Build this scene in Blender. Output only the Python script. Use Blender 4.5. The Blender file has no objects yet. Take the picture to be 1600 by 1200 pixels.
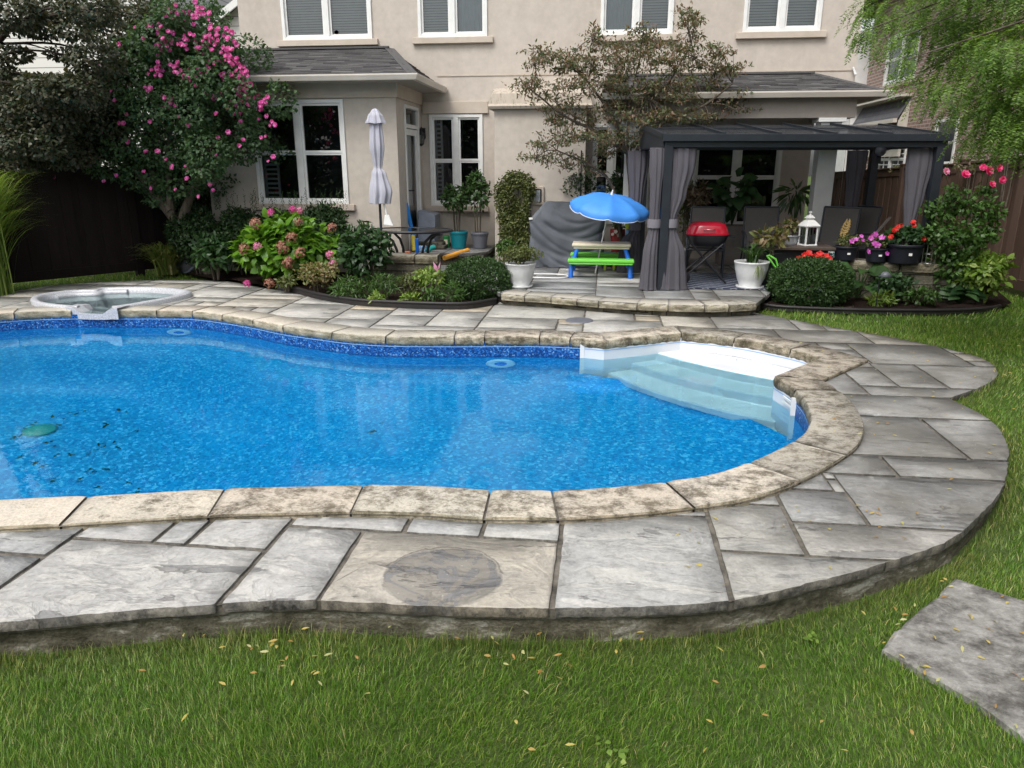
import bpy, bmesh, math, random
import numpy as np
from mathutils import Vector, Matrix
from mathutils.geometry import delaunay_2d_cdt
random.seed(7); RNG = np.random.default_rng(7)
R = math.radians
S = bpy.context.scene; COL = S.collection
# ---------------------------------------------------------------- camera, sky, sun, exposure
CAM_H = 1.75; PITCH = R(16.5); YAW = R(7.0); FPX = 1150.0
cam = bpy.data.objects.new('camera', bpy.data.cameras.new('camera')); COL.objects.link(cam)
cam.data.sensor_width = 36; cam.data.lens = 36*FPX/1600; cam.data.clip_start = .05; cam.data.clip_end = 2000
cam.location = (0, 0, CAM_H); cam.rotation_euler = (R(90)-PITCH, 0, YAW); S.camera = cam
SUN_EL, SUN_AZ = R(55), R(208)      # azimuth clockwise from +Y
W = bpy.data.worlds.new('World'); S.world = W; W.use_nodes = True
wn = W.node_tree; bg = wn.nodes['Background']
sky = wn.nodes.new('ShaderNodeTexSky'); sky.sky_type = 'NISHITA'; sky.sun_disc = False
sky.sun_elevation = SUN_EL; sky.sun_rotation = SUN_AZ; sky.air_density = 1.0; sky.dust_density = 4; sky.ozone_density = 1
hs = wn.nodes.new('ShaderNodeHueSaturation'); hs.inputs['Saturation'].default_value = .22; hs.inputs['Value'].default_value = 1.0
wn.links.new(sky.outputs[0], hs.inputs['Color']); wn.links.new(hs.outputs[0], bg.inputs[0]); bg.inputs[1].default_value = .15
sl = bpy.data.lights.new('sun', 'SUN'); sl.energy = 1.15; sl.angle = R(24); sl.color = (1, .965, .91)
so = bpy.data.objects.new('sun', sl); COL.objects.link(so)
sd = Vector((math.sin(SUN_AZ)*math.cos(SUN_EL), math.cos(SUN_AZ)*math.cos(SUN_EL), math.sin(SUN_EL)))
so.rotation_euler = sd.to_track_quat('Z', 'Y').to_euler(); so.location = (0, 0, 30)
S.view_settings.view_transform = 'Standard'; S.view_settings.look = 'None'
S.view_settings.exposure = .62; S.view_settings.gamma = 1
# ---------------------------------------------------------------- measuring: a sight line met with a real plane
def ray(x, y):
    a = (x-800)/FPX; d = -(y-600)/FPX
    b = math.cos(PITCH)+d*math.sin(PITCH); c = -math.sin(PITCH)+d*math.cos(PITCH)
    return (a*math.cos(YAW)-b*math.sin(YAW), a*math.sin(YAW)+b*math.cos(YAW), c)
def Z(x, y, z=0.0):
    d = ray(x, y); t = (z-CAM_H)/d[2]; return Vector((d[0]*t, d[1]*t, z))
def V(x, y, v):
    d = ray(x, y); t = v/d[1]; return Vector((d[0]*t, v, CAM_H+d[2]*t))
def Z2(l, z=0.0): return [tuple(Z(x, y, z)[:2]) for x, y in l]
# ---------------------------------------------------------------- objects
def basis(o):
    m = Matrix.Identity(4)
    while o is not None:
        m = Matrix.LocRotScale(o.location, o.rotation_euler, o.scale) @ m; o = o.parent
    return m
def tag(o, label=None, cat=None, group=None, kind=None):
    if label: o['label'] = label
    if cat: o['category'] = cat
    if group: o['group'] = group
    if kind: o['kind'] = kind
    return o
def thing(name, label, cat, loc=(0, 0, 0), rz=0, group=None):
    o = bpy.data.objects.new(name, None); COL.objects.link(o); o.empty_display_size = .1
    o.location = loc; o.rotation_euler = (0, 0, rz); return tag(o, label, cat, group)
def autouv(me):
    n = len(me.loops)
    if n == 0: return
    co = np.empty(len(me.vertices)*3, 'f'); me.vertices.foreach_get('co', co); co = co.reshape(-1, 3)
    lv = np.empty(n, 'i'); me.loops.foreach_get('vertex_index', lv)
    pn = np.empty(len(me.polygons)*3, 'f'); me.polygons.foreach_get('normal', pn); pn = pn.reshape(-1, 3)
    lt = np.empty(len(me.polygons), 'i'); me.polygons.foreach_get('loop_total', lt)
    nn = np.repeat(pn, lt, axis=0)
    h = np.stack([-nn[:, 1], nn[:, 0], np.zeros(n)], 1); l = np.linalg.norm(h, axis=1)
    flat = l < .05; h[flat] = (1, 0, 0); l[flat] = 1; h /= l[:, None]
    s = np.cross(nn, h); s[flat] = (0, 1, 0)
    p = co[lv]; uv = np.stack([(p*h).sum(1), (p*s).sum(1)], 1)
    lay = me.uv_layers.new(name='UVMap'); lay.data.foreach_set('uv', uv.astype('f').ravel())
def link(name, me, mat, parent=None, world=False, loc=None):
    o = bpy.data.objects.new(name, me); COL.objects.link(o)
    if mat is not None: me.materials.append(mat)
    if parent is not None:
        if world: me.transform(basis(parent).inverted())
        o.parent = parent
    if loc is not None: o.location = loc
    return o
class MB:
    def __init__(s): s.v = []; s.f = []; s.sm = []
    def add(s, vs, fs, smooth=False):
        b = len(s.v); s.v += [tuple(x) for x in vs]; s.f += [tuple(i+b for i in f) for f in fs]; s.sm += [smooth]*len(fs); return s
    def box(s, x0, x1, y0, y1, z0, z1, M=None):
        vs = [Vector((x, y, z)) for z in (z0, z1) for x, y in ((x0, y0), (x1, y0), (x1, y1), (x0, y1))]
        if M is not None: vs = [M @ v for v in vs]
        return s.add(vs, [(3, 2, 1, 0), (4, 5, 6, 7), (0, 1, 5, 4), (1, 2, 6, 5), (2, 3, 7, 6), (3, 0, 4, 7)])
    def tube(s, pts, r, n=8, cap=True, smooth=True):
        pts = [Vector(p) for p in pts]; m = len(pts)
        rs = r if isinstance(r, (list, tuple)) else [r]*m
        vs = []; t0 = (pts[1]-pts[0]).normalized()
        up = Vector((0, 0, 1)) if abs(t0.z) < .9 else Vector((1, 0, 0)); a = t0.cross(up).normalized()
        for i, p in enumerate(pts):
            t = (pts[min(i+1, m-1)]-pts[max(i-1, 0)]).normalized()
            a = (a-t*a.dot(t)).normalized(); b = t.cross(a)
            for k in range(n):
                w = 2*math.pi*k/n; vs.append(p+(a*math.cos(w)+b*math.sin(w))*rs[i])
        fs = [(i*n+k, i*n+(k+1) % n, (i+1)*n+(k+1) % n, (i+1)*n+k) for i in range(m-1) for k in range(n)]
        s.add(vs, fs, smooth)
        if cap: s.add(vs[:n], [tuple(range(n-1, -1, -1))]); s.add(vs[-n:], [tuple(range(n))])
        return s
    def bar(s, p, q, w, h):
        p = Vector(p); q = Vector(q); t = (q-p).normalized()
        up = Vector((0, 0, 1)) if abs(t.z) < .95 else Vector((0, 1, 0)); a = t.cross(up).normalized()*w/2; b = a.cross(t).normalized()*h/2
        vs = [e+x*a+y*b for e in (p, q) for x, y in ((-1, -1), (1, -1), (1, 1), (-1, 1))]
        return s.add(vs, [(0, 1, 2, 3), (7, 6, 5, 4), (4, 5, 1, 0), (5, 6, 2, 1), (6, 7, 3, 2), (7, 4, 0, 3)])
    def lathe(s, prof, c=(0, 0, 0), n=24, M=None, smooth=True, sq=0, flute=None):
        vs = []
        for r, z in prof:
            for k in range(n):
                w = 2*math.pi*k/n; rr = r
                if sq:
                    rr = r/max(abs(math.cos(w)), abs(math.sin(w)))**sq
                if flute: rr *= 1+flute[1]*math.cos(flute[0]*w)
                vs.append(Vector((c[0]+rr*math.cos(w), c[1]+rr*math.sin(w), c[2]+z)))
        if M is not None: vs = [M @ v for v in vs]
        m = len(prof)
        fs = [(i*n+k, i*n+(k+1) % n, (i+1)*n+(k+1) % n, (i+1)*n+k) for i in range(m-1) for k in range(n)]
        s.add(vs, fs, smooth)
        if prof[0][0] > 1e-4: s.add(vs[:n], [tuple(range(n-1, -1, -1))])
        if prof[-1][0] > 1e-4: s.add(vs[-n:], [tuple(range(n))])
        return s
    def build(s, name, mat, parent=None, world=False, bevel=0, sub=0, loc=None, merge=False):
        me = bpy.data.meshes.new(name); me.from_pydata(s.v, [], s.f)
        me.polygons.foreach_set('use_smooth', s.sm); me.update()
        if merge:
            bm = bmesh.new(); bm.from_mesh(me); bmesh.ops.remove_doubles(bm, verts=bm.verts, dist=1e-4); bm.to_mesh(me); bm.free()
        autouv(me)
        o = link(name, me, mat, parent, world, loc)
        if bevel:
            m = o.modifiers.new('b', 'BEVEL'); m.width = bevel; m.segments = 2; m.limit_method = 'ANGLE'; m.angle_limit = R(40)
        if sub: m = o.modifiers.new('s', 'SUBSURF'); m.levels = m.render_levels = sub
        return o
def npmesh(name, verts, faces, mat, parent=None, world=False, smooth=False, col=None):
    """faces: list of int arrays (n,k)"""
    me = bpy.data.meshes.new(name); me.vertices.add(len(verts)); me.vertices.foreach_set('co', np.ascontiguousarray(verts, 'f').ravel())
    lt = np.concatenate([np.full(len(f), f.shape[1]) for f in faces]); lv = np.concatenate([f.ravel() for f in faces])
    me.loops.add(len(lv)); me.loops.foreach_set('vertex_index', lv.astype('i'))
    me.polygons.add(len(lt)); ls = np.concatenate([[0], np.cumsum(lt)[:-1]])
    me.polygons.foreach_set('loop_start', ls.astype('i'))
    try: me.polygons.foreach_set('loop_total', lt.astype('i'))
    except Exception: pass
    me.update(calc_edges=True)
    if smooth: me.polygons.foreach_set('use_smooth', np.ones(len(lt), bool))
    if col is not None:
        a = me.attributes.new('col', 'FLOAT_COLOR', 'POINT'); a.data.foreach_set('color', np.concatenate([col, np.ones((len(col), 1))], 1).astype('f').ravel())
    return link(name, me, mat, parent, world)
def copy_tree(o, parent=None):
    c = o.copy(); COL.objects.link(c)
    if parent is not None: c.parent = parent
    for ch in list(o.children): copy_tree(ch, c)
    return c
# ---------------------------------------------------------------- materials
class NT:
    def __init__(s, name):
        s.m = bpy.data.materials.new(name); s.m.use_nodes = True; s.t = s.m.node_tree; s.N = s.t.nodes; s.L = s.t.links
        s.p = s.N['Principled BSDF']; s.out = s.N['Material Output']
    def n(s, kind, **kw):
        x = s.N.new('ShaderNode'+kind)
        for k, v in kw.items():
            if k.startswith('_'): setattr(x, k[1:], v)
            else: s.put(x.inputs[k.replace('__', ' ')], v)
        return x
    def put(s, sock, v):
        if isinstance(v, bpy.types.NodeSocket): s.L.new(v, sock)
        elif isinstance(v, bpy.types.Node): s.L.new(v.outputs[0], sock)
        elif isinstance(v, tuple) and len(v) == 3 and sock.type == 'RGBA': sock.default_value = (*v, 1)
        else: sock.default_value = v
    def coord(s, which='Object'): return s.n('TexCoord').outputs[which]
    def mapping(s, vec, scale=(1, 1, 1), rot=(0, 0, 0), loc=(0, 0, 0)):
        m = s.n('Mapping'); s.put(m.inputs[0], vec); m.inputs['Scale'].default_value = scale; m.inputs['Rotation'].default_value = rot; m.inputs['Location'].default_value = loc; return m.outputs[0]
    def noise(s, vec, scale, detail=4, rough=.55, dist=0):
        x = s.n('TexNoise', Scale=scale, Detail=detail, Roughness=rough, Distortion=dist); s.put(x.inputs['Vector'], vec); return x.outputs['Fac']
    def ramp(s, fac, stops, interp='LINEAR'):
        x = s.n('ValToRGB'); s.put(x.inputs[0], fac); e = x.color_ramp; e.interpolation = interp
        while len(e.elements) < len(stops): e.elements.new(.5)
        for el, (p, c) in zip(e.elements, stops):
            el.position = p; el.color = (*c, 1) if isinstance(c, tuple) else (c, c, c, 1)
        return x.outputs[0]
    def mix(s, fac, a, b, mode='MIX'):
        x = s.n('Mix', _data_type='RGBA', _blend_type=mode); s.put(x.inputs[0], fac); s.put(x.inputs[6], a); s.put(x.inputs[7], b); return x.outputs[2]
    def math(s, op, a, b=0.0, clamp=False):
        x = s.n('Math', _operation=op, _use_clamp=clamp); s.put(x.inputs[0], a); s.put(x.inputs[1], b); return x.outputs[0]
    def bump(s, h, strength=.3, dist=.01, normal=None):
        x = s.n('Bump'); s.put(x.inputs['Height'], h); x.inputs['Strength'].default_value = strength; x.inputs['Distance'].default_value = dist
        if normal is not None: s.put(x.inputs['Normal'], normal)
        s.put(s.p.inputs['Normal'], x.outputs[0]); return x.outputs[0]
    def base(s, c, rough=.6, metal=0, spec=None):
        s.put(s.p.inputs['Base Color'], c); s.put(s.p.inputs['Roughness'], rough); s.put(s.p.inputs['Metallic'], metal)
        if spec is not None: s.put(s.p.inputs['Specular IOR Level'], spec)
        return s.m
def plain(name, c, rough=.5, metal=0, var=.12, scale=6, bump=.1, bscale=60):
    t = NT(name); co = t.coord(); n = t.noise(co, scale, 5)
    lo = tuple(x*(1-var) for x in c); hi = tuple(min(1, x*(1+var)) for x in c)
    t.base(t.ramp(n, [(.3, lo), (.7, hi)]), rough, metal)
    if bump: t.bump(t.noise(co, bscale, 3), bump, .004)
    return t.m
def leafmat(name, cols, rough=.5, trans=.3, spec=.4):
    t = NT(name); g = t.n('NewGeometry'); k = len(cols)
    c = t.ramp(g.outputs['Random Per Island'], [(i/max(1, k-1), c) for i, c in enumerate(cols)])
    t.base(c, rough, 0, spec)
    tr = t.n('BsdfTranslucent'); t.put(tr.inputs[0], t.mix(1.0, c, (1.6, 1.5, .7), 'MULTIPLY'))
    mx = t.n('MixShader'); mx.inputs[0].default_value = trans
    t.L.new(t.p.outputs[0], mx.inputs[1]); t.L.new(tr.outputs[0], mx.inputs[2]); t.L.new(mx.outputs[0], t.out.inputs[0])
    return t.m
M = {}
def mk_materials():
    # stucco
    t = NT('stucco'); co = t.coord()
    n1 = t.noise(t.mapping(co, (1.2, 1.2, .35)), 1.3, 6); n2 = t.noise(co, 9, 5)
    c = t.ramp(n1, [(.3, (.465, .415, .36)), (.7, (.56, .505, .445))]); c = t.mix(.35, c, t.ramp(n2, [(.32, (.42, .375, .325)), (.68, (.60, .54, .475))]))
    st = t.noise(t.mapping(co, (5, 5, .25)), 2.2, 5, .7); c = t.mix(t.ramp(st, [(.56, 0.0), (.85, .22)]), c, (.36, .30, .245))
    t.base(c, .9, 0, .2); t.bump(t.noise(co, 160, 5, .7), .5, .004); M['stucco'] = t.m
    t = NT('stucco_trim'); co = t.coord(); t.base(t.ramp(t.noise(t.mapping(co, (1, 1, 1)), 4, 6), [(.3, (.46, .395, .325)), (.7, (.56, .49, .42))]), .85, 0, .25); t.bump(t.noise(co, 200, 4), .3, .003); M['trim'] = t.m
    t = NT('stained_trim'); co = t.coord(); n = t.noise(t.mapping(co, (14, 14, .8)), 2, 6, .7)
    t.base(t.ramp(n, [(.3, (.16, .14, .11)), (.46, (.44, .38, .31)), (.7, (.50, .44, .37))]), .9); t.bump(t.noise(co, 200, 4), .3, .003); M['stained'] = t.m
    M['white'] = plain('white_vinyl', (.76, .76, .74), .35, var=.06, bump=.03)
    M['aluminium'] = plain('painted_aluminium', (.62, .57, .50), .4, var=.08, bump=.04, scale=3)
    M['soffit'] = plain('soffit', (.36, .32, .28), .7, var=.08)  # darkened to carry the eave shadow; also used on the porch beam
    # shingle
    def shingle(name, c1, c2, c3):
        t = NT(name); uv = t.coord('UV')
        b = t.n('TexBrick', _offset=.5, Scale=1.0, Mortar__Size=.006, Brick__Width=.28, Row__Height=.14, Bias=0.0); t.put(b.inputs['Vector'], uv)
        t.put(b.inputs['Color1'], c1); t.put(b.inputs['Color2'], c2); t.put(b.inputs['Mortar'], c3)
        n = t.noise(t.mapping(uv, (2.1, 7.1, 1)), 1.6, 5, .7); n2 = t.noise(uv, 120, 3)
        c = t.mix(.5, b.outputs['Color'], t.ramp(n, [(.3, tuple(x*1.6 for x in c2)), (.7, c3)]), 'OVERLAY'); c = t.mix(.35, c, t.ramp(n2, [(.3, c3), (.7, tuple(x*1.5 for x in c2))]))
        t.base(c, .95, 0, .2)
        sep = t.n('SeparateXYZ'); t.put(sep.inputs[0], uv)
        saw = t.math('FRACT', t.math('DIVIDE', sep.outputs[1], .14)); h = t.math('ADD', t.math('MULTIPLY', t.math('SUBTRACT', 1.0, saw), 1.0), t.math('MULTIPLY', n2, .3))
        t.bump(t.math('SUBTRACT', h, t.math('MULTIPLY', b.outputs['Fac'], .5)), .9, .012); return t.m
    M['shingle'] = shingle('shingle_grey', (.07, .068, .071), (.185, .18, .178), (.025, .024, .026))
    M['shingle2'] = shingle('shingle_slate', (.11, .11, .12), (.17, .17, .18), (.06, .06, .07))
    t = NT('shingle_tabs'); g = t.n('NewGeometry'); co = t.coord(); c = t.ramp(g.outputs['Random Per Island'], [(0, (.045, .043, .046)), (.35, (.075, .072, .075)), (.7, (.11, .107, .108)), (1.0, (.165, .16, .158))]); c = t.mix(.35, c, t.ramp(t.noise(co, 90, 3), [(.3, (.03, .03, .03)), (.7, (.20, .195, .19))])); t.base(c, .95, 0, .15); t.bump(t.noise(co, 200, 3), .5, .004); M['tabs'] = t.m
    # neighbour brick
    t = NT('red_brick'); uv = t.coord('UV')
    b = t.n('TexBrick', _offset=.5, Scale=1.0, Mortar__Size=.012, Brick__Width=.25, Row__Height=.085); t.put(b.inputs['Vector'], uv)
    n = t.noise(t.mapping(uv, (4.1, 11.9, 1)), 1.0, 2); t.put(b.inputs['Color1'], t.ramp(n, [(.3, (.17, .115, .10)), (.7, (.44, .28, .235))])); t.put(b.inputs['Color2'], (.34, .21, .175)); t.put(b.inputs['Mortar'], (.50, .45, .40))
    t.base(b.outputs['Color'], .9); t.bump(t.math('SUBTRACT', t.noise(uv, 60, 4), b.outputs['Fac']), .5, .01); M['brick'] = t.m
    # siding
    t = NT('siding'); uv = t.coord('UV'); sep = t.n('SeparateXYZ'); t.put(sep.inputs[0], uv)
    saw = t.math('FRACT', t.math('DIVIDE', sep.outputs[1], .20)); c = t.mix(t.math('LESS_THAN', saw, .08), (.62, .61, .57), (.2, .19, .18)); t.base(c, .6); t.bump(t.math('SUBTRACT', 1.0, saw), .6, .02); M['siding'] = t.m
    # fence boards
    t = NT('fence_wood'); co = t.coord('Object'); g = t.n('NewGeometry'); uv = t.coord('UV')
    gr = t.noise(t.mapping(uv, (60, 3, 1)), 1, 6, .65)
    c = t.ramp(gr, [(.25, (.06, .036, .026)), (.75, (.13, .082, .06))]); c = t.mix(.55, c, t.ramp(g.outputs['Random Per Island'], [(0, (.05, .03, .022)), (1, (.14, .092, .07))]))
    t.base(c, .8, 0, .25); t.bump(gr, .5, .004); M['fence'] = t.m
    t = NT('fence_wood_shaded'); uv = t.coord('UV'); g = t.n('NewGeometry'); gr = t.noise(t.mapping(uv, (60, 3, 1)), 1, 6, .65)
    c = t.mix(.5, t.ramp(gr, [(.25, (.013, .009, .008)), (.75, (.032, .023, .020))]), t.ramp(g.outputs['Random Per Island'], [(0, (.008, .006, .006)), (1, (.022, .017, .016))])); t.base(c, .85, 0, .15); t.bump(gr, .5, .004); M['fence_shaded'] = t.m  # left fence: deep shade of the trees is put into the board colour
    # glass
    t = NT('window_glass'); gl = t.n('BsdfGlossy', Roughness=.01); gl.inputs[0].default_value = (1, 1, 1, 1)
    tr = t.n('BsdfTransparent'); tr.inputs[0].default_value = (.62, .68, .68, 1)
    co = t.coord(); bp = t.n('Bump'); bp.inputs['Strength'].default_value = .02; bp.inputs['Distance'].default_value = .02; t.put(bp.inputs['Height'], t.noise(co, 1.2, 2)); t.L.new(bp.outputs[0], gl.inputs['Normal'])
    fr = t.n('Fresnel', IOR=1.75); mx = t.n('MixShader'); t.L.new(fr.outputs[0], mx.inputs[0]); t.L.new(tr.outputs[0], mx.inputs[1]); t.L.new(gl.outputs[0], mx.inputs[2]); t.L.new(mx.outputs[0], t.out.inputs[0]); M['glass'] = t.m
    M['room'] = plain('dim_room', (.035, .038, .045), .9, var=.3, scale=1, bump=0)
    M['blind'] = plain('blind_slats', (.74, .75, .77), .5, var=.04, bump=0)
    M['shutter'] = plain('shutter_slats', (.42, .42, .44), .5, var=.04, bump=0)
    M['curtain_white'] = plain('sheer_curtain', (.66, .70, .74), .8, var=.05, bump=0)
    # flagstone (point colour attribute 'col')
    t = NT('flagstone'); co = t.coord(); a = t.n('Attribute', _attribute_name='col'); geo = t.n('NewGeometry')
    base = a.outputs['Color']
    w1 = t.noise(t.mapping(co, (2.2, 5.0, 1), (0, 0, .45)), 1.1, 8, .68, 1.2); w2 = t.noise(co, 38, 5, .7); w3 = t.noise(t.mapping(co, (1, 1, 1)), 1.6, 6, .6, .4)
    c = t.mix(1.0, base, t.ramp(w1, [(.28, (.74, .75, .78)), (.5, (1.0, 1.0, 1.0)), (.72, (1.16, 1.14, 1.10))]), 'MULTIPLY')
    w4 = t.noise(co, 11, 10, .8); c = t.mix(.55, c, t.mix(1.0, c, t.ramp(w4, [(.32, (.62, .62, .62)), (.5, (1.0, 1.0, 1.0)), (.68, (1.25, 1.25, 1.22))]), 'MULTIPLY'))
    c = t.mix(.6, c, t.mix(1.0, c, t.ramp(w2, [(.3, (.70, .70, .70)), (.7, (1.3, 1.3, 1.3))]), 'MULTIPLY'))
    # weathering: algae and dirt grows on the right-hand side, in blotches
    sx = t.n('SeparateXYZ'); t.put(sx.inputs[0], co)
    side = t.n('MapRange'); t.put(side.inputs[0], t.math('ADD', sx.outputs[0], t.math('MULTIPLY', sx.outputs[1], .12))); side.inputs[1].default_value = .6; side.inputs[2].default_value = 2.6; side.inputs[3].default_value = 0; side.inputs[4].default_value = .24
    d = t.math('ADD', w3, side.outputs[0]); dm = t.ramp(d, [(.55, 0.0), (.82, .8)])
    c = t.mix(dm, c, (.15, .142, .122))
    # flaked patches, darker where the skin of the stone has spalled off
    fk = t.noise(t.mapping(co, (1.0, 3.4, 1), (0, 0, -.75), (3, 7, 0)), 1.7, 9, .62, .5); fm = t.ramp(fk, [(.615, 0.0), (.63, 1.0)]); c = t.mix(t.math('MULTIPLY', fm, .55), c, (.15, .15, .15))
    fe = t.ramp(fk, [(.605, 0.0), (.615, 1.0), (.625, 0.0)])
    # the round chipped patch on the tan slab
    dx_ = t.math('SUBTRACT', sx.outputs[0], -0.660000); dy_ = t.math('SUBTRACT', sx.outputs[1], 2.840000); rr_ = t.math('SQRT', t.math('ADD', t.math('MULTIPLY', dx_, dx_), t.math('MULTIPLY', t.math('MULTIPLY', dy_, dy_), 1.15)))
    rr_ = t.math('ADD', rr_, t.math('MULTIPLY', t.math('SUBTRACT', t.noise(co, 7, 6, .6), .5), .09)); pm = t.ramp(rr_, [(.256, .9), (.268, 0.0)])
    inner = t.noise(t.mapping(co, (1, 1, 1), (0, 0, .3), (1.3, .4, 0)), 4.2, 5, .55, 1.2); c = t.mix(pm, c, t.ramp(inner, [(.40, (.25, .235, .205)), (.53, (.225, .21, .185)), (.535, (.12, .115, .11)), (.543, (.185, .183, .18)), (.62, (.155, .157, .165)), (.625, (.12, .115, .11)), (.633, (.23, .215, .185))]))
    pe = t.ramp(rr_, [(.262, 0.0), (.270, 1.0), (.277, 0.0)])
    c = t.mix(t.math('MULTIPLY', t.math('MAXIMUM', t.math('MULTIPLY', fe, .8), t.math('MULTIPLY', pe, t.math('GREATER_THAN', dy_, .05))), .7), c, (.05, .045, .04))
    # small pale specks
    sp = t.n('TexVoronoi', Scale=26.0); t.put(sp.inputs['Vector'], t.mapping(co, (1, 1, .01), (0, 0, .45))); c = t.mix(t.ramp(sp.outputs['Distance'], [(.06, .3), (.13, 0.0)]), c, (.6, .6, .58))
    # hairline cracks
    v = t.n('TexVoronoi', _feature='DISTANCE_TO_EDGE', Scale=1.6); t.put(v.inputs['Vector'], t.mix(.12, co, t.n('TexNoise', Scale=3.0, Detail=6.0).outputs['Color']))
    ck = t.math('MULTIPLY', t.ramp(v.outputs['Distance'], [(.0, 1.0), (.004, 0.0)]), t.ramp(t.noise(co, 1.3, 2), [(.6, 0.0), (.66, 1.0)])); c = t.mix(t.math('MULTIPLY', ck, .45), c, (.06, .055, .05))
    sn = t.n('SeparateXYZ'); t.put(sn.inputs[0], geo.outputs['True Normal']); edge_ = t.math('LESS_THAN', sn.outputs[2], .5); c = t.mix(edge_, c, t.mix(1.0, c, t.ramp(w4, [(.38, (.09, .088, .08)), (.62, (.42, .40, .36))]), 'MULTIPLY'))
    t.base(c, t.ramp(w2, [(.3, .55), (.7, .8)]), 0, .4)
    ridges = t.math('FRACT', t.math('MULTIPLY', w1, 6.0))
    ck = t.math('MULTIPLY', ck, .4); h = t.math('ADD', t.math('MULTIPLY', w1, 1.3), t.math('ADD', t.math('MULTIPLY', w2, .28), t.math('MULTIPLY', t.ramp(ridges, [(.0, 0.0), (.12, 1.0), (.9, 1.0), (1.0, 0.0)]), .10))); h = t.math('ADD', h, t.math('MULTIPLY', w4, .35)); t.bump(t.math('SUBTRACT', t.math('SUBTRACT', h, t.math('MULTIPLY', fm, .25)), t.math('ADD', ck, t.math('MULTIPLY', pm, .3))), .9, .02); M['slab'] = t.m
    t = NT('joint_mortar'); co = t.coord(); n = t.noise(co, 9, 6, .7); t.base(t.ramp(n, [(.35, (.055, .05, .04)), (.65, (.20, .18, .15)), (.75, (.07, .10, .04))]), .95); t.bump(t.noise(co, 120, 4), .6, .006); M['mortar'] = t.m
    # coping limestone; blotchy dark lichen increases toward the right end
    t = NT('coping_stone'); co = t.coord(); a = t.n('Attribute', _attribute_name='col')
    n1 = t.noise(co, 4, 7, .65); n2 = t.noise(co, 70, 6, .75); n3 = t.noise(t.mapping(co, (1.3, 1.7, 1), (0, 0, .3)), 5, 12, .80, .2); n6 = t.noise(co, 24, 9, .8)
    c = t.mix(1.0, a.outputs['Color'], t.ramp(n1, [(.3, (.86, .86, .86)), (.7, (1.12, 1.10, 1.05))]), 'MULTIPLY'); c = t.mix(.7, c, t.mix(1.0, c, t.ramp(n2, [(.32, (.62, .60, .55)), (.6, (1.12, 1.12, 1.12))]), 'MULTIPLY'))
    sx = t.n('SeparateXYZ'); t.put(sx.inputs[0], co); mr = t.n('MapRange'); t.put(mr.inputs[0], t.math('SUBTRACT', sx.outputs[0], t.math('MULTIPLY', sx.outputs[1], .12))); mr.inputs[1].default_value = -1.0; mr.inputs[2].default_value = .9; mr.inputs[3].default_value = -.10; mr.inputs[4].default_value = .11
    d = t.math('ADD', n3, mr.outputs[0]); c = t.mix(t.ramp(t.math('ADD', d, t.math('MULTIPLY', t.math('SUBTRACT', n6, .5), .35)), [(.56, 0.0), (.70, .85)]), c, t.ramp(n1, [(.4, (.075, .062, .04)), (.6, (.13, .105, .07))]))
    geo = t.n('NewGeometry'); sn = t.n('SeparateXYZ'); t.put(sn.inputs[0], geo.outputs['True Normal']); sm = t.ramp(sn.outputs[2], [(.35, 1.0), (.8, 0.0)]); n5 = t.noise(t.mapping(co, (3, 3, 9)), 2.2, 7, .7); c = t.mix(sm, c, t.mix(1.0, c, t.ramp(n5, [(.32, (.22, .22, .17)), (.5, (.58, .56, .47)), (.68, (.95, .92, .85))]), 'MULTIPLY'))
    t.base(c, .9, 0, .25); t.bump(t.math('ADD', t.math('ADD', n2, t.math('MULTIPLY', n3, .8)), n5), .8, .014); M['coping'] = t.m
    # rough wall block with stains
    t = NT('wall_block'); co = t.coord(); uv = t.coord('UV'); n = t.noise(co, 3.2, 7, .7); n2 = t.noise(co, 45, 6, .7)
    b = t.n('TexBrick', _offset=.4, Scale=1.0, Mortar__Size=.007, Brick__Width=.36, Row__Height=.125); t.put(b.inputs['Vector'], uv); t.put(b.inputs['Color1'], (.16, .15, .13)); t.put(b.inputs['Color2'], (.11, .105, .09)); t.put(b.inputs['Mortar'], (.045, .04, .034))
    c = t.mix(1.0, b.outputs['Color'], t.ramp(n, [(.3, (.35, .36, .28)), (.5, (.9, .88, .75)), (.68, (1.7, 1.6, 1.45))]), 'MULTIPLY'); c = t.mix(.4, c, t.mix(1.0, c, t.ramp(n2, [(.3, (.4, .4, .4)), (.7, (1.5, 1.5, 1.5))]), 'MULTIPLY'))
    t.base(c, .95, 0, .2); t.bump(t.math('SUBTRACT', t.math('ADD', n, n2), b.outputs['Fac']), .9, .02); M['block'] = t.m
    t = NT('deck_footing'); co = t.coord(); n = t.noise(t.mapping(co, (1, 1, 3)), 2.6, 8, .72); n2 = t.noise(co, 45, 6, .7)
    c = t.ramp(n, [(.30, (.03, .028, .018)), (.43, (.085, .078, .055)), (.54, (.17, .155, .12)), (.62, (.42, .40, .36))]); c = t.mix(.5, c, t.mix(1.0, c, t.ramp(n2, [(.3, (.35, .35, .3)), (.7, (1.6, 1.6, 1.5))]), 'MULTIPLY')); t.base(c, .95, 0, .2); t.bump(t.math('ADD', n, n2), .9, .02); M['footing'] = t.m
    # pool liner
    t = NT('pool_liner'); co = t.coord(); sx = t.n('SeparateXYZ'); t.put(sx.inputs[0], co)
    v1 = t.n('TexVoronoi', Scale=44.0); t.put(v1.inputs['Vector'], co); v2 = t.n('TexVoronoi', Scale=70.0); t.put(v2.inputs['Vector'], co)
    n = t.noise(co, 14, 3, .6)
    b1 = t.n('SeparateColor'); t.put(b1.inputs[0], v1.outputs['Color']); b2 = t.n('SeparateColor'); t.put(b2.inputs[0], v2.outputs['Color'])
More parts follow.
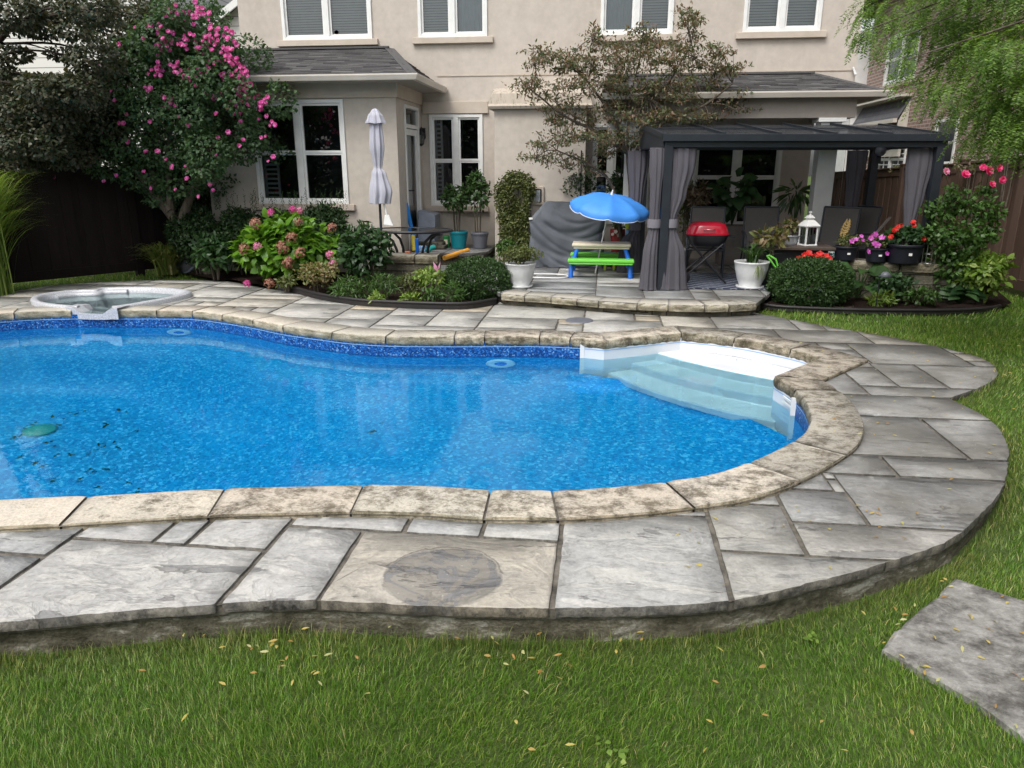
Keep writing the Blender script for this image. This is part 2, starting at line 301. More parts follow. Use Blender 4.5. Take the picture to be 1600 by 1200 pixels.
    body = t.ramp(b1.outputs[0], [(.0, (.0, .20, .52)), (.45, (.0, .31, .66)), (.8, (.004, .40, .76)), (.95, (.12, .58, .86))])
    body = t.mix(.25, body, t.ramp(n, [(.35, (.0, .25, .56)), (.65, (.005, .38, .74))]))
    tile = t.ramp(b2.outputs[0], [(.0, (.005, .04, .17)), (.4, (.01, .09, .34)), (.7, (.03, .17, .48)), (.92, (.16, .33, .58))], 'CONSTANT')
    band = t.math('GREATER_THAN', sx.outputs[2], -.255)
    t.base(t.mix(band, body, tile), .45, 0, .3); M['liner'] = t.m
    # water: refracting surface, real Fresnel, gentle ripples
    def water(name, col, bs):
        t = NT(name); g = t.n('BsdfGlass', Roughness=0.0, IOR=1.333); g.inputs[0].default_value = (*col, 1); co = t.coord()
        n = t.math('ADD', t.math('MULTIPLY', t.noise(co, 2.2, 3, .5), 1.0), t.math('ADD', t.math('MULTIPLY', t.noise(co, 9, 3, .6), .35), t.math('MULTIPLY', t.noise(co, 30, 2, .5), .06)))
        b = t.n('Bump'); b.inputs['Strength'].default_value = bs; b.inputs['Distance'].default_value = .02; t.put(b.inputs['Height'], n); t.L.new(b.outputs[0], g.inputs['Normal']); t.L.new(g.outputs[0], t.out.inputs[0]); return t.m
    M['water'] = water('pool_water', (.74, .965, 1.0), .14); M['spa_water'] = water('spa_water', (.80, .90, .90), .2)
    t = NT('fibreglass'); co = t.coord(); n = t.noise(co, 3, 5); t.base(t.ramp(n, [(.3, (.64, .66, .69)), (.7, (.71, .73, .76))]), .3); M['fibre'] = t.m
    t = NT('spa_shell'); co = t.coord(); v = t.noise(co, 90, 3, .8); t.base(t.ramp(v, [(.35, (.26, .28, .32)), (.5, (.50, .51, .54)), (.65, (.66, .66, .68))]), .35); M['spa'] = t.m
    # lawn soil, mulch
    t = NT('lawn_soil'); co = t.coord(); n = t.noise(co, 1.3, 6); n2 = t.noise(co, 30, 5, .7)
    c = t.mix(.5, t.ramp(n, [(.35, (.055, .085, .022)), (.6, (.08, .125, .03)), (.75, (.13, .13, .06))]), t.ramp(n2, [(.3, (.03, .045, .014)), (.7, (.11, .14, .05))])); t.base(c, 1, 0, .1); t.bump(n2, 1, .02); M['soil'] = t.m
    t = NT('mulch'); co = t.coord(); n = t.noise(co, 45, 6, .8); t.base(t.ramp(n, [(.3, (.008, .006, .005)), (.6, (.035, .022, .017)), (.75, (.09, .07, .055))]), 1, 0, .1); t.bump(n, 1, .03); M['mulch'] = t.m
    # grass: colour drifts over the lawn, blades vary
    t = NT('grass_blade'); g = t.n('NewGeometry'); co = t.coord(); pn = t.noise(co, .9, 5, .6); r = g.outputs['Random Per Island']
    c = t.ramp(r, [(0, (.046, .118, .012)), (.35, (.084, .188, .019)), (.7, (.14, .26, .033)), (.9, (.235, .33, .07)), (.975, (.32, .34, .12)), (1.0, (.46, .40, .20))])
    c = t.mix(t.ramp(pn, [(.42, 0.0), (.68, .65)]), c, t.mix(1.0, c, (1.5, 1.25, 1.05), 'MULTIPLY'))
    dry = t.n('Attribute', _attribute_name='dry'); c = t.mix(t.math('MULTIPLY', dry.outputs['Fac'], .8), c, t.ramp(r, [(0, (.08, .06, .03)), (1, (.32, .26, .13))]))
    t.base(c, .45, 0, .35); tr = t.n('BsdfTranslucent'); t.put(tr.inputs[0], t.mix(1.0, c, (1.5, 1.6, .8), 'MULTIPLY')); mx = t.n('MixShader'); mx.inputs[0].default_value = .3
    t.L.new(t.p.outputs[0], mx.inputs[1]); t.L.new(tr.outputs[0], mx.inputs[2]); t.L.new(mx.outputs[0], t.out.inputs[0]); M['grass'] = t.m
    # bark
    def bark(name, a_, b_):
        t = NT(name); co = t.coord(); n = t.noise(t.mapping(co, (14, 14, 3)), 1.5, 7, .7); t.base(t.ramp(n, [(.3, a_), (.7, b_)]), .95, 0, .15); t.bump(n, .9, .02); return t.m
    M['bark'] = bark('bark_brown', (.05, .04, .028), (.17, .145, .115)); M['bark_dark'] = bark('bark_dark', (.02, .016, .013), (.07, .055, .045)); M['bark_pale'] = bark('bark_pale', (.12, .105, .08), (.32, .29, .24))
    # foliage
    M['lf_sharon'] = leafmat('leaf_hibiscus', [(.030, .068, .027), (.055, .112, .042), (.09, .16, .068)])
    M['lf_plum'] = leafmat('leaf_plum', [(.020, .038, .017), (.040, .058, .028), (.075, .080, .045), (.12, .105, .07)], trans=.2)
    M['lf_maple'] = leafmat('leaf_red_maple', [(.055, .080, .034), (.085, .118, .05), (.13, .145, .072), (.25, .16, .115), (.16, .105, .08)], trans=.35)
    M['lf_locust'] = leafmat('leaf_locust', [(.055, .11, .018), (.09, .17, .025), (.14, .24, .04), (.20, .31, .06)], trans=.45)
    M['lf_hydrangea'] = leafmat('leaf_hydrangea', [(.055, .14, .012), (.10, .23, .02), (.17, .32, .035)], .38)
    M['lf_peony'] = leafmat('leaf_peony', [(.020, .05, .018), (.035, .085, .028), (.065, .13, .045)], .35)
    M['lf_dark'] = leafmat('leaf_yew', [(.010, .028, .008), (.020, .048, .013), (.042, .085, .022)], .55, .15)
    M['lf_box'] = leafmat('leaf_round_shrub', [(.015, .04, .010), (.03, .07, .016), (.06, .12, .03)], .5, .2)
    M['lf_lime'] = leafmat('leaf_lime', [(.09, .17, .02), (.16, .26, .04), (.28, .36, .09)], .45)
    M['lf_sedum'] = leafmat('leaf_sedum', [(.09, .13, .035), (.16, .18, .05), (.22, .15, .08), (.28, .24, .12)], .5)
    M['lf_olive'] = leafmat('leaf_olive', [(.05, .07, .02), (.10, .13, .035), (.17, .18, .06)], .5)
    M['lf_mid'] = leafmat('leaf_mid', [(.03, .07, .014), (.055, .12, .024), (.09, .18, .04)], .42)
    M['lf_pot'] = leafmat('leaf_glossy', [(.025, .06, .015), (.045, .10, .028), (.08, .15, .045)], .35)
    M['lf_strap'] = leafmat('leaf_strap', [(.07, .12, .02), (.13, .20, .035), (.22, .26, .07), (.30, .26, .12)], .45)
    M['lf_croton'] = leafmat('leaf_croton', [(.06, .05, .03), (.14, .09, .06), (.22, .17, .12), (.05, .08, .03)], .45)
    M['pk'] = leafmat('petal_pink', [(.46, .045, .24), (.64, .10, .40), (.76, .25, .54)], .5, .35)
    M['pk_pale'] = leafmat('petal_pale_pink', [(.62, .20, .42), (.78, .40, .58)], .5, .35)
    M['pk_brown'] = leafmat('petal_dried', [(.22, .09, .06), (.34, .15, .11), (.42, .26, .17)], .7, .2)
    M['rose'] = leafmat('petal_rose', [(.52, .01, .10), (.70, .035, .20), (.80, .16, .34)], .5, .3)
    M['red'] = leafmat('petal_red', [(.45, .008, .01), (.65, .02, .02), (.72, .06, .04)], .5, .3)
    M['violet'] = leafmat('petal_magenta', [(.40, .03, .34), (.58, .07, .50), (.68, .22, .58)], .5, .3)
    M['wht_petal'] = leafmat('petal_white', [(.7, .7, .65), (.8, .8, .74)], .5, .3)
    M['yleaf'] = leafmat('fallen_leaf', [(.38, .29, .05), (.50, .42, .12), (.34, .17, .05), (.34, .36, .12), (.50, .46, .24)], .6, .2)
    M['sunk'] = leafmat('sunken_leaf', [(.015, .08, .06), (.02, .10, .07), (.04, .07, .03)], .8, 0)
    # hard things
    M['metal_dark'] = plain('charcoal_metal', (.028, .034, .043), .4, .3, var=.1, bump=.03)
    M['poly'] = plain('roof_sheet', (.17, .175, .19), .25, 0, var=.15, bump=.02, scale=1.5)
    t = NT('translucent_roof'); t.base((.10, .105, .115), .25); tr = t.n('BsdfTransparent'); tr.inputs[0].default_value = (.55, .56, .58, 1); mx = t.n('MixShader'); mx.inputs[0].default_value = .6; t.L.new(t.p.outputs[0], mx.inputs[1]); t.L.new(tr.outputs[0], mx.inputs[2]); t.L.new(mx.outputs[0], t.out.inputs[0]); M['poly'] = t.m
    M['cloth_grey'] = plain('curtain_fabric', (.082, .077, .090), .9, var=.10, scale=3, bump=.3, bscale=400)
    M['cloth_band'] = plain('curtain_tie', (.17, .16, .185), .9, var=.08)
    M['umb_grey'] = plain('umbrella_fabric', (.42, .42, .48), .85, var=.08, scale=4, bump=.25, bscale=350)
    M['cover'] = plain('cover_fabric', (.095, .105, .122), .7, var=.2, scale=3, bump=.3, bscale=30)
    M['edging'] = plain('black_rubber', (.018, .016, .016), .55, var=.25)
    M['black'] = plain('black_plastic', (.014, .014, .017), .4, var=.2)
    M['blackpot'] = plain('navy_black_pot', (.012, .013, .022), .5, var=.2)
    M['bluetoy'] = plain('blue_plastic', (.012, .13, .56), .4, var=.05, bump=.03)
    M['greentoy'] = plain('lime_green_plastic', (.16, .60, .06), .4, var=.05, bump=.03)
    M['limetoy'] = plain('yellow_green_plastic', (.50, .62, .05), .4, var=.05, bump=.03)
    M['tan'] = plain('tan_plastic', (.66, .57, .45), .5, var=.06, bump=.05)
    M['umb_blue'] = plain('blue_nylon', (.05, .25, .72), .6, var=.08, scale=5, bump=.1)
    M['umb_trim'] = plain('white_cord', (.7, .72, .78), .6, var=.04)
    M['teal'] = plain('teal_glaze', (.005, .21, .26), .3, var=.08, bump=.03)
    M['greypot'] = plain('grey_glaze', (.13, .135, .16), .4, var=.08, bump=.04)
    M['whitepot'] = plain('white_ceramic', (.60, .61, .61), .45, var=.1, scale=8, bump=.5, bscale=45)
    M['basket'] = plain('grey_basket', (.30, .29, .27), .9, var=.3, scale=20, bump=.6)
    M['redpaint'] = plain('red_enamel', (.42, .010, .028), .12, var=.05, bump=0)
    M['steel'] = plain('brushed_steel', (.5, .5, .5), .3, .9, var=.05, bump=.02)
    M['sling'] = plain('sling_mesh', (.085, .078, .072), .8, var=.08, bump=.35, bscale=500)
    M['orange'] = plain('orange_foam', (.72, .33, .04), .8, var=.05)
    M['bluefoam'] = plain('blue_foam', (.02, .22, .66), .8, var=.05)
    M['yellowfoam'] = plain('yellow_foam', (.75, .60, .06), .8, var=.05)
    M['tealtoy'] = plain('teal_plastic', (.01, .32, .30), .5, var=.05)
    M['coral'] = plain('coral_plastic', (.75, .18, .07), .5, var=.05)
    M['ring'] = plain('pale_blue_ring', (.55, .78, .88), .4, var=.04, bump=0); M['ltblue'] = plain('light_blue_plastic', (.25, .42, .66), .5, var=.06)
    M['box_lid'] = plain('grey_storage', (.22, .25, .31), .45, var=.2, scale=7)
    M['redwire'] = plain('red_wire', (.35, .03, .035), .5, var=.1)
    M['gold'] = plain('golden_wood', (.52, .36, .13), .6, var=.2, scale=30)
    M['wood_grey'] = plain('grey_wood', (.16, .14, .125), .8, var=.2)
    M['tabletop'] = plain('brown_top', (.07, .05, .04), .5, var=.2)
    M['panelmetal'] = plain('vent_metal', (.42, .44, .47), .35, .5, var=.1)
    M['greenbag'] = plain('green_bag', (.01, .20, .045), .5, var=.1)
    t = NT('outdoor_rug'); uv = t.coord('Object'); w = t.n('TexWave', _wave_type='BANDS', Scale=2.4, Distortion=0.0); t.put(w.inputs['Vector'], t.mapping(uv, (1, 1, 0), (0, 0, .785))); w2 = t.n('TexWave', _wave_type='BANDS', Scale=2.4); t.put(w2.inputs['Vector'], t.mapping(uv, (1, 1, 0), (0, 0, -.785)))
    mm = t.math('MAXIMUM', w.outputs['Fac'], w2.outputs['Fac']); t.base(t.mix(t.math('GREATER_THAN', mm, .975), (.015, .022, .05), (.33, .35, .38)), .95); M['rug'] = t.m
    t = NT('cushion_print'); co = t.coord(); n = t.noise(co, 14, 1, .5, 1.5); t.base(t.mix(t.math('GREATER_THAN', n, .52), (.01, .09, .09), (.6, .62, .6)), .9); M['cushion'] = t.m
    t = NT('stepping_stone'); co = t.coord(); n = t.noise(co, 14, 12, .8, .3); n2 = t.noise(t.mapping(co, (1.5, 2.4, 1), (0, 0, .5)), 2.6, 10, .75); c = t.mix(.55, t.ramp(n, [(.36, (.045, .040, .033)), (.5, (.19, .18, .165)), (.64, (.50, .485, .45))]), t.ramp(n2, [(.42, (.055, .05, .043)), (.58, (.37, .36, .335))])); t.base(c, .85); t.bump(n, .8, .015); M['stepping'] = t.m
mk_materials()
# ================================================================ ground, deck, pool
def inside(pts, poly):
    pts = np.asarray(pts, float); P = np.asarray(poly, float); x, y = pts[:, 0], pts[:, 1]; r = np.zeros(len(pts), bool)
    a = P; b = np.roll(P, -1, 0)
    for (x1, y1), (x2, y2) in zip(a, b):
        c = ((y1 > y) != (y2 > y)); 
        if y2 != y1: r ^= c & (x < (x2-x1)*(y-y1)/(y2-y1)+x1)
    return r
def smooth(pts, step=.06, closed=True, sharp=()):
    """Catmull-Rom through pts; sharp = indices kept as corners"""
    P = [Vector(p[:2]) for p in pts]; n = len(P); out = []
    for i in range(n if closed else n-1):
        p1, p2 = P[i], P[(i+1) % n]
        p0 = P[i-1] if (closed or i > 0) else p1*2-p2; p3 = P[(i+2) % n] if (closed or i+2 < n) else p2*2-p1
        if i in sharp: p0 = p1*2-p2
        if (i+1) % n in sharp: p3 = p2*2-p1
        k = max(1, int((p2-p1).length/step))
        for j in range(k):
            t = j/k
            q = .5*((2*p1)+(p2-p0)*t+(2*p0-5*p1+4*p2-p3)*t*t+(-p0+3*p1-3*p2+p3)*t**3)
            if i in sharp and (i+1) % n in sharp: q = p1.lerp(p2, t)
            out.append((q.x, q.y))
    if not closed: out.append(tuple(P[-1]))
    return out
def ccw(l):
    a = sum(l[i-1][0]*l[i][1]-l[i][0]*l[i-1][1] for i in range(len(l))); return l if a > 0 else l[::-1]
def offset(l, d):
    """outward offset of a CCW closed polyline"""
    n = len(l); out = []
    for i in range(n):
        a = Vector(l[i-1]); b = Vector(l[i]); c = Vector(l[(i+1) % n])
        e1 = (b-a).normalized(); e2 = (c-b).normalized(); n1 = Vector((e1.y, -e1.x)); n2 = Vector((e2.y, -e2.x)); m = (n1+n2)
        if m.length < 1e-6: m = n1
        m.normalize(); k = d/max(.5, m.dot(n1)); out.append((b.x+m.x*k, b.y+m.y*k))
    return out
def smst(x, a, b): t = np.clip((np.asarray(x, float)-a)/(b-a), 0, 1); return t*t*(3-2*t)
def gz(x, y): return -.155+.135*smst(y, 3.3, 6.6)
COP = -.02  # z of the coping's lower edge; its top is +.03
far_px = [(0,496),(112,491),(177,491),(245,491),(301,492),(348,497.6),(396,505.5),(443,515),(500,523),(550,529),(603,532),(658,533),(757,533),(843,533),(910,536),(944,539),(1064,526),(1147,535),(1235,552),(1283,566)]
near_px = [(1211,587),(1243,608),(1261,629),(1268,653),(1258,675),(1235,691),(1200,709),(1147,731),(1099,744),(1040,752),(960,760),(880,765),(812,765.6),(751,764.5),(689,760),(568,757),(469,759),(351,762),(137,774),(0,781)]
pin = Z2(far_px, COP)+Z2(near_px, .03)
left_close = [(-5.0,2.75),(-6.8,3.0),(-8.2,4.0),(-8.75,5.5),(-8.5,6.9)]
i_c = len(far_px)
corner_idx = (15, 16, 19, 20)
pool_raw = pin+left_close
pool = smooth(pool_raw, .05, True, corner_idx)
rev = ccw(pool) is not pool
pool = ccw(pool)
cop_out = offset(pool, .34)
# tidy the outer line: drop folded stretches at the inside corners
def tidy(l, src, d):
    keep = []
    S_ = np.array(src)
    for p in l:
        if np.min(np.hypot(S_[:, 0]-p[0], S_[:, 1]-p[1])) > d*.93: keep.append(p)
    return keep
cop_out_t = tidy(cop_out, pool, .34)
deck_px_near = [(0,973),(170,957),(340,944),(420,939),(500,938),(600,943),(700,948),(860,950),(1000,948),(1140,938),(1260,912),(1380,880),(1480,845),(1535,800),(1567,760),(1575,720),(1572,690),(1545,655),(1482,622)]
deck_px_far = [(1540,601),(1559,582),(1535,560),(1480,545),(1400,528),(1300,511),(1180,489)]
step_base_px = [(1180,487),(1130,489),(1080,490),(1000,486),(930,481),(850,474),(785,470)]
bed_px = [(775,476),(740,482),(700,483.5),(600,480),(550,476),(500,468),(470,460),(440,454),(400,448),(365,441),(335,438)]
back_px = [(270,437),(200,439),(130,442),(80,446),(40,452),(0,460)]
deck_left = [(-9.2,8.9),(-10.0,7.4),(-10.2,5.4),(-9.6,3.2),(-7.6,1.6),(-5.2,1.35),(-3.6,1.75)]
dn = smooth(Z2(deck_px_near, 0), .035, False); df = smooth([Z(1482,622,0)[:2]]+Z2(deck_px_far, 0), .05, False)
stepb = smooth(Z2(step_base_px, 0), .1, False); bed = smooth(Z2(bed_px, 0), .1, False); back = Z2(back_px, 0)
deck_outline = dn+df[1:]+stepb+bed+back+deck_left
rr = random.Random(3)
deck_outline = ccw([(x+rr.uniform(-.004, .004), y+rr.uniform(-.004, .004)) for x, y in deck_outline])
# patio, one step up
step_top_px = [(783,459),(810,461),(850,463),(900,467),(930,469.5),(1000,474),(1080,477),(1130,477),(1182,474)]
step_line = smooth(Z2(step_top_px, .15), .1, False)
PATIO_Z = .15
patio_outline = ccw(step_line+[(2.35,10.35),(3.1,10.62),(4.95,10.2),(5.3,13.64),(-1.98,13.64),(-1.98,12.2),(-3.29,12.2),(-3.29,10.75),(-2.3,10.75),(-1.7,10.2)])
spa_px = [(47,467),(62,474),(112,479),(175,480),(240,470),(285,461),(299,456),(290,452),(240,448),(160,449),(150,452),(110,453),(75,457),(55,461)]
spa_line = ccw(smooth(Z2(spa_px, .06), .06, True))

def ashlar(region, explicit=(), cell=.29, seed=1, joint=.016, sizes=None, jit=.003, lim=None):
    rd = random.Random(seed); P = np.array(region); x0, y0 = P.min(0)-.2; x1, y1 = P.max(0)+.2
    nx = int((x1-x0)/cell)+1; ny = int((y1-y0)/cell)+1; occ = np.zeros((nx, ny), bool); rects = [(*r, i, True) for i, r in enumerate(explicit)]
    def inex(x, y): return any(a < x < c and b < y < d for a, b, c, d in explicit)
    sizes = sizes or [(3,2),(2,2),(4,2),(2,1),(3,3),(4,3),(1,1),(2,3),(3,1),(1,2)]; k = len(rects)
    order = [(i, j) for j in range(ny) for i in range(nx)]
    for i, j in order:
        if occ[i, j]: continue
        for w, h in rd.sample(sizes, len(sizes))+[(1, 1)]:
            if i+w <= nx and j+h <= ny and not occ[i:i+w, j:j+h].any(): break
        occ[i:i+w, j:j+h] = True; rects.append((x0+i*cell, y0+j*cell, x0+(i+w)*cell, y0+(j+h)*cell, k, False)); k += 1
    return rects
def slab_mesh(name, mat, region, rects, holes=(), z=0., thick=.045, joint=.016, colf=None, nexp=0, seed=5, zj=.002):
    rd = random.Random(seed); vs = []; es = []
    def loop(l):
        b = len(vs); vs.extend([Vector(p) for p in l]); n = len(l); es.extend([(b+i, b+(i+1) % n) for i in range(n)])
    loop(region)
    for h in holes: loop(h)
    P = np.array(region); bx0, by0 = P.min(0); bx1, by1 = P.max(0)
    Rr = []
    ex = [r for r in rects if r[5]]
    for a, b, c, d, k, e in rects:
        if c < bx0 or a > bx1 or d < by0 or b > by1: continue
        j = joint*(.5 if not e else .62)+rd.uniform(-.001, .002)
        q = (a+j, b+j, c-j, d-j); Rr.append((*q, k, e))
        l = []
        for (xa, ya), (xb, yb) in (((q[0], q[1]), (q[2], q[1])), ((q[2], q[1]), (q[2], q[3])), ((q[2], q[3]), (q[0], q[3])), ((q[0], q[3]), (q[0], q[1]))):
            n = max(1, int(math.hypot(xb-xa, yb-ya)/.07)); 
            for i in range(n):
                t = i/n; w = .0035 if (i and 0 < by0+99) else 0
                l.append((xa+(xb-xa)*t+rd.uniform(-w, w), ya+(yb-ya)*t+rd.uniform(-w, w)))
        loop(l); Rr[-1] = (*Rr[-1], l)
    for a, b, c, d, k, e in ex: loop([(a, b), (c, b), (c, d), (a, d)])
    ov, oe, of, *_ = delaunay_2d_cdt(vs, es, [], 0, 1e-5)
    ov = np.array([(v.x, v.y) for v in ov]); tr = np.array([f for f in of if len(f) == 3]); cen = ov[tr].mean(1)
    reg = inside(cen, region)
    for h in holes: reg &= ~inside(cen, h)
    exm = np.zeros(len(cen), bool)
    for a, b, c, d, k, e in ex: exm |= (cen[:, 0] > a) & (cen[:, 0] < c) & (cen[:, 1] > b) & (cen[:, 1] < d)
    sid = np.full(len(tr), -1)
    for a, b, c, d, k, e, l in Rr:
        m = (cen[:, 0] > a-.01) & (cen[:, 0] < c+.01) & (cen[:, 1] > b-.01) & (cen[:, 1] < d+.01) & reg
        if not e: m &= ~exm
        idx = np.where(m)[0]
        if len(idx): sid[idx[inside(cen[idx], l)]] = k
    # top faces and skirts
    edge = {}
    for t in np.where(sid >= 0)[0]:
        a, b, c = tr[t]
        if np.cross(ov[b]-ov[a], ov[c]-ov[a]) < 0: tr[t] = (a, c, b)
        a, b, c = tr[t]
        for u, v in ((a, b), (b, c), (c, a)): edge[(u, v)] = sid[t]
    vid = {}; vv = []; cc = []; ff = []; skirt = []
    cols = {}; zo = {}
    for r in Rr: cols[r[4]] = colf(r, rd); zo[r[4]] = rd.uniform(-zj, zj)
    def vert(i, k, low):
        key = (i, k, low)
        if key not in vid: vid[key] = len(vv); vv.append((ov[i][0], ov[i][1], z+zo[k]-(thick if low else 0))); cc.append(cols[k])
        return vid[key]
    for t in np.where(sid >= 0)[0]: ff.append([vert(i, sid[t], 0) for i in tr[t]])
    for (u, v), k in edge.items():
        if edge.get((v, u)) != k:
            skirt.append([vert(v, k, 0), vert(u, k, 0), vert(u, k, 1), vert(v, k, 1)])
    o = npmesh(name, np.array(vv), [np.array(ff), np.array(skirt)], mat, col=np.array(cc)); return o, ov, tr, reg
def sheet(name, mat, region, holes, zf, spacing=None, parent=None, drop=None):
    vs = []; es = []
    def loop(l):
        b = len(vs); vs.extend([Vector(p) for p in l]); n = len(l); es.extend([(b+i, b+(i+1) % n) for i in range(n)])
    loop(region); [loop(h) for h in holes]
    if spacing is not None: vs.extend([Vector(p) for p in spacing])
    ov, oe, of, *_ = delaunay_2d_cdt(vs, es, [], 0, 1e-5)
    ov = np.array([(v.x, v.y) for v in ov]); tr = np.array([f for f in of if len(f) == 3]); cen = ov[tr].mean(1); m = inside(cen, region)
    for h in holes: m &= ~inside(cen, h)
    tr = tr[m]; ar = np.cross(ov[tr[:, 1]]-ov[tr[:, 0]], ov[tr[:, 2]]-ov[tr[:, 0]]); tr[ar < 0] = tr[ar < 0][:, ::-1]
    zz = zf(ov[:, 0], ov[:, 1]); o = npmesh(name, np.column_stack([ov, zz]), [tr], mat, parent, smooth=True); return o
EXP = [(-3.6,1.0,-2.54,2.78),(-3.6,2.78,-2.54,4.2),(-2.54,1.0,-1.54,2.96),(-2.54,2.96,-2.12,4.2),(-2.12,2.96,-1.95,4.2),(-1.95,2.96,-1.54,4.2),(-1.54,1.0,-1.14,3.21),
 (-1.54,3.21,-.94,4.2),(-.94,3.21,-.55,4.2),(-.55,3.21,-.16,4.2),(-1.14,1.0,-.16,3.21),(-.16,1.0,.59,3.57),(-.16,3.57,.59,4.4),(.59,1.0,2.0,3.22),(.59,3.22,1.0,3.75),(.59,3.75,1.0,4.7),
 (1.0,3.22,2.4,3.57),(1.0,3.57,1.39,3.98),(1.0,3.98,1.34,4.9),(1.39,3.57,3.0,4.24),(1.34,4.24,1.77,4.57),(1.77,4.24,3.0,4.57),(1.34,4.57,2.31,5.36),(2.31,4.57,3.2,5.36),(1.5,5.36,3.2,5.9),
 (1.7,5.9,2.15,6.6),(2.15,5.9,3.3,6.17),(2.15,6.17,2.47,6.8),(2.47,6.17,2.86,6.95),(2.86,6.17,4.4,6.95)]
TAN = {10, 2+100}
GREY = [(.43,.425,.405),(.40,.40,.39),(.46,.45,.43),(.36,.36,.35),(.40,.39,.37)]
def col_near(r, rd):
    k = r[4]
    if r[5]:
        if k == 10: return (.44,.405,.345)
        c = rd.choice(GREY[:3])
        if k >= 13: c = tuple(x*.93*w for x, w in zip(c, (1.02, 1, .96)))
        if k >= 17: q_ = c[1]*.86*rd.uniform(.9, 1.06); c = (q_*1.01, q_, q_*.97)
        return c
    x = (r[0]+r[2])/2
    if x > 1.6: c = rd.choice([(.36,.352,.33),(.31,.306,.29),(.39,.38,.355),(.36,.335,.29)])
    else: c = rd.choice([(.42,.41,.375),(.40,.39,.36),(.49,.475,.44),(.42,.41,.385),(.47,.44,.38),(.43,.375,.29),(.43,.42,.39),(.47,.46,.43)])
    k = rd.uniform(.93, 1.07); return tuple(v*k for v in c)
rects = ashlar(deck_outline, EXP, .30, 11)
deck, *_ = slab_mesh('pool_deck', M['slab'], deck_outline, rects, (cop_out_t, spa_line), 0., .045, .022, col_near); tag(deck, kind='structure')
inner_deck = offset(deck_outline, -.008)
dj = sheet('deck_joints', M['mortar'], inner_deck, (offset(pool, .30), spa_line), lambda x, y: np.full(len(x), -.011)); tag(dj, kind='structure')
# footing below the slabs, set back, ragged
foot = []
for i in range(3):
    pass
def ribbon(name, mat, line, z0, z1, closed=True, noise=0, parent=None, rows=3, seed=2, zf=None, kind=None, flip=False):
    rd = random.Random(seed); n = len(line); L = offset(line, 0) if closed else line; vs = []; fs = []
    for j in range(rows+1):
        for i in range(n):
            a = Vector(line[i-1 if (closed or i) else 0]); b = Vector(line[(i+1) % n if (closed or i < n-1) else i]); e = (b-a).normalized() if (b-a).length > 0 else Vector((1, 0)); nr = Vector((e.y, -e.x))
            k = rd.uniform(-noise, noise) if noise else 0; z = z1+(z0-z1)*j/rows
            vs.append((line[i][0]+nr.x*k, line[i][1]+nr.y*k, z))
    m = n if closed else n-1
    for j in range(rows):
        for i in range(m): f = (j*n+i, (j+1)*n+i, (j+1)*n+(i+1) % n, j*n+(i+1) % n); fs.append(f if not flip else f[::-1])
    me = bpy.data.meshes.new(name); me.from_pydata(vs, [], fs); me.update(); autouv(me); o = link(name, me, mat, parent)
    if kind: o['kind'] = kind
    return o
ribbon('deck_footing', M['footing'], offset(deck_outline, -.028), -.42, -.044, True, .006, rows=5, kind='structure')
ribbon('deck_bedding', M['mortar'], offset(deck_outline, -.012), -.06, -.012, True, .002, rows=1, kind='structure')
# ground
def grid(x0, x1, y0, y1, s): return [(x, y) for x in np.arange(x0, x1, s) for y in np.arange(y0, y1, s)]
ghole = offset(deck_outline, -.14)
gpts = [p for p in grid(-14, 12, -3, 16, .5)+grid(-80, 80, -60, 100, 9)]
gp = np.array(gpts); ok = ~inside(gp, offset(deck_outline, -.05)); gpts = [tuple(p) for p in gp[ok]]
lawn = sheet('lawn', M['soil'], [(-90,-70),(90,-70),(90,140),(-90,140)], (ghole,), lambda x, y: gz(x, y)-.022, gpts); tag(lawn, kind='structure')
# ---- pool
pool_t = thing('swimming_pool', 'freeform inground pool with blue mosaic liner and white corner steps', 'pool', (-2.5, 5.6, 0))
corner = [tuple(Z(x, y, COP)[:2]) for x, y in ((944,539),(1064,526),(1283,566))]+[tuple(Z(1211,587,.03)[:2])]
TL, BL_, BR_, TR_ = [Vector(c) for c in (Z(910,536,COP)[:2], corner[1], corner[2], Z(1243,610,.03)[:2])]
# arc that closes the pool across the step bay
def arc(a, b, sag, n=24):
    m = (a+b)/2; d = b-a; nr = Vector((-d.y, d.x)).normalized(); return [tuple(a+d*t+nr*sag*4*t*(1-t)) for t in np.linspace(0, 1, n)]
front = arc(TL, TR_, .22)
if (Vector(front[12])-(BL_+BR_)/2).length > ((TL+TR_)/2-(BL_+BR_)/2).length: front = arc(TL, TR_, -.22)
# liner outline = pool with the bay cut off by the front arc
pl = np.array(pool); iL = int(np.argmin(np.hypot(pl[:, 0]-TL.x, pl[:, 1]-TL.y))); iR = int(np.argmin(np.hypot(pl[:, 0]-TR_.x, pl[:, 1]-TR_.y)))
n = len(pool)
def path(i, j):
    o = [];
    while i != j: o.append(pool[i]); i = (i+1) % n
    return o+[pool[j]]
p1, p2 = path(iL, iR), path(iR, iL)
main, bay = (p1, p2) if len(p1) > len(p2) else (p2, p1)
liner_line = ccw(main+(front[1:-1] if (Vector(main[-1])-Vector(front[0])).length < (Vector(main[-1])-Vector(front[-1])).length else front[::-1][1:-1]))
main_ccw = main if main[len(main)//2] == main[len(main)//2] and p1 is not None else main
def dist_to(pts, line):
    L = np.array(line); d = np.full(len(pts), 1e9)
    for a, b in zip(L, np.roll(L, -1, 0)):
        ab = b-a; l = (ab**2).sum()
        if l < 1e-12: continue
        t = np.clip(((pts-a)@ab)/l, 0, 1); q = a+t[:, None]*ab; d = np.minimum(d, np.hypot(*(pts-q).T))
    return d
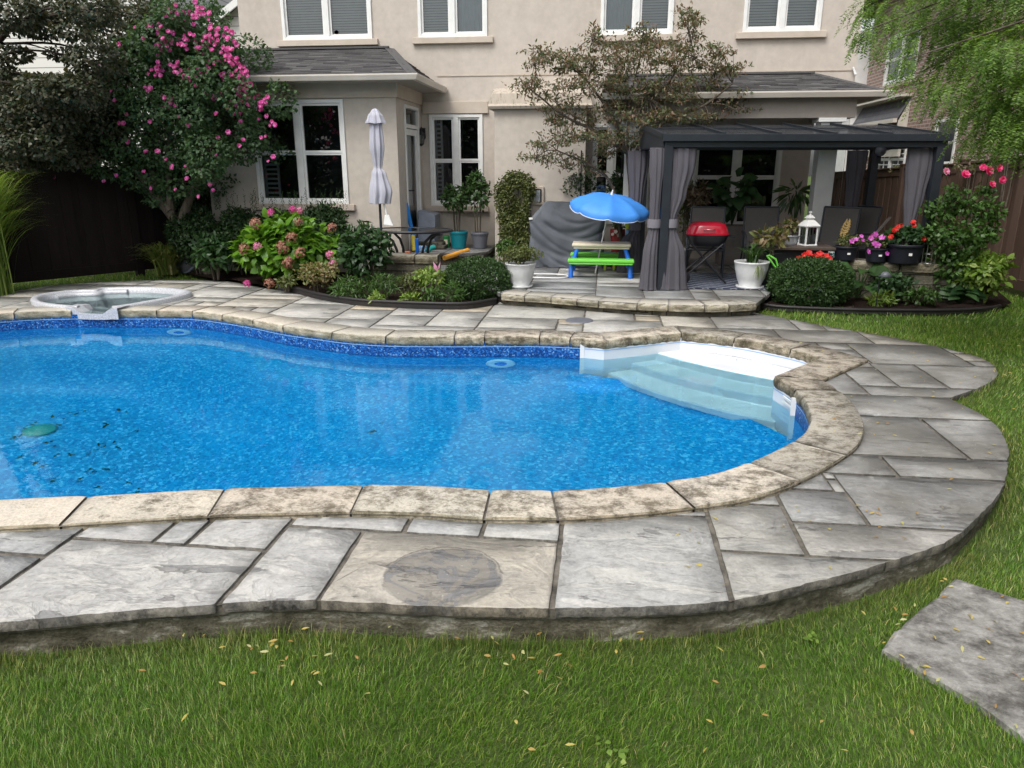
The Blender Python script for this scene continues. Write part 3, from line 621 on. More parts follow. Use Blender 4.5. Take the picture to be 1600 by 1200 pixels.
def floorz(x, y):
    p = np.column_stack([x, y]); d = dist_to(p, liner_line)
    hop = smst(-np.asarray(x), 1.2, 3.8)*smst(y, 3.6, 4.9)
    cove = 1-np.sqrt(np.clip(1-(1-np.clip(d/.30, 0, 1))**2, 0, 1))
    depth = -1.02-.95*hop*smst(d, .25, 1.35)
    return depth+cove*.28
gin = np.array(grid(-9.2, 3, 2.4, 9.4, .14)); gin = gin[inside(gin, liner_line)]; gd = dist_to(gin, liner_line); gin = gin[gd > .05]
fl = sheet('pool_floor', M['liner'], liner_line, (), lambda x, y: floorz(x, y), [tuple(p) for p in gin], pool_t)
fl.data.transform(basis(pool_t).inverted())
w = ribbon('pool_wall', M['liner'], main_ccw, -.74, COP-.004, False, 0, pool_t, rows=4, flip=True); w.data.transform(basis(pool_t).inverted())
bm = bmesh.new(); bm.from_mesh(fl.data); bm.to_mesh(fl.data); bm.free()
# white strip under the coping
rb = ribbon('liner_track', M['ltblue'], offset(pool, -.004), -.084, -.076, True, 0, pool_t, rows=1, flip=True); rb.data.transform(basis(pool_t).inverted())
# steps
bayp = [Vector(p) for p in bay]
def on(a, b, t): return a.lerp(b, t)
def tread_line(k):
    # front edge of tread k from the left wall to the right wall, bowed toward the water
    tL = [.27, .55, .80][k]; tR = [.28, .55, .80][k]
    L_ = BL_.lerp(TL, tL); R_ = BR_.lerp(Vector(corner[3]), min(1, tR*1.25)) if tR*1.25 < 1 else Vector(corner[3]).lerp(TR_, .25)
    back = (BL_+BR_)/2; m = (L_+R_)/2; out = (m-back).normalized(); d = R_-L_; pts = []
    for t in np.linspace(0, 1, 22):
        e = min(t, 1-t); bow = .17*(1-(2*t-1)**2)*(.55+.2*k)
        pts.append(L_+d*t+out*bow)
    return pts
stz = [-.172, -.43, -.68]
_bk = Vector((BR_.y-BL_.y, BL_.x-BR_.x)).normalized(); _bk = _bk if _bk.dot((BL_+BR_)/2-(TL+TR_)/2) > 0 else -_bk
steps = MB(); lv = [[BL_.lerp(BR_, t)+_bk*.16*math.sin(math.pi*t) for t in np.linspace(0, 1, 22)]]+[tread_line(k) for k in range(3)]+[[Vector(p) for p in (front if (Vector(front[0])-TL).length < .1 else front[::-1])]]
lv[4] = [Vector(front[int(round(i*(len(front)-1)/21))]) for i in range(22)]
zz = stz+[-.86]
for k in range(4):
    a, b = lv[k], lv[k+1]; z = zz[k]; rad = .03
    strips = []
    if k: strips.append([(p.x, p.y, zz[k-1]-rad) for p in a]); strips.append([(p.x*.97+q.x*.03, p.y*.97+q.y*.03, z+.02) for p, q in zip(a, b)])
    strips.append([(p.x*(.9)+q.x*.1, p.y*.9+q.y*.1, z) for p, q in zip(a, b)] if k else [(p.x, p.y, z) for p in a])
    if k < 3: strips.append([(p.x*.06+q.x*.94, p.y*.06+q.y*.94, z) for p, q in zip(a, b)]); strips.append([(q.x, q.y, z-rad) for q in b])
    else: strips.append([(q.x, q.y, z) for q in b])
    for s0, s1 in zip(strips, strips[1:]):
        base = len(steps.v); steps.v += s0+s1; m = len(s0); fs = [(base+i, base+m+i, base+m+i+1, base+i+1) for i in range(m-1)]; steps.f += fs; steps.sm += [True]*len(fs)
# front riser and flange down to the floor
fr = lv[4]; base = len(steps.v); steps.v += [(p.x, p.y, -.86) for p in fr]+[(p.x, p.y, -.95) for p in fr]; fs = [(base+i, base+22+i, base+23+i, base+i+1) for i in range(21)]; steps.f += fs; steps.sm += [True]*21
so_ = steps.build('pool_steps', M['fibre'], pool_t, world=True)
# walls of the bay
bw = MB(); bb = [(p[0], p[1]) for p in bay]; nb = len(bb)
vs = [(x, y, COP-.01) for x, y in bb]+[(x, y, -.95) for x, y in bb]; bw.add(vs, [(i, i+1, nb+i+1, nb+i) for i in range(nb-1)])
bw.build('step_surround', M['fibre'], pool_t, world=True)
fb = MB()
fb.tube([(p.x, p.y, -.86) for p in fr], .018, 6); fb.tube([(p.x, p.y, -.95) for p in fr], .014, 6)
for q in (Vector(front[0]), Vector(front[-1])):
    fb.bar((q.x, q.y, -.95), (q.x, q.y, COP-.012), .045, .02)
fb.build('step_flange', M['white'], pool_t, world=True)
for q, s_ in ((TL, BL_), (TR_, Vector(corner[3]))):
    tb = MB()
    d = (s_-q).normalized()
    for z in (-.09, -.13):
        tb.bar((q.x+d.x*.05, q.y+d.y*.05, z), (q.x+d.x*.22, q.y+d.y*.22, z), .012, .02)
    tb.build('trim_line', M['white'], pool_t, world=True)
# coping: rock-faced stones cut at the joints
def cumlen(l):
    s = [0]
    for a, b in zip(l, l[1:]+l[:1]): s.append(s[-1]+math.hypot(a[0]-b[0], a[1]-b[1]))
    return s
cl = cumlen(pool); total = cl[-1]; pa = np.array(pool)
def s_at(px, py, z):
    p = Z(px, py, z); i = int(np.argmin(np.hypot(pa[:, 0]-p.x, pa[:, 1]-p.y))); return cl[i]
jn = [(137,774,.03),(351,762,.03),(569,757,.03),(764,765,.03),(871,766,.03),(1040,752,.03),(1170,722,.03),(1245,689,.03),(1243,608,.03),(24,496,COP),(112,491,COP),(177,491,COP),(245,491,COP),(301,492,COP),(348,498,COP),(396,506,COP),(443,515,COP),(520,526,COP),(603,532,COP),(707,533,COP),(757,533,COP),(843,533,COP),(891,535,COP),(1064,526,COP),(1147,535,COP),(1235,552,COP)]
js = sorted({round(s_at(*j), 3) for j in jn}|{round(s_at_, 3) for s_at_ in [cl[int(np.argmin(np.hypot(pa[:,0]-x, pa[:,1]-y)))] for x, y in [(-3.9,2.9),(-4.8,2.75),(-5.8,2.8),(-6.8,3.0),(-7.6,3.5),(-8.2,4.0),(-8.6,4.8),(-8.7,5.7),(-8.5,6.7),(-8.0,7.5)]]})
sp_mid = (s_at(112,491,COP)+s_at(177,491,COP))/2
cv = []; cf = []; cc = []; rd = random.Random(21)
oa = cop_out
def station(s):
    s %= total; i = max(0, min(len(pool)-1, int(np.searchsorted(cl, s, 'right'))-1)); t = (s-cl[i])/max(1e-9, cl[i+1]-cl[i]); j = (i+1) % len(pool)
    a = Vector(pool[i]).lerp(Vector(pool[j]), t); b = Vector(oa[i]).lerp(Vector(oa[j]), t); return a, b
for a_, b_ in zip(js, js[1:]+[js[0]+total]):
    g = .006; s0, s1 = a_+g, b_-g
    if s1-s0 < .05 or abs((a_+b_)/2-sp_mid) < .2: continue
    cr = [s0]+[s for s in np.arange(s0+.04, s1-.02, .045)]+[s1]
    # make sure corners of the inner line get a station
    cr += [c for i, c in enumerate(cl[:-1]) for c in (c, c+total) if s0 < c < s1 and i in [int(np.argmin(np.hypot(pa[:,0]-q[0], pa[:,1]-q[1]))) for q in corner]]
    cr = sorted(cr); x = (station(s0)[0].x)
    c0 = rd.choice([(.64,.59,.51),(.58,.545,.48),(.67,.61,.53),(.60,.54,.465)])
    if x > .9: c0 = tuple(v*.82 for v in c0)
    zt = rd.uniform(-.003, .003); base = len(cv); m = 9
    for si, s in enumerate(cr):
        a, b = station(s); d = (b-a); L_ = d.length; d = d.normalized(); e = .012 if si in (0, len(cr)-1) else 0
        nz = lambda k: rd.uniform(-k, k)
        prof = [(.03, -.075), (.004+nz(.003), -.072), (-.010+nz(.006), -.045+nz(.005)), (-.009+nz(.006), -.012+nz(.005)), (-.004+nz(.003), .018), (.002+nz(.0015), .028), (.016, .031), (L_-.006, .03), (L_-.004, -.07)]
        for o_, z in prof: cv.append((a.x+d.x*o_, a.y+d.y*o_, z+zt-(.006 if e and z > 0 else 0))); cc.append(c0)
    for k in range(len(cr)-1):
        for q in range(m-1): cf.append((base+k*m+q, base+k*m+q+1, base+(k+1)*m+q+1, base+(k+1)*m+q))
        cf.append((base+k*m+m-1, base+k*m, base+(k+1)*m, base+(k+1)*m+m-1))
    ends = [[base+q for q in range(m)], [base+(len(cr)-1)*m+q for q in range(m)][::-1]]
    for e_ in ends:
        for q in range(1, m-1): cf.append((e_[0], e_[q], e_[q+1], e_[q+1]))
quads = np.array([f for f in cf if f[2] != f[3]]); tris = np.array([f[:3] for f in cf if f[2] == f[3]])
co_ = npmesh('coping', np.array(cv), [quads, tris], M['coping'], pool_t, world=True, col=np.array(cc))
bmj = MB(); lo = offset(pool, .03); hi_ = cop_out; nn_ = len(pool)
bmj.add([(x, y, .016) for x, y in lo]+[(x, y, .016) for x, y in hi_], [(i, (i+1) % nn_, nn_+(i+1) % nn_, nn_+i) for i in range(nn_) if abs(cl[i]-sp_mid) > .32]); bmj.build('coping_joint', M['mortar'], pool_t, world=True)
# lights on the far wall, drain, water
def pool_light(px, py):
    p = Z(px, py, -.19); i = int(np.argmin(np.hypot(pa[:, 0]-p.x, pa[:, 1]-p.y))); a = Vector(pool[i]); t = (Vector(pool[(i+2) % n])-Vector(pool[i-2])).normalized(); nr = Vector((-t.y, t.x))
    Mx = Matrix.LocRotScale(Vector((a.x, a.y, -.47)), Vector((nr.x, nr.y, 0)).to_track_quat('Z', 'Y'), None)
    m = MB(); m.lathe([(.11, 0), (.155, 0), (.16, .02), (.14, .035), (.11, .03)], n=28, M=Mx); o = m.build('pool_light', M['ring'], pool_t, world=True)
    m = MB(); m.lathe([(0.0, .035), (.06, .032), (.11, .02), (.112, .005)][::-1], n=28, M=Mx); q = m.build('lens', M['bluefoam'], o, world=False); q.data.transform(basis(pool_t).inverted())
pool_light(313, 500); pool_light(785, 540)
def through(px, py, zb, n=1.333, zw=-.18):
    d = Vector(ray(px, py)).normalized(); t = (zw-CAM_H)/d.z; p = Vector((0, 0, CAM_H))+d*t; h = math.hypot(d.x, d.y); sn = h/n; cs = math.sqrt(1-sn*sn); k = (zw-zb)*sn/cs
    return Vector((p.x+d.x/h*k, p.y+d.y/h*k, zb))
p = through(62, 671, -1.93); p.z = float(floorz([p.x], [p.y])[0])+.012
m = MB(); m.lathe([(.13, 0), (.15, .012), (.13, .03), (.05, .045), (.0, .048)], (p.x, p.y, p.z), 24); m.build('main_drain', M['tealtoy'], pool_t, world=True)
wat = sheet('pool_water', M['water'], offset(pool, -.001), (), lambda x, y: np.full(len(x), -.18)); tag(wat, kind='structure')
# ---- patio and its step
def col_pat(r, rd):
    c = rd.choice([(.36,.36,.35),(.31,.315,.315),(.40,.395,.38),(.28,.285,.285)]); return c
rp = ashlar(patio_outline, (), .31, 23)
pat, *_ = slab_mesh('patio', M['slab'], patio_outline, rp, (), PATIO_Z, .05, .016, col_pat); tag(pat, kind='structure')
pj = sheet('patio_joints', M['mortar'], offset(patio_outline, -.012), (), lambda x, y: np.full(len(x), PATIO_Z-.011)); tag(pj, kind='structure')
pr_ = ribbon('patio_riser', M['block'], offset(patio_outline, -.06), -.2, PATIO_Z-.045, True, .004, rows=2); tag(pr_, kind='structure')
def stone_row(name, line, width, z0, z1, mat, seed, lens=(.28, .5), colr=None, rough=.012, parent=None):
    """a row of rock-faced cap stones along an open line; the face looks to the right of travel"""
    rd = random.Random(seed); L = [0]
    for a, b in zip(line, line[1:]): L.append(L[-1]+math.hypot(a[0]-b[0], a[1]-b[1]))
    def at(s):
        i = max(0, min(len(line)-2, int(np.searchsorted(L, s, 'right'))-1)); t = (s-L[i])/max(1e-9, L[i+1]-L[i]); a = Vector(line[i]).lerp(Vector(line[i+1]), t)
        e = (Vector(line[min(i+2, len(line)-1)])-Vector(line[max(0, i-1)])).normalized(); return a, Vector((e.y, -e.x))
    s = 0; v = []; f = []; c = []
    while s < L[-1]-.08:
        ln = rd.uniform(*lens); e_ = min(L[-1], s+ln)
        if L[-1]-e_ < .12: e_ = L[-1]
        st = [s+.005]+list(np.arange(s+.04, e_-.02, .05))+[e_-.005]; base = len(v); col = rd.choice([(.50,.47,.42),(.44,.42,.38),(.53,.50,.44)]) if colr is None else rd.choice(colr); dz = rd.uniform(-.004, .004)
        for x in st:
            a, nr = at(x); k = lambda q: rd.uniform(-q, q); h = z1-z0
            for o_, z in ((0, z0), (.0, z0), (rough+k(rough), z0+h*.3), (rough*1.2+k(rough), z0+h*.62), (k(.004), z1-.008), (-.015, z1), (-width, z1), (-width, z0)):
                v.append((a.x+nr.x*o_, a.y+nr.y*o_, z+dz)); c.append(col)
        for q in range(len(st)-1):
            for j in range(8): f.append((base+q*8+j, base+(q+1)*8+j, base+(q+1)*8+(j+1) % 8, base+q*8+(j+1) % 8))
        for e2 in ([base+j for j in range(8)][::-1], [base+(len(st)-1)*8+j for j in range(8)]):
            for j in range(1, 7): f.append((e2[0], e2[j], e2[j+1], e2[j+1]))
        s = e_
    q = np.array([x for x in f if x[2] != x[3]]); t = np.array([x[:3] for x in f if x[2] == x[3]])
    return npmesh(name, np.array(v), [q, t], mat, parent, world=parent is not None, col=np.array(c))
tag(stone_row('patio_step', step_line, .32, PATIO_Z-.085, PATIO_Z+.006, M['coping'], 4), kind='structure')
# terrace by the door
m = MB(); m.box(-3.3, -2.0, 12.28, 13.63, .12, .30); tr_ = m.build('terrace_base', M['block']); tag(tr_, kind='structure')
rt = ashlar([(-3.3,12.2),(-1.95,12.2),(-1.95,13.64),(-3.3,13.64)], (), .42, 3)
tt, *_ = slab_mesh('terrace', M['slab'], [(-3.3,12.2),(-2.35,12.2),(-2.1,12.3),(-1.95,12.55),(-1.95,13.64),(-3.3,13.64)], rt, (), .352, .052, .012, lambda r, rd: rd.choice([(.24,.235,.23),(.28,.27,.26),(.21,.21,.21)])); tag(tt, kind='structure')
# planting beds
bedL = bed[::-1]+[(-1.45,9.9),(-2.3,10.77),(-3.25,10.9),(-3.32,11.98),(-6.7,11.98),(-6.9,11.5)]
def bed_sheet(name, poly, z, seed):
    poly = ccw(poly); rd = random.Random(seed); g = np.array(grid(min(p[0] for p in poly), max(p[0] for p in poly), min(p[1] for p in poly), max(p[1] for p in poly), .12)); g = g[inside(g, offset(poly, -.05))]
    o = sheet(name, M['mulch'], poly, (), lambda x, y: z+.02*np.sin(x*7)*np.sin(y*9)+np.random.default_rng(seed).uniform(-.012, .012, len(x)), [tuple(p) for p in g]); tag(o, kind='structure'); return o
bed_sheet('planting_bed', bedL, .035, 1)
bedR_px = [(1186,479),(1215,483),(1250,485),(1330,488),(1400,489),(1480,489),(1540,486),(1562,482)]
bedR_line = smooth(Z2(bedR_px, 0), .1, False)
bedR = bedR_line+[(5.35,10.3),(5.6,11.2),(4.9,11.2),(4.9,10.3),(3.2,10.7),(2.3,10.4)]
bed_sheet('flower_bed', bedR, .03, 2)
def edging(name, label, line, z0, z1, curl=0):
    m = MB(); m.tube([(x, y, z1) for x, y in line], .022, 6); n = len(line)
    for (a, b) in zip(line, line[1:]): m.bar((a[0], a[1], (z0+z1)/2), (b[0], b[1], (z0+z1)/2), .018, z1-z0)
    return tag(m.build(name, M['edging']), label, 'garden edging')
edging('garden_edging', 'black plastic lawn edging curving round the hydrangea bed beside the paving', [(x, y) for x, y in bed if x > -4.75][::1], 0, .075)
edging('garden_edging', 'black plastic edging between the right lawn and the hosta bed', bedR_line, -.02, .035)
# ---- spa
spa_t = thing('spa_tub', 'white speckled kidney shaped spa sunk in the paving, spilling into the pool', 'hot tub', (-6.6, 9.2, 0))
cutL, cutR = Z(118,480,.06), Z(176,480,.06)
sp = spa_line; c_ = np.array(sp).mean(0)
def ring(k, z): return [(c_[0]+(x-c_[0])*k, c_[1]+(y-c_[1])*k, z) for x, y in sp]
rings = [ring(1.0, -.05), ring(1.0, .045), ring(.985, .062), ring(.93, .066), ring(.90, .05), ring(.875, -.06), ring(.86, -.30), ring(.60, -.36), ring(.55, -.75), ring(.02, -.78)]
m = MB(); ns = len(sp); vs = [v for r_ in rings for v in r_]; fs = []
notch = [cutL.x-.02 < x < cutR.x+.02 and y < 8.75 for x, y in sp]
for j in range(len(rings)-1):
    for i in range(ns):
        if j < 5 and notch[i] and notch[(i+1) % ns]: continue
        fs.append((j*ns+i, j*ns+(i+1) % ns, (j+1)*ns+(i+1) % ns, (j+1)*ns+i))
m.add(vs, fs, True); m.build('shell', M['spa'], spa_t, world=True)
ys = [p for p, q in zip(sp, notch) if q]; yb = min(p[1] for p in ys) if ys else 8.45
yp = min(pa[np.abs(pa[:, 0]-(cutL.x+cutR.x)/2) < .15][:, 1].tolist(), key=lambda v: abs(v-yb))
m = MB(); xl, xr = cutL.x-.02, cutR.x+.02; F_ = yp-.035
prof = [(xl-.10, .064), (xl-.01, .060), (xl+.10, -.010), (xr-.10, -.010), (xr+.01, .060), (xr+.10, .064)]
rows_ = [[(x, F_, z) for x, z in prof], [(x, F_+.05, z-(.010 if z < 0 else 0)) for x, z in prof], [(x, yb+.16, z-(.02 if z < 0 else 0)) for x, z in prof], [(x, yb+.30, z-(.12 if z < 0 else .02)) for x, z in prof]]
low_ = [(x, F_, min(z, 0)-.075) for x, z in prof]; vs = low_+[v for r_ in rows_ for v in r_]
m.add(vs, [(k*6+i, k*6+i+1, k*6+7+i, k*6+6+i) for k in range(4) for i in range(5)], False); m.build('spillway', M['spa'], spa_t, world=True, bevel=.004)
# bench and head rest inside the tub
m = MB(); cc_ = Vector((c_[0], c_[1])); bp = [(cc_.x+(x-cc_.x)*.88, cc_.y+(y-cc_.y)*.88) for x, y in sp if x < c_[0]-.2 and y > c_[1]+.12]
if len(bp) > 2: m.tube([(x, y, -.01) for x, y in bp], .05, 8); m.build('seat_rim', M['spa'], spa_t, world=True)
sw = sheet('spa_water', M['spa_water'], [((min(max(x, xl+.09), xr-.09), yp-.01) if q else (x, y)) for (x, y, z), q in zip(ring(.872, 0), notch)], (), lambda x, y: np.full(len(x), -.014)); tag(sw, kind='structure')
# skimmer lid and stain marks on the paving
p = Z(905, 501, 0); m = MB(); m.lathe([(.0, .006), (.15, .006), (.162, .004), (.165, -.02)][::-1], (p.x, p.y, .004), 32); tag(m.build('skimmer_lid', M['greypot']), 'round grey skimmer lid set flush in the far paving', 'lid')
# stepping slab on the near lawn
sspx = [(1495,902),(1530,915),(1620,942),(1720,985),(1720,1240),(1600,1147),(1520,1090),(1440,1045),(1380,1012),(1400,985),(1440,950)]
zt = float(gz([1.5], [3.0])[0])+.016; ssl = ccw(smooth(Z2(sspx, zt), .05, True, tuple(range(11)))); rd = random.Random(8); ssl = [(x+rd.uniform(-.006, .006), y+rd.uniform(-.006, .006)) for x, y in ssl]
m = MB(); ns = len(ssl); si = offset(ssl, -.015); m.add([(x, y, zt) for x, y in si], [tuple(range(ns))]); m.add([(x, y, zt-.012) for x, y in ssl]+[(x, y, zt) for x, y in si]+[(x, y, zt-.1) for x, y in ssl], [(i, (i+1) % ns, ns+(i+1) % ns, ns+i) for i in range(ns)]+[(2*ns+i, 2*ns+(i+1) % ns, (i+1) % ns, i) for i in range(ns)])
tag(m.build('stepping_stone', M['stepping']), 'large mottled grey stepping stone set in the near lawn', 'stepping stone')
# the chipped, darker round patch on the tan slab is wear of that slab
# ================================================================ house, neighbours, fences
VB, VM, UD = 12.0, 13.66, -3.31
house = thing('stucco_house', 'two storey beige stucco house with a bay room and white windows behind the pool', 'house', (-1.3, 13.7, 0))
class Face:
    """a wall plane: a runs along the wall, z up, d outward"""
    def __init__(s, o, ax, out): s.o = Vector(o); s.ax = Vector(ax); s.out = Vector(out)
    def P(s, a, z, d=0): return s.o+s.ax*a+s.out*d+Vector((0, 0, z))
    def box(s, m, a0, a1, z0, z1, d0, d1):
        vs = [s.P(a, z, d) for z in (z0, z1) for a, d in ((a0, d1), (a1, d1), (a1, d0), (a0, d0))]
        f = [(3, 2, 1, 0), (4, 5, 6, 7), (0, 1, 5, 4), (1, 2, 6, 5), (2, 3, 7, 6), (3, 0, 4, 7)]
        if s.ax.cross(Vector((0, 0, 1))).dot(s.out) < 0: f = [x[::-1] for x in f]
        m.add(vs, f)
def wall(name, mat, F, a0, a1, z0, z1, holes, parent, reveal=.11):
    vs = []; es = []
    def loop(l): b = len(vs); vs.extend([Vector(p) for p in l]); es.extend([(b+i, b+(i+1) % len(l)) for i in range(len(l))])
    loop([(a0, z0), (a1, z0), (a1, z1), (a0, z1)]); [loop([(h[0], h[2]), (h[1], h[2]), (h[1], h[3]), (h[0], h[3])]) for h in holes]
    ov, _, of, *_ = delaunay_2d_cdt(vs, es, [], 0, 1e-5); m = MB(); fs = []
    flip = F.ax.cross(Vector((0, 0, 1))).dot(F.out) < 0
    for f in of:
        c = sum((ov[i] for i in f), Vector((0, 0)))/len(f)
        if any(h[0] < c.x < h[1] and h[2] < c.y < h[3] for h in holes): continue
        fs.append(tuple(f)[::-1] if flip else tuple(f))
    m.add([F.P(v.x, v.y, 0) for v in ov], fs)
    for h in holes:
        q = [(h[0], h[2]), (h[1], h[2]), (h[1], h[3]), (h[0], h[3])]
        v = [F.P(a, z, 0) for a, z in q]+[F.P(a, z, -reveal) for a, z in q]; ff = [(i, (i+1) % 4, 4+(i+1) % 4, 4+i) for i in range(4)]
        m.add(v, ff if flip else [f[::-1] for f in ff])
    return m.build(name, mat, parent, world=True)
def window(F, a0, a1, z0, z1, parent, cols=2, rows=2, sill=True, blind=(), shut=(), drape=(), fw=.055, frame=None, d=.03, grid_=None, header=None):
    """white framed window set in its opening: frame > sash, pane, blind, sill, room"""
    fm = frame or M['white']; m = MB()
    F.box(m, a0, a0+fw, z0, z1, -.07, d); F.box(m, a1-fw, a1, z0, z1, -.07, d); F.box(m, a0+fw, a1-fw, z0, z0+fw, -.07, d-.002); F.box(m, a0+fw, a1-fw, z1-fw, z1, -.07, d-.002)
    w = (a1-a0-2*fw); cw = w/cols
    for i in range(1, cols): x = a0+fw+cw*i; F.box(m, x-.045, x+.045, z0+fw, z1-fw, -.07, d-.004)
    fr = m.build('window', fm, parent, world=True, bevel=.004)
    for i in range(cols):
        x0 = a0+fw+cw*i+(.045 if i else 0); x1 = a0+fw+cw*(i+1)-(.045 if i < cols-1 else 0)
        zs = [z0+fw, z1-fw] if rows == 1 else [z0+fw, z0+(z1-z0)*.5, z1-fw]
        for j in range(rows):
            lo, hi = zs[j], zs[j+1]; s = MB(); k = .035; dd = .0 if j == 0 else .012
            F.box(s, x0, x0+k, lo, hi, -.05+dd, -.01+dd); F.box(s, x1-k, x1, lo, hi, -.05+dd, -.01+dd); F.box(s, x0+k, x1-k, lo, lo+k, -.05+dd, -.012+dd); F.box(s, x0+k, x1-k, hi-k, hi, -.05+dd, -.012+dd)
            if grid_:
                for g in range(1, grid_[0]): x = x0+(x1-x0)*g/grid_[0]; F.box(s, x-.012, x+.012, lo+k, hi-k, -.04, -.018)
                for g in range(1, grid_[1]): z = lo+(hi-lo)*g/grid_[1]; F.box(s, x0+k, x1-k, z-.012, z+.012, -.04, -.019)
            so = s.build('sash', fm, fr, world=True); so.parent = fr
            p = MB(); p.add([F.P(a, z, -.032+dd) for a, z in ((x0+k*.5, lo+k*.5), (x1-k*.5, lo+k*.5), (x1-k*.5, hi-k*.5), (x0+k*.5, hi-k*.5))], [(0, 1, 2, 3)]); p.build('pane', M['glass'], fr, world=True)
        if i in blind:
            b = MB(); z = z1-fw-.03; 
            while z > z0+fw: F.box(b, x0+.02, x1-.02, z-.036, z-.004, -.115, -.105); F.box(b, x0+.02, x1-.02, z-.006, z-.003, -.125, -.095); z -= .042
            b.build('blind', M['blind'], fr, world=True)
        if i in shut:
            b = MB(); s0, s1 = (x0+.02, x0+(x1-x0)*.42) if i == 0 else (x0+.02, x0+(x1-x0)*.14)
            F.box(b, s0, s0+.035, z0+fw, z1-fw, -.13, -.10); F.box(b, s1-.035, s1, z0+fw, z1-fw, -.13, -.10); z = z1-fw-.08
            while z > z0+fw+.04: F.box(b, s0+.035, s1-.035, z-.045, z-.012, -.128, -.104); z -= .075
            b.build('shutter', M['shutter'], fr, world=True)
        if i in drape:
            b = MB(); n_ = 26; s0, s1 = x0+(x1-x0)*.06, x1-(x1-x0)*.04; vs = []
            for q in range(n_+1): a = s0+(s1-s0)*q/n_; vs += [F.P(a, z0+fw, -.13+.015*math.sin(q*1.9)), F.P(a, z1-fw, -.13+.012*math.sin(q*1.9))]
            b.add(vs, [(2*q, 2*q+2, 2*q+3, 2*q+1) for q in range(n_)], True); b.build('drape', M['curtain_white'], fr, world=True)
    r = MB(); D = .9
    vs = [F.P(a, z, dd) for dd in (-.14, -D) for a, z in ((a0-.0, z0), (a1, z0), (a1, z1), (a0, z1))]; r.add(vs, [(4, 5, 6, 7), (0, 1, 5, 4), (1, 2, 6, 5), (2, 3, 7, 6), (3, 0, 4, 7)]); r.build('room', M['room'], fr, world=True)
    if sill:
        s = MB(); F.box(s, a0-.10, a1+.10, z0-.10, z0-.002, -.002, .07); s.build('sill', M['trim'], fr, world=True, bevel=.006)
    if header:
        s = MB(); F.box(s, a0-.10, a1+.10, z1+.01, z1+.01+header, -.002, .045); s.build('header', M['trim'], fr, world=True, bevel=.006)
    return fr
FM = Face((0, VM, 0), (1, 0, 0), (0, -1, 0)); FB = Face((0, VB, 0), (1, 0, 0), (0, -1, 0)); FS = Face((UD, 0, 0), (0, 1, 0), (1, 0, 0)); FW = Face((-6.56, 0, 0), (0, 1, 0), (-1, 0, 0))
ZT = 5.9
winsM = [dict(a0=-3.17, a1=-2.20, z0=1.05, z1=2.63, header=.20, shut=(0, 1)), dict(a0=-.25, a1=.42, z0=.75, z1=2.45, sill=False), dict(a0=.70, a1=1.25, z0=.75, z1=2.45, sill=False, cols=1), dict(a0=1.50, a1=2.98, z0=.72, z1=2.40, sill=False),
 dict(a0=-5.76, a1=-4.13, z0=3.88, z1=5.2, blind=(0, 1), rows=1), dict(a0=-3.31, a1=-2.10, z0=3.88, z1=5.2, drape=(1,), blind=(0,), rows=1), dict(a0=-.18, a1=1.02, z0=3.86, z1=5.2, drape=(0,), blind=(1,), rows=1), dict(a0=2.15, a1=3.38, z0=3.86, z1=5.2, blind=(0, 1), rows=1)]
wall('wall', M['stucco'], FM, -6.56, 4.02, -.1, ZT, [(w['a0'], w['a1'], w['z0'], w['z1']) for w in winsM]+[(3.45, 4.0195, -.0995, 2.70)], house, .02)
for w in winsM: window(FM, parent=house, **w)
# upper sashes: meeting rail near the top of the upper windows
# bay room
wb = dict(a0=-5.70, a1=-4.16, z0=1.15, z1=2.76, shut=(0,))
wall('bay_wall', M['stucco'], FB, -6.56, UD, -.1, 3.0, [(wb['a0'], wb['a1'], wb['z0'], wb['z1'])], house)
window(FB, parent=house, **wb)
F_door = (12.47, 13.40)
wall('bay_side_wall', M['stucco'], FS, VB, VM, -.1, 3.0, [(F_door[0], F_door[1], .36, 2.72)], house)
m = MB(); m.add([(-6.56, VB, -.1), (-6.56, 22, -.1), (-6.56, 22, ZT), (-6.56, VB, 3.0), (-6.56, VM, 3.0), (-6.56, VM, ZT)], [(0, 3, 4, 1), (1, 4, 5, 2)]); m.build('end_wall', M['stucco'], house, world=True)
m = MB(); m.add([(4.02, VM, 2.7), (4.02, 22, 2.7), (4.02, 22, ZT), (4.02, VM, ZT), (3.45, VM, -.1), (3.45, 22, -.1), (3.45, 22, 2.7), (3.45, VM, 2.7)], [(0, 1, 2, 3), (4, 5, 6, 7), (0, 7, 6, 1)]); m.build('end_wall', M['stucco'], house, world=True)
# belt seam and bay frieze
m = MB(); FM.box(m, -3.0, 4.0, 3.255, 3.275, 0, .012); m.build('belt_line', M['trim'], house, world=True)
m = MB(); FB.box(m, -6.60, UD+.035, 2.78, 3.0, .002, .04); FS.box(m, VB-.03, VM, 2.78, 3.0, .002, .035); m.build('frieze', M['trim'], house, world=True)
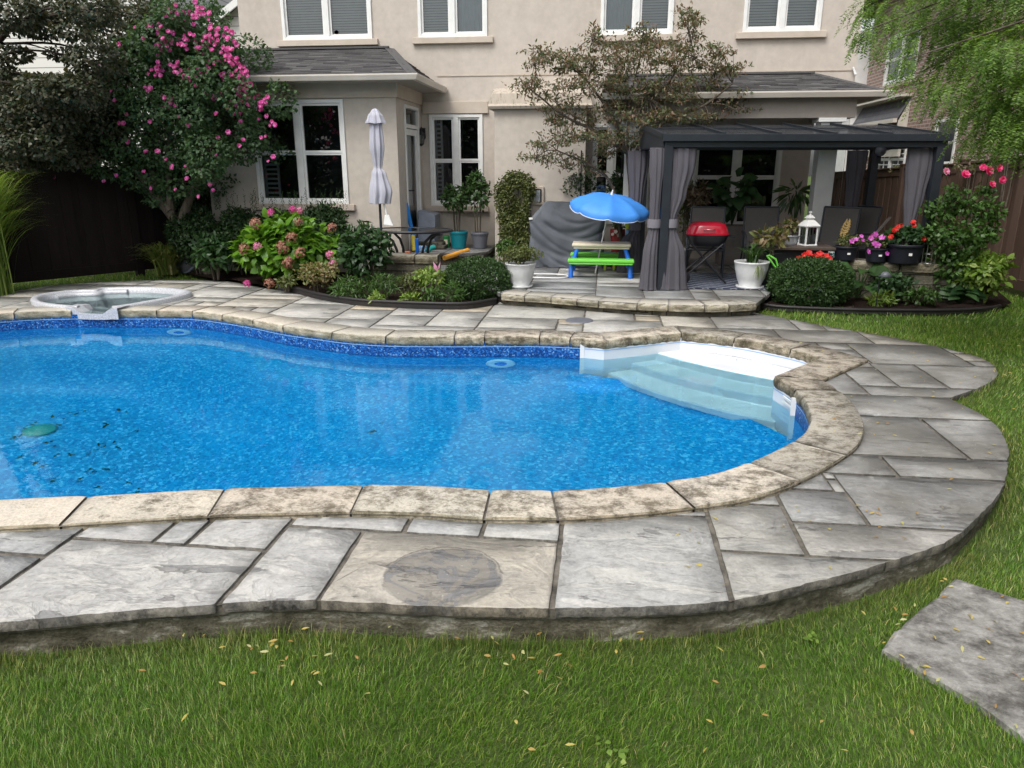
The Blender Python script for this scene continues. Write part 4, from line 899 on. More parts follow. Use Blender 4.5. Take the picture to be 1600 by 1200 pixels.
# door in the side wall
dr = MB(); FS.box(dr, F_door[0], F_door[0]+.05, .36, 2.72, -.06, .02); FS.box(dr, F_door[1]-.05, F_door[1], .36, 2.72, -.06, .02); FS.box(dr, F_door[0]+.05, F_door[1]-.05, 2.67, 2.72, -.06, .018); FS.box(dr, F_door[0]+.05, F_door[1]-.05, 2.36, 2.42, -.06, .018); FS.box(dr, F_door[0]+.05, F_door[1]-.05, .36, .40, -.06, .018)
door = dr.build('door', M['white'], house, world=True, bevel=.004)
m = MB(); FS.box(m, F_door[0]+.06, F_door[0]+.16, .42, 2.35, -.045, -.01); FS.box(m, F_door[1]-.16, F_door[1]-.06, .42, 2.35, -.045, -.01); FS.box(m, F_door[0]+.16, F_door[1]-.16, .42, .62, -.045, -.012); FS.box(m, F_door[0]+.16, F_door[1]-.16, 2.25, 2.35, -.045, -.012); m.build('door_leaf', M['white'], door, world=True)
m = MB(); m.add([FS.P(a, z, -.03) for a, z in ((F_door[0]+.15, .6), (F_door[1]-.15, .6), (F_door[1]-.15, 2.27), (F_door[0]+.15, 2.27))], [(0, 1, 2, 3)]); m.add([FS.P(a, z, -.03) for a, z in ((F_door[0]+.05, 2.42), (F_door[1]-.05, 2.42), (F_door[1]-.05, 2.67), (F_door[0]+.05, 2.67))], [(0, 1, 2, 3)]); m.build('pane', M['glass'], door, world=True)
m = MB(); FS.box(m, F_door[0]+.1, F_door[1]-.1, .62, 2.25, -.10, -.09); m.build('drape', M['curtain_white'], door, world=True)
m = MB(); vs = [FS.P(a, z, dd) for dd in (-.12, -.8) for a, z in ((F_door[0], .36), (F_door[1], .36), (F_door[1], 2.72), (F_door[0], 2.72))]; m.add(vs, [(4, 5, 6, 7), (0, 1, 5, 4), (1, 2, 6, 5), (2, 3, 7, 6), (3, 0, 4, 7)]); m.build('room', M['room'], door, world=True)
m = MB(); m.tube([FS.P(F_door[0]+.11, 1.35, .0), FS.P(F_door[0]+.11, 1.35, .06), FS.P(F_door[0]+.20, 1.35, .07)], .012, 8); m.build('handle', M['black'], door, world=True)
m = MB(); m.box(-3.3, -2.9, 12.3, 13.5, .352, .353)
# eaves
def hiproof(name, parent, x0, x1, yf, zf, yb, zb, hl, hr, thick=.05, mat='shingle'):
    """lean-to hip roof: front eave at (yf,zf), top edge at (yb,zb); hl/hr run of the hips at the two ends"""
    m = MB(); A_ = (x0, yf, zf); B_ = (x1, yf, zf); C_ = (x1-hr, yb, zb); D_ = (x0+hl, yb, zb); E_ = (x0, yb, zf); G_ = (x1, yb, zf)
    m.add([A_, B_, C_, D_], [(0, 1, 2, 3)]); m.add([B_, G_, C_], [(0, 1, 2)]); m.add([E_, A_, D_], [(0, 1, 2)])
    rdt = random.Random(int(x0*100)); T_ = MB()
    def courses(p0, p1, p2, p3):
        p0, p1, p2, p3 = map(Vector, (p0, p1, p2, p3)); nrm = (p1-p0).cross(p3-p0).normalized(); H = ((p3+p2)/2-(p0+p1)/2).length; nc = max(2, int(H/.125))
        for i in range(nc):
            ta, tb = i/nc, min(1, (i+1.12)/nc); L0, R0, L1, R1 = p0.lerp(p3, ta), p1.lerp(p2, ta), p0.lerp(p3, tb), p1.lerp(p2, tb); W_ = (R0-L0).length
            if W_ < .1: continue
            s = 0
            while s < W_:
                w = rdt.uniform(.16, .40); e = min(W_, s+w); sa, sb = s/W_, e/W_; lift = nrm*(.012+rdt.choice((0, .006))); d0 = (R0-L0)*0
                q = [L0.lerp(R0, sa)+lift, L0.lerp(R0, sb)+lift, L1.lerp(R1, sb)+nrm*.003, L1.lerp(R1, sa)+nrm*.003]; lo_ = [q[0]-nrm*.016, q[1]-nrm*.016]; T_.add(q+lo_, [(0, 1, 2, 3), (4, 5, 1, 0)]); s = e
    courses(A_, B_, C_, D_); courses(B_, G_, C_, C_)
    m.add(T_.v, T_.f); o = m.build(name, M['tabs'], parent, world=True)
    # hip caps
    c = MB(); c.bar(B_, C_, .16, .025)
    if hl > .05: c.bar(A_, D_, .16, .025)
    c.bar((D_[0], yb-.03, zb+.02), (C_[0], yb-.03, zb+.02), .10, .03); c.build('ridge_cap', M['tabs'], o, world=True)
    return o
def gutter(parent, pts, name='gutter', zoff=0.):
    m = MB(); prof = [(0, 0), (0, -.085), (.07, -.085), (.10, -.02), (.10, .0), (.085, .0), (.08, -.012), (.02, -.07), (.015, 0)]
    P_ = [Vector(p) for p in pts]; k = len(prof); vs = []
    for i, p in enumerate(P_):
        e1 = (P_[i]-P_[i-1]).normalized() if i else (P_[1]-P_[0]).normalized(); e2 = (P_[i+1]-P_[i]).normalized() if i < len(P_)-1 else e1
        n1 = Vector((e1.y, -e1.x, 0)); n2 = Vector((e2.y, -e2.x, 0)); mm = (n1+n2).normalized(); sc = 1/max(.3, mm.dot(n1))
        for a, z in prof: vs.append(p+mm*a*sc+Vector((0, 0, z)))
    m.add(vs, [(i*k+j, i*k+(j+1) % k, (i+1)*k+(j+1) % k, (i+1)*k+j) for i in range(len(P_)-1) for j in range(k)]); m.add(vs[:k], [tuple(range(k))]); m.add(vs[-k:], [tuple(range(k))[::-1]])
    return m.build(name, M['aluminium'], parent, world=True)
BX = -2.92
hiproof('bay_roof', house, -6.9, BX, 11.55, 3.07, VM, 3.72, 0, .92)
gutter(house, [(-6.9, 11.57, 3.07), (BX, 11.57, 3.07), (BX, VM-.02, 3.07)])
m = MB(); m.add([(-6.9, 11.57, 2.985), (BX, 11.57, 2.985), (BX, VM, 2.985), (-6.9, VM, 2.985)], [(0, 3, 2, 1)]); m.box(-6.9, BX, 11.57, 11.60, 2.98, 3.06); m.box(BX-.03, BX, 11.6, VM, 2.98, 3.06); m.build('soffit', M['soffit'], house, world=True)
# porch
PX0, PX1, PY = -.1, 3.98, 12.0
hiproof('porch_roof', house, PX0, PX1, PY, 2.79, VM, 3.21, .05, .62)
gutter(house, [(PX0, PY+.02, 2.80), (PX1, PY+.02, 2.80), (PX1, VM-.02, 2.80)])
m = MB(); m.add([(PX0, PY, 2.715), (PX1, PY, 2.715), (PX1, VM, 2.715), (PX0, VM, 2.715)], [(0, 3, 2, 1)]); m.box(PX0, PX1, PY+.02, PY+.05, 2.71, 2.79); m.build('soffit', M['soffit'], house, world=True)
m = MB(); m.box(PX0+.1, 3.66, 12.18, 12.46, 2.44, 2.714); m.box(3.36, 3.66, 12.46, VM, 2.44, 2.714); m.build('porch_beam', M['soffit'], house, world=True, bevel=.006)
def column(x, y):
    m = MB(); m.box(x-.135, x+.135, y-.135, y+.135, .55, 2.26); c = m.build('column', M['white'], house, world=True, bevel=.006)
    m = MB(); m.box(x-.17, x+.17, y-.17, y+.17, 2.26, 2.32); m.box(x-.15, x+.15, y-.15, y+.15, 2.32, 2.38); m.box(x-.20, x+.20, y-.20, y+.20, 2.38, 2.44); m.build('capital', M['white'], c, world=True, bevel=.008)
    m = MB(); m.box(x-.2, x+.2, y-.2, y+.2, .15, .55); m.build('plinth', M['trim'], c, world=True, bevel=.008)
column(3.33, 12.33); column(.42, 12.5)
# chimney breast
m = MB(); cx0, cx1 = -1.89, -.35; m.box(cx0, cx1, 12.95, VM-.002, -.1, 2.66); m.build('chimney_breast', M['stucco'], house, world=True, bevel=.01)
m = MB(); vs = []
prof = [(12.86, 2.66), (12.84, 2.70), (12.90, 2.74), (12.93, 2.90), (13.05, 2.99), (VM-.002, 3.02), (VM-.002, 2.66)]
for x, k in ((cx0-.09, 1), (cx1+.09, 1)): vs += [(x+(.0 if z < 2.8 else (.07 if x < -1 else -.07)), y, z) for y, z in prof]
kp = len(prof); m.add(vs, [(i, i+kp, (i+1) % kp+kp, (i+1) % kp) for i in range(kp)]+[tuple(range(kp)), tuple(range(kp, 2*kp))[::-1]]); m.build('chimney_cap', M['stained'], house, world=True)
# vent box with metal grille on the chimney breast
p0 = V(829, 291, 12.95); p1 = V(850, 320, 12.95); FC = Face((0, 12.95, 0), (1, 0, 0), (0, -1, 0))
m = MB(); FC.box(m, p0.x, p1.x, p1.z, p0.z, .002, .05); vb_ = m.build('vent_box', M['trim'], house, world=True, bevel=.012)
m = MB(); FC.box(m, p0.x+.045, p1.x-.06, p1.z+.05, p0.z-.07, .05, .075); m.build('vent_cover', M['panelmetal'], vb_, world=True, bevel=.006)
m = MB(); FC.box(m, p0.x+.03, p1.x-.045, p0.z-.06, p0.z-.045, .05, .08); FC.box(m, p1.x-.055, p1.x-.045, p1.z+.05, p0.z-.05, .05, .078); m.build('vent_hood', M['black'], vb_, world=True)
# cable down the wall
m = MB(); m.tube([(-.42, 12.93, 2.0), (-.42, 12.93, .3)], .01, 5); m.build('cable', M['black'], house, world=True)
# wall lantern by the window
p = V(661, 213, VM); lx, lz = p.x, p.z
m = MB(); FM.box(m, lx-.05, lx+.05, lz-.04, lz+.14, .002, .03); m.tube([(lx, VM-.03, lz+.08), (lx, VM-.10, lz+.15), (lx, VM-.17, lz+.12)], .012, 8)
lan = m.build('wall_lantern', M['black'], house, world=True)
m = MB(); c = (lx, VM-.17, lz-.14); m.lathe([(.0, .27), (.02, .25), (.03, .22), (.085, .17), (.088, .155), (.02, .155)], c, 6, smooth=False); m.lathe([(.0, -.04), (.03, -.02), (.05, 0), (.05, .01), (.0, .01)], c, 6, smooth=False)
for k in range(6): w = math.pi/3*k; m.bar((c[0]+.048*math.cos(w), c[1]+.048*math.sin(w), c[2]), (c[0]+.078*math.cos(w), c[1]+.078*math.sin(w), c[2]+.16), .008, .008)
m.build('lamp_cage', M['black'], lan, world=True)
m = MB(); m.lathe([(.042, .01), (.07, .155)], c, 6, smooth=False); m.build('lamp_glass', M['glass'], lan, world=True)
# small security sticker on the upper window
p = V(525, 50, VM); m = MB(); m.lathe([(.0, .0), (.035, .0)], n=16, M=Matrix.Translation((p.x, VM+.025, p.z)) @ Matrix.Rotation(R(90), 4, 'X')); m.build('sticker', M['bluetoy'], house, world=True)
# downspout at the right corner
m = MB(); m.tube([(3.95, VM-.05, 3.30), (3.98, VM-.05, 3.25), (4.0, VM-.08, 3.18)], .02, 6); m.build('pipe_elbow', M['white'], house, world=True)
# main roof, seen only from elsewhere
m = MB(); m.add([(-7.1, 13.1, ZT), (4.6, 13.1, ZT), (4.6, 22.5, ZT), (-7.1, 22.5, ZT), (-3, 17.8, 8.4), (.6, 17.8, 8.4)], [(0, 1, 5, 4), (1, 2, 5), (2, 3, 4, 5), (3, 0, 4), (3, 2, 1, 0)]); m.build('roof', M['shingle'], house, world=True)
# ---- brick neighbour on the right
q0 = V(1350, 120, 24); 
bh = thing('brick_house', 'red brick two storey house with white windows beyond the right fence', 'house', (9.0, 19, 0))
import itertools
FBk = Face((7.55, 0, 0), (0, -1, 0), (-1, 0, 0))   # long wall facing the yard; a = -y
def pa_z(px, py, u=7.55):
    d = ray(px, py); t = u/d[0]; return -d[1]*t, CAM_H+d[2]*t
def bw_(px0, py0, px1, py1, **k):
    a0, z1 = pa_z(px0, py0); a1, _ = pa_z(px1, py0); _, z0 = pa_z((px0+px1)/2, py1); zt_ = pa_z((px0+px1)/2, py0)[1]; return dict(a0=a0, a1=a1, z0=z0, z1=zt_, **k)
bwins = [bw_(1392, 48, 1440, 125, header=.0, cols=2), bw_(1372, 228, 1418, 270, cols=2, grid_=(2, 2), sill=False), bw_(1465, 185, 1500, 260, cols=1)]
bwins[0]['header'] = None
y_e = -pa_z(1358, 100)[0]
wall('wall', M['brick'], FBk, -y_e, -6, -.3, 6.3, [(w['a0'], w['a1'], w['z0'], w['z1']) for w in bwins], bh)
for w in bwins: window(FBk, parent=bh, fw=.07, **w)
m = MB(); m.add([(7.55, y_e, -.3), (7.55, y_e, 6.3), (16, y_e, 6.3), (16, y_e, -.3)], [(0, 1, 2, 3)]); m.build('end_wall', M['brick'], bh, world=True)
m = MB(); m.add([(7.55, 6, -.3), (16, 6, -.3), (16, 6, 6.3), (7.55, 6, 6.3)], [(0, 1, 2, 3)]); m.build('end_wall', M['brick'], bh, world=True)
m = MB(); m.add([(7.0, 5.4, 6.25), (7.0, 27, 6.25), (12, 16, 9.5), (17, 5.4, 6.25), (17, 27, 6.25)], [(0, 2, 1), (0, 3, 2), (3, 4, 2), (4, 1, 2), (0, 1, 4, 3)]); m.build('roof', M['shingle2'], bh, world=True)
m = MB(); m.box(6.88, 7.0, 5.4, 27, 6.16, 6.30); m.build('gutter', M['aluminium'], bh, world=True)
ub = V(1337, 100, y_e).x; zb_ = V(1350, 49, y_e).z; m = MB(); m.box(ub, 7.6, y_e+.01, y_e+2.5, -.3, zb_); m.build('side_wing', M['white'], bh, world=True)
# shed roofed bump with a gable end
a_, z_ = pa_z(1425, 152); yv = -a_
m = MB(); y0, y1 = yv, yv+7.5; _g = V(1402, 186, yv); x0 = _g.x; rz0 = _g.z; zt2 = z_
m.add([(x0, y0, rz0), (x0, y1, rz0), (7.54, y1, zt2), (7.54, y0, zt2)], [(0, 3, 2, 1)]); rf = m.build('porch_roof', M['shingle2'], bh, world=True)
m = MB(); m.add([(x0+.03, y0+.02, rz0-.04), (7.54, y0+.02, zt2-.04), (7.54, y0+.02, rz0-.30), (x0+.03, y0+.02, rz0-.30)], [(0, 3, 2, 1)]); m.box(x0+.03, 7.54, y0+.03, y1, rz0-.42, rz0-.30); m.box(x0+.2, 7.54, y0+.2, y1, rz0-.9, rz0-.42); m.build('eave_box', M['aluminium'], bh, world=True)
m = MB(); m.bar((x0-.05, y0, rz0-.03), (x0-.05, y1, rz0-.03), .10, .10); m.bar((7.4, y0+.0, zt2+.06), (7.4, y1, zt2+.06), .30, .06); m.build('gutter', M['aluminium'], bh, world=True)
# ---- sided neighbour on the left
sh = thing('sided_house', 'cream sided house with a grey gable roof beyond the left fence', 'house', (-11.2, 18, 0))
m = MB(); m.add([(-9.9, 16.0, -.3), (-9.9, 26, -.3), (-9.9, 26, 7), (-9.9, 16.0, 7), (-16, 16.0, 7), (-16, 16.0, -.3)], [(0, 1, 2, 3), (0, 3, 4, 5)]); m.build('wall', M['siding'], sh, world=True)
# a lower gabled wing nearer the stucco house
pA, pB = V(335, 36, 17.5), V(370, 14, 17.5)
ez = pA.z; m = MB(); gx0, gx1 = pA.x, pA.x+3.2; rz_ = ez+ (gx1-gx0)/2*.62; gm = (gx0+gx1)/2
m.add([(gx0+.1, 17.5, -.3), (gx1-.1, 17.5, -.3), (gx1-.1, 17.5, ez), (gm, 17.5, rz_-.05), (gx0+.1, 17.5, ez)], [(0, 1, 2, 3, 4)]); m.build('gable_wall', M['siding'], sh, world=True)
m = MB(); m.add([(gx0-.1, 17.3, ez-.06), (gm, 17.3, rz_), (gm, 24, rz_), (gx0-.1, 24, ez-.06)], [(0, 1, 2, 3)]); m.add([(gx1+.1, 17.3, ez-.06), (gm, 17.3, rz_), (gm, 24, rz_), (gx1+.1, 24, ez-.06)], [(0, 3, 2, 1)]); m.build('roof', M['shingle2'], sh, world=True)
m = MB(); m.bar((gx0-.12, 17.28, ez-.12), (gm, 17.28, rz_-.06), .05, .14); m.bar((gm, 17.28, rz_-.06), (gx1+.12, 17.28, ez-.12), .05, .14); m.build('rake_board', M['white'], sh, world=True)
m = MB(); m.box(-16.3, -9.6, 15.7, 26, 7.0, 7.12); m.build('eave_box', M['white'], sh, world=True)
# ---- fences
def fence(label, pts, mat, h, seed, bw=.135, off=1, posts=2.4):
    """board and batten fence; pts = [(x,y,z_ground,height)...]; boards on the +off side"""
    rd = random.Random(seed); T = thing('wooden_fence', label, 'fence', (pts[0][0], pts[0][1], pts[0][2])); bo = MB(); ra = MB(); acc = 0
    for (x0, y0, g0, h0), (x1, y1, g1, h1) in zip(pts, pts[1:]):
        L_ = math.hypot(x1-x0, y1-y0); e = Vector((x1-x0, y1-y0, 0))/L_; nr = Vector((e.y, -e.x, 0))*off; n_ = int(L_/bw)
        for i in range(n_):
            t0, t1 = i/n_, (i+1)/n_; a = Vector((x0, y0, 0))+e*L_*t0; b = Vector((x0, y0, 0))+e*L_*t1; g = g0+(g1-g0)*t0; hh = h0+(h1-h0)*(t0+t1)/2
            d = .012+ (.014 if i % 2 else 0)+rd.uniform(-.002, .002); a = a+e*(-.012 if i % 2 else .004); b = b-e*(-.012 if i % 2 else .004); th = nr*.016; o_ = nr*d
            vs = [a+o_, b+o_, b+o_+th, a+o_+th]; vs = [v+Vector((0, 0, g+.05)) for v in vs]+[v+Vector((0, 0, hh-.16)) for v in vs]
            fl_ = [(3, 2, 1, 0), (4, 5, 6, 7), (0, 1, 5, 4), (1, 2, 6, 5), (2, 3, 7, 6), (3, 0, 4, 7)]; bo.add(vs, fl_ if off < 0 else [f[::-1] for f in fl_])
        A_ = Vector((x0, y0, h0)); B_ = Vector((x1, y1, h1))
        ra.bar(A_+nr*.03+Vector((0, 0, -.10)), B_+nr*.03+Vector((0, 0, -.10)), .05, .13); ra.bar(A_+Vector((0, 0, -.015)), B_+Vector((0, 0, -.015)), .16, .03); ra.bar(Vector((x0, y0, g0+.12))+nr*.045, Vector((x1, y1, g1+.12))+nr*.045, .04, .14)
        k = max(1, round(L_/posts))
        for i in range(k+1):
            if i == k and (x1, y1, g1, h1) != pts[-1]: continue
            t = i/k; p = Vector((x0, y0, 0)).lerp(Vector((x1, y1, 0)), t); g = g0+(g1-g0)*t; hh = h0+(h1-h0)*t; m = MB(); rz = math.atan2(e.y, e.x); Mx = Matrix.Translation((p.x+nr.x*.03, p.y+nr.y*.03, 0)) @ Matrix.Rotation(rz, 4, 'Z')
            m.box(-.06, .06, -.06, .06, g-.2, hh+.03, Mx); po = m.build('post', mat, T, world=True, bevel=.004)
            m = MB(); m.box(-.075, .075, -.075, .075, hh+.03, hh+.06, Mx); m.build('post_cap', mat, po, world=True, bevel=.006)
    bo.build('boards', mat, T, world=True); ra.build('rail', mat, T, world=True, bevel=.004); return T
fence('dark brown board fence, colour deepened for tree shade, behind the spa on the left', [(-15.5,.8,-.1,1.74),(-8.95,10.05,0,1.74),(-6.75,13.4,0,1.74)], M['fence_shaded'], 1.74, 1, off=1, posts=2.3)
fence('warm brown board fence behind the pink roses on the right', [(6.3,5.4,0,2.12),(5.93,10.8,.02,1.95),(5.75,13.2,.02,1.80),(5.4,19.5,.0,1.60)], M['fence'], 1.9, 2, off=-1, posts=2.4)
# ---- block retaining walls with caps
def block_wall(label, line, h, cap, seed, mat_cap=None):
    T = thing('retaining_wall', label, 'garden wall', (line[0][0], line[0][1], 0)); ln = smooth(line, .1, False)
    n_ = len(ln); vs = []; 
    back_ = []
    for i in range(n_):
        a = Vector(ln[max(0, i-1)]); b = Vector(ln[min(n_-1, i+1)]); e = (b-a).normalized(); nr = Vector((e.y, -e.x)); p = Vector(ln[i]); vs += [(p.x, p.y, -.05), (p.x, p.y, h), (p.x-nr.x*.26, p.y-nr.y*.26, h), (p.x-nr.x*.26, p.y-nr.y*.26, -.05)]
    m = MB(); m.add(vs, [(i*4+j, (i+1)*4+j, (i+1)*4+(j+1) % 4, i*4+(j+1) % 4) for i in range(n_-1) for j in range(4)]+[(3, 2, 1, 0), (n_*4-4, n_*4-3, n_*4-2, n_*4-1)]); m.build('block_courses', M['block'], T, world=True)
    cl_ = []
    for i in range(n_):
        a = Vector(ln[max(0, i-1)]); b = Vector(ln[min(n_-1, i+1)]); e = (b-a).normalized(); nr = Vector((e.y, -e.x)); p = Vector(ln[i])+nr*.025; cl_.append((p.x, p.y))
    stone_row('cap_stones', cl_, .33, h, h+cap, M['coping'], seed, (.5, .8), [(.32,.30,.25),(.28,.265,.225)], parent=T); return T
block_wall('short grey block wall with a thick cap stone below the glass patio table', [(-3.45,10.72),(-3.0,10.70),(-2.42,10.74)], .37, .115, 5)
block_wall('grey block wall carrying the black flower pots at the right end of the patio', [(3.22,10.60),(3.55,10.43),(4.2,10.26),(4.95,10.15)], .41, .115, 6)
# ================================================================ gazebo, furniture, toys, pots
def cloth_column(name, mat, parent, c, prof, folds=9, amp=.28, seed=1, n=72, world=False, twist=0):
    """prof: list of (z, rx, ry, dx, dy); pleated closed cloth hanging round c"""
    rd = random.Random(seed); ph = [rd.uniform(0, 6.28) for _ in range(5)]; m = MB(); vs = []; k = len(prof)
    for i, (z, rx, ry, dx, dy) in enumerate(prof):
        for j in range(n):
            w = 2*math.pi*j/n; p = 1+amp*(.6*math.sin(folds*w+ph[0]+twist*z)+.3*math.sin((folds*1.7//1)*w+ph[1]+z*.8)+.18*math.sin(3*w+ph[2]+z*2.2))
            vs.append((c[0]+dx+rx*p*math.cos(w), c[1]+dy+ry*p*math.sin(w), z+.006*math.sin(5*w+ph[3])))
    m.add(vs, [(i*n+j, i*n+(j+1) % n, (i+1)*n+(j+1) % n, (i+1)*n+j) for i in range(k-1) for j in range(n)], True)
    m.add(vs[:n], [tuple(range(n))[::-1]]); m.add(vs[-n:], [tuple(range(n))])
    return m.build(name, mat, parent, world=world)
def interp_prof(keys, step=.06):
    out = []
    for a, b in zip(keys, keys[1:]):
        k = max(1, int(abs(b[0]-a[0])/step))
        for i in range(k): t = i/k; s = t*t*(3-2*t); out.append(tuple([a[0]+(b[0]-a[0])*t]+[a[q]+(b[q]-a[q])*s for q in range(1, 5)]))
    return out+[keys[-1]]
G0, G1, GYF, GYB = .76, 4.27, 10.05, 11.80
gz_t = thing('patio_gazebo', 'charcoal metal gazebo with a low sloping roof panel on the patio', 'gazebo', ((G0+G1)/2, (GYF+GYB)/2, PATIO_Z))
posts = {'fl': (G0+.02, GYF), 'fr': (G1-.02, GYF), 'bl': (G0+.02, GYB), 'br': (G1-.02, GYB)}
for k, (x, y) in posts.items():
    m = MB(); m.box(x-.055, x+.055, y-.055, y+.055, PATIO_Z+.006, 2.0); p_ = m.build('post', M['metal_dark'], gz_t, world=True, bevel=.004)
    m = MB(); m.box(x-.09, x+.09, y-.09, y+.09, PATIO_Z+.001, PATIO_Z+.012); m.build('foot_plate', M['metal_dark'], p_, world=True)
ZF, ZB = 2.14, 2.36
m = MB(); m.box(G0-.07, G1+.07, GYF-.10, GYF-.03, ZF-.09, ZF); m.box(G0-.03, G1+.03, GYF-.05, GYF+.05, 1.98, ZF-.09); m.build('front_beam', M['metal_dark'], gz_t, world=True, bevel=.005)
m = MB(); m.box(G0-.03, G1+.03, GYB-.05, GYB+.05, 1.98, 2.12); m.build('back_beam', M['metal_dark'], gz_t, world=True, bevel=.004)
for x, s in ((G0, -1), (G1, 1)):
    m = MB(); m.box(x-.04, x+.04, GYF+.05, GYB-.05, 1.98, 2.08); m.build('side_beam', M['metal_dark'], gz_t, world=True, bevel=.004)
    m = MB(); xx = x+s*.05; m.add([(xx-.01, GYF-.03, ZF-.05), (xx-.01, GYB+.1, ZB-.05), (xx-.01, GYB+.1, 1.99), (xx-.01, GYF-.03, 1.99), (xx+.01, GYF-.03, ZF-.05), (xx+.01, GYB+.1, ZB-.05), (xx+.01, GYB+.1, 1.99), (xx+.01, GYF-.03, 1.99)], [(0, 1, 2, 3), (7, 6, 5, 4), (0, 4, 5, 1), (1, 5, 6, 2), (2, 6, 7, 3), (3, 7, 4, 0)]); m.build('gable_panel', M['metal_dark'], gz_t, world=True)
    m = MB(); m.bar((xx, GYF-.08, ZF-.025), (xx, GYB+.12, ZB-.025), .05, .06); m.build('edge_rail', M['metal_dark'], gz_t, world=True)
m = MB(); m.add([(G0-.03, GYF-.06, ZF-.012), (G1+.03, GYF-.06, ZF-.012), (G1+.03, GYB+.1, ZB-.012), (G0-.03, GYB+.1, ZB-.012)], [(0, 1, 2, 3)]); m.add([(G0-.03, GYF-.06, ZF-.03), (G1+.03, GYF-.06, ZF-.03), (G1+.03, GYB+.1, ZB-.03), (G0-.03, GYB+.1, ZB-.03)], [(3, 2, 1, 0)]); m.build('roof_panel', M['poly'], gz_t, world=True)
for i in range(1, 5):
    x = G0+(G1-G0)*i/5; m = MB(); m.bar((x, GYF-.08, ZF), (x, GYB+.1, ZB), .045, .035); m.build('roof_rib', M['metal_dark'], gz_t, world=True)
m = MB(); m.bar((G0, (GYF+GYB)/2, (ZF+ZB)/2-.0), (G1, (GYF+GYB)/2, (ZF+ZB)/2-.0), .06, .012); m.build('cross_rib', M['metal_dark'], gz_t, world=True)
# curtains tied back at the posts (cloth hangs on the gazebo)
zt_ = 1.97; z0_ = PATIO_Z+.01
def gzrot(x, y): c, s = math.cos(R(7)), math.sin(R(7)); x -= G0; y -= GYF; return (G0+x*c-y*s, GYF+x*s+y*c)
def tied(c, wide, seed, lab, tie=1.02, dx0=0, dx1=0, s=1.):
    pr = interp_prof([(z0_, .19*s*wide, .13, dx1, 0), (z0_+.06, .17*s*wide, .12, dx1, 0), (.62, .145*s*wide, .10, dx1*.8, 0), (tie-.04, .065, .06, 0, 0), (tie+.05, .062, .06, 0, 0), (1.4, .11*s*wide, .08, dx0*.6, 0), (1.75, .15*s*wide, .08, dx0, 0), (zt_, .16*s*wide, .05, dx0, 0)])
    t = cloth_column('gazebo_curtain', M['cloth_grey'], None, (0, 0), pr, 10, .17, seed); tag(t, lab, 'curtain', 'grey curtains on the gazebo'); t.location = (*gzrot(*c), 0); t.rotation_euler = (0, 0, R(7))
    m = MB(); m.lathe([(.088, tie-.05), (.092, tie), (.088, tie+.06)], (0, 0, 0), 20); b = m.build('tie_band', M['cloth_band']); b.parent = t
    return t
tied((G0+.12, GYF+.03), 1.05, 3, 'grey curtain tied to the front left gazebo post, beside the red barbecue', dx0=.10, dx1=.06)
tied((G0-.11, GYF-.0), .62, 4, 'narrow grey curtain hanging outside the front left gazebo post facing the blue umbrella', dx0=-.0, dx1=-.04)
tied((G0-.08, GYB-.05), .95, 5, 'shaded grey curtain at the back left gazebo post behind the toy table', tie=.85, dx1=-.08)
tied((G1-.22, GYF+.08), 1.15, 7, 'grey curtain bunched with a folded flap on the front right gazebo post', tie=.9, dx0=.02, dx1=-.10)
tied((G1-.32, GYB-.1), .9, 8, 'dark curtain at the back right gazebo post in front of the brown fence', tie=.8, dx0=.0, dx1=.06)
gz_t.location = (*gzrot(gz_t.location.x, gz_t.location.y), PATIO_Z); gz_t.rotation_euler = (0, 0, R(7))
# fan hanging inside
T = thing('clip_fan', 'small grey fan hanging under the right side of the gazebo roof', 'fan', tuple(V(1376, 236, 11.6)))
m = MB(); m.lathe([(.0, -.02), (.07, -.02), (.075, 0), (.07, .03), (.0, .05)], n=20, M=Matrix.Rotation(R(80), 4, 'X')); m.build('fan_head', M['greypot'], T)
m = MB(); m.tube([(0, 0, .05), (.02, .02, .16), (.05, .04, .25)], .012, 6); m.build('fan_arm', M['black'], T)
for k in range(3):
    m = MB(); Mx = Matrix.Rotation(R(80), 4, 'X') @ Matrix.Rotation(k*2.09+.5, 4, 'Z'); m.add([Mx @ Vector(v) for v in ((.02, -.02, -.03), (.16, -.05, -.035), (.17, .03, -.02), (.02, .02, -.025))], [(0, 1, 2, 3)]); m.build('fan_blade', M['black'], T)
# rug
m = MB(); ra_, rb_ = Z(1075, 455, PATIO_Z), Z(1200, 452, PATIO_Z); m.box(1.05, 3.0, 10.15, 11.7, PATIO_Z+.006, PATIO_Z+.014); tag(m.build('outdoor_rug', M['rug']), 'navy rug with a pale diamond line pattern under the red barbecue', 'rug')
# ---- patio umbrella, folded
ux, uy = -3.42, 11.25
T = thing('patio_umbrella', 'folded pale grey patio umbrella on a dark pole beside the bay room', 'umbrella', (ux, uy, PATIO_Z))
m = MB(); m.tube([(ux, uy, PATIO_Z+.05), (ux, uy, 2.50)], .02, 10); m.build('pole', M['metal_dark'], T, world=True)
m = MB(); m.lathe([(.0, .0), (.24, .0), (.24, .04), (.05, .07), (.03, .30), (.0, .30)], (ux, uy, PATIO_Z), 28); m.build('base', M['black'], T, world=True)
zz_ = lambda y: V(590, y, uy).z
pr = interp_prof([(zz_(318), .15, .13, .0, 0), (zz_(300), .16, .13, .02, 0), (zz_(270), .10, .09, .01, 0), (zz_(262), .055, .05, 0, 0), (zz_(255), .07, .06, 0, 0), (zz_(230), .10, .09, 0, 0), (zz_(195), .085, .075, 0, 0), (zz_(188), .08, .07, 0, 0)], .03)
cloth_column('canopy', M['umb_grey'], T, (ux, uy), pr, 8, .26, 12, world=True)
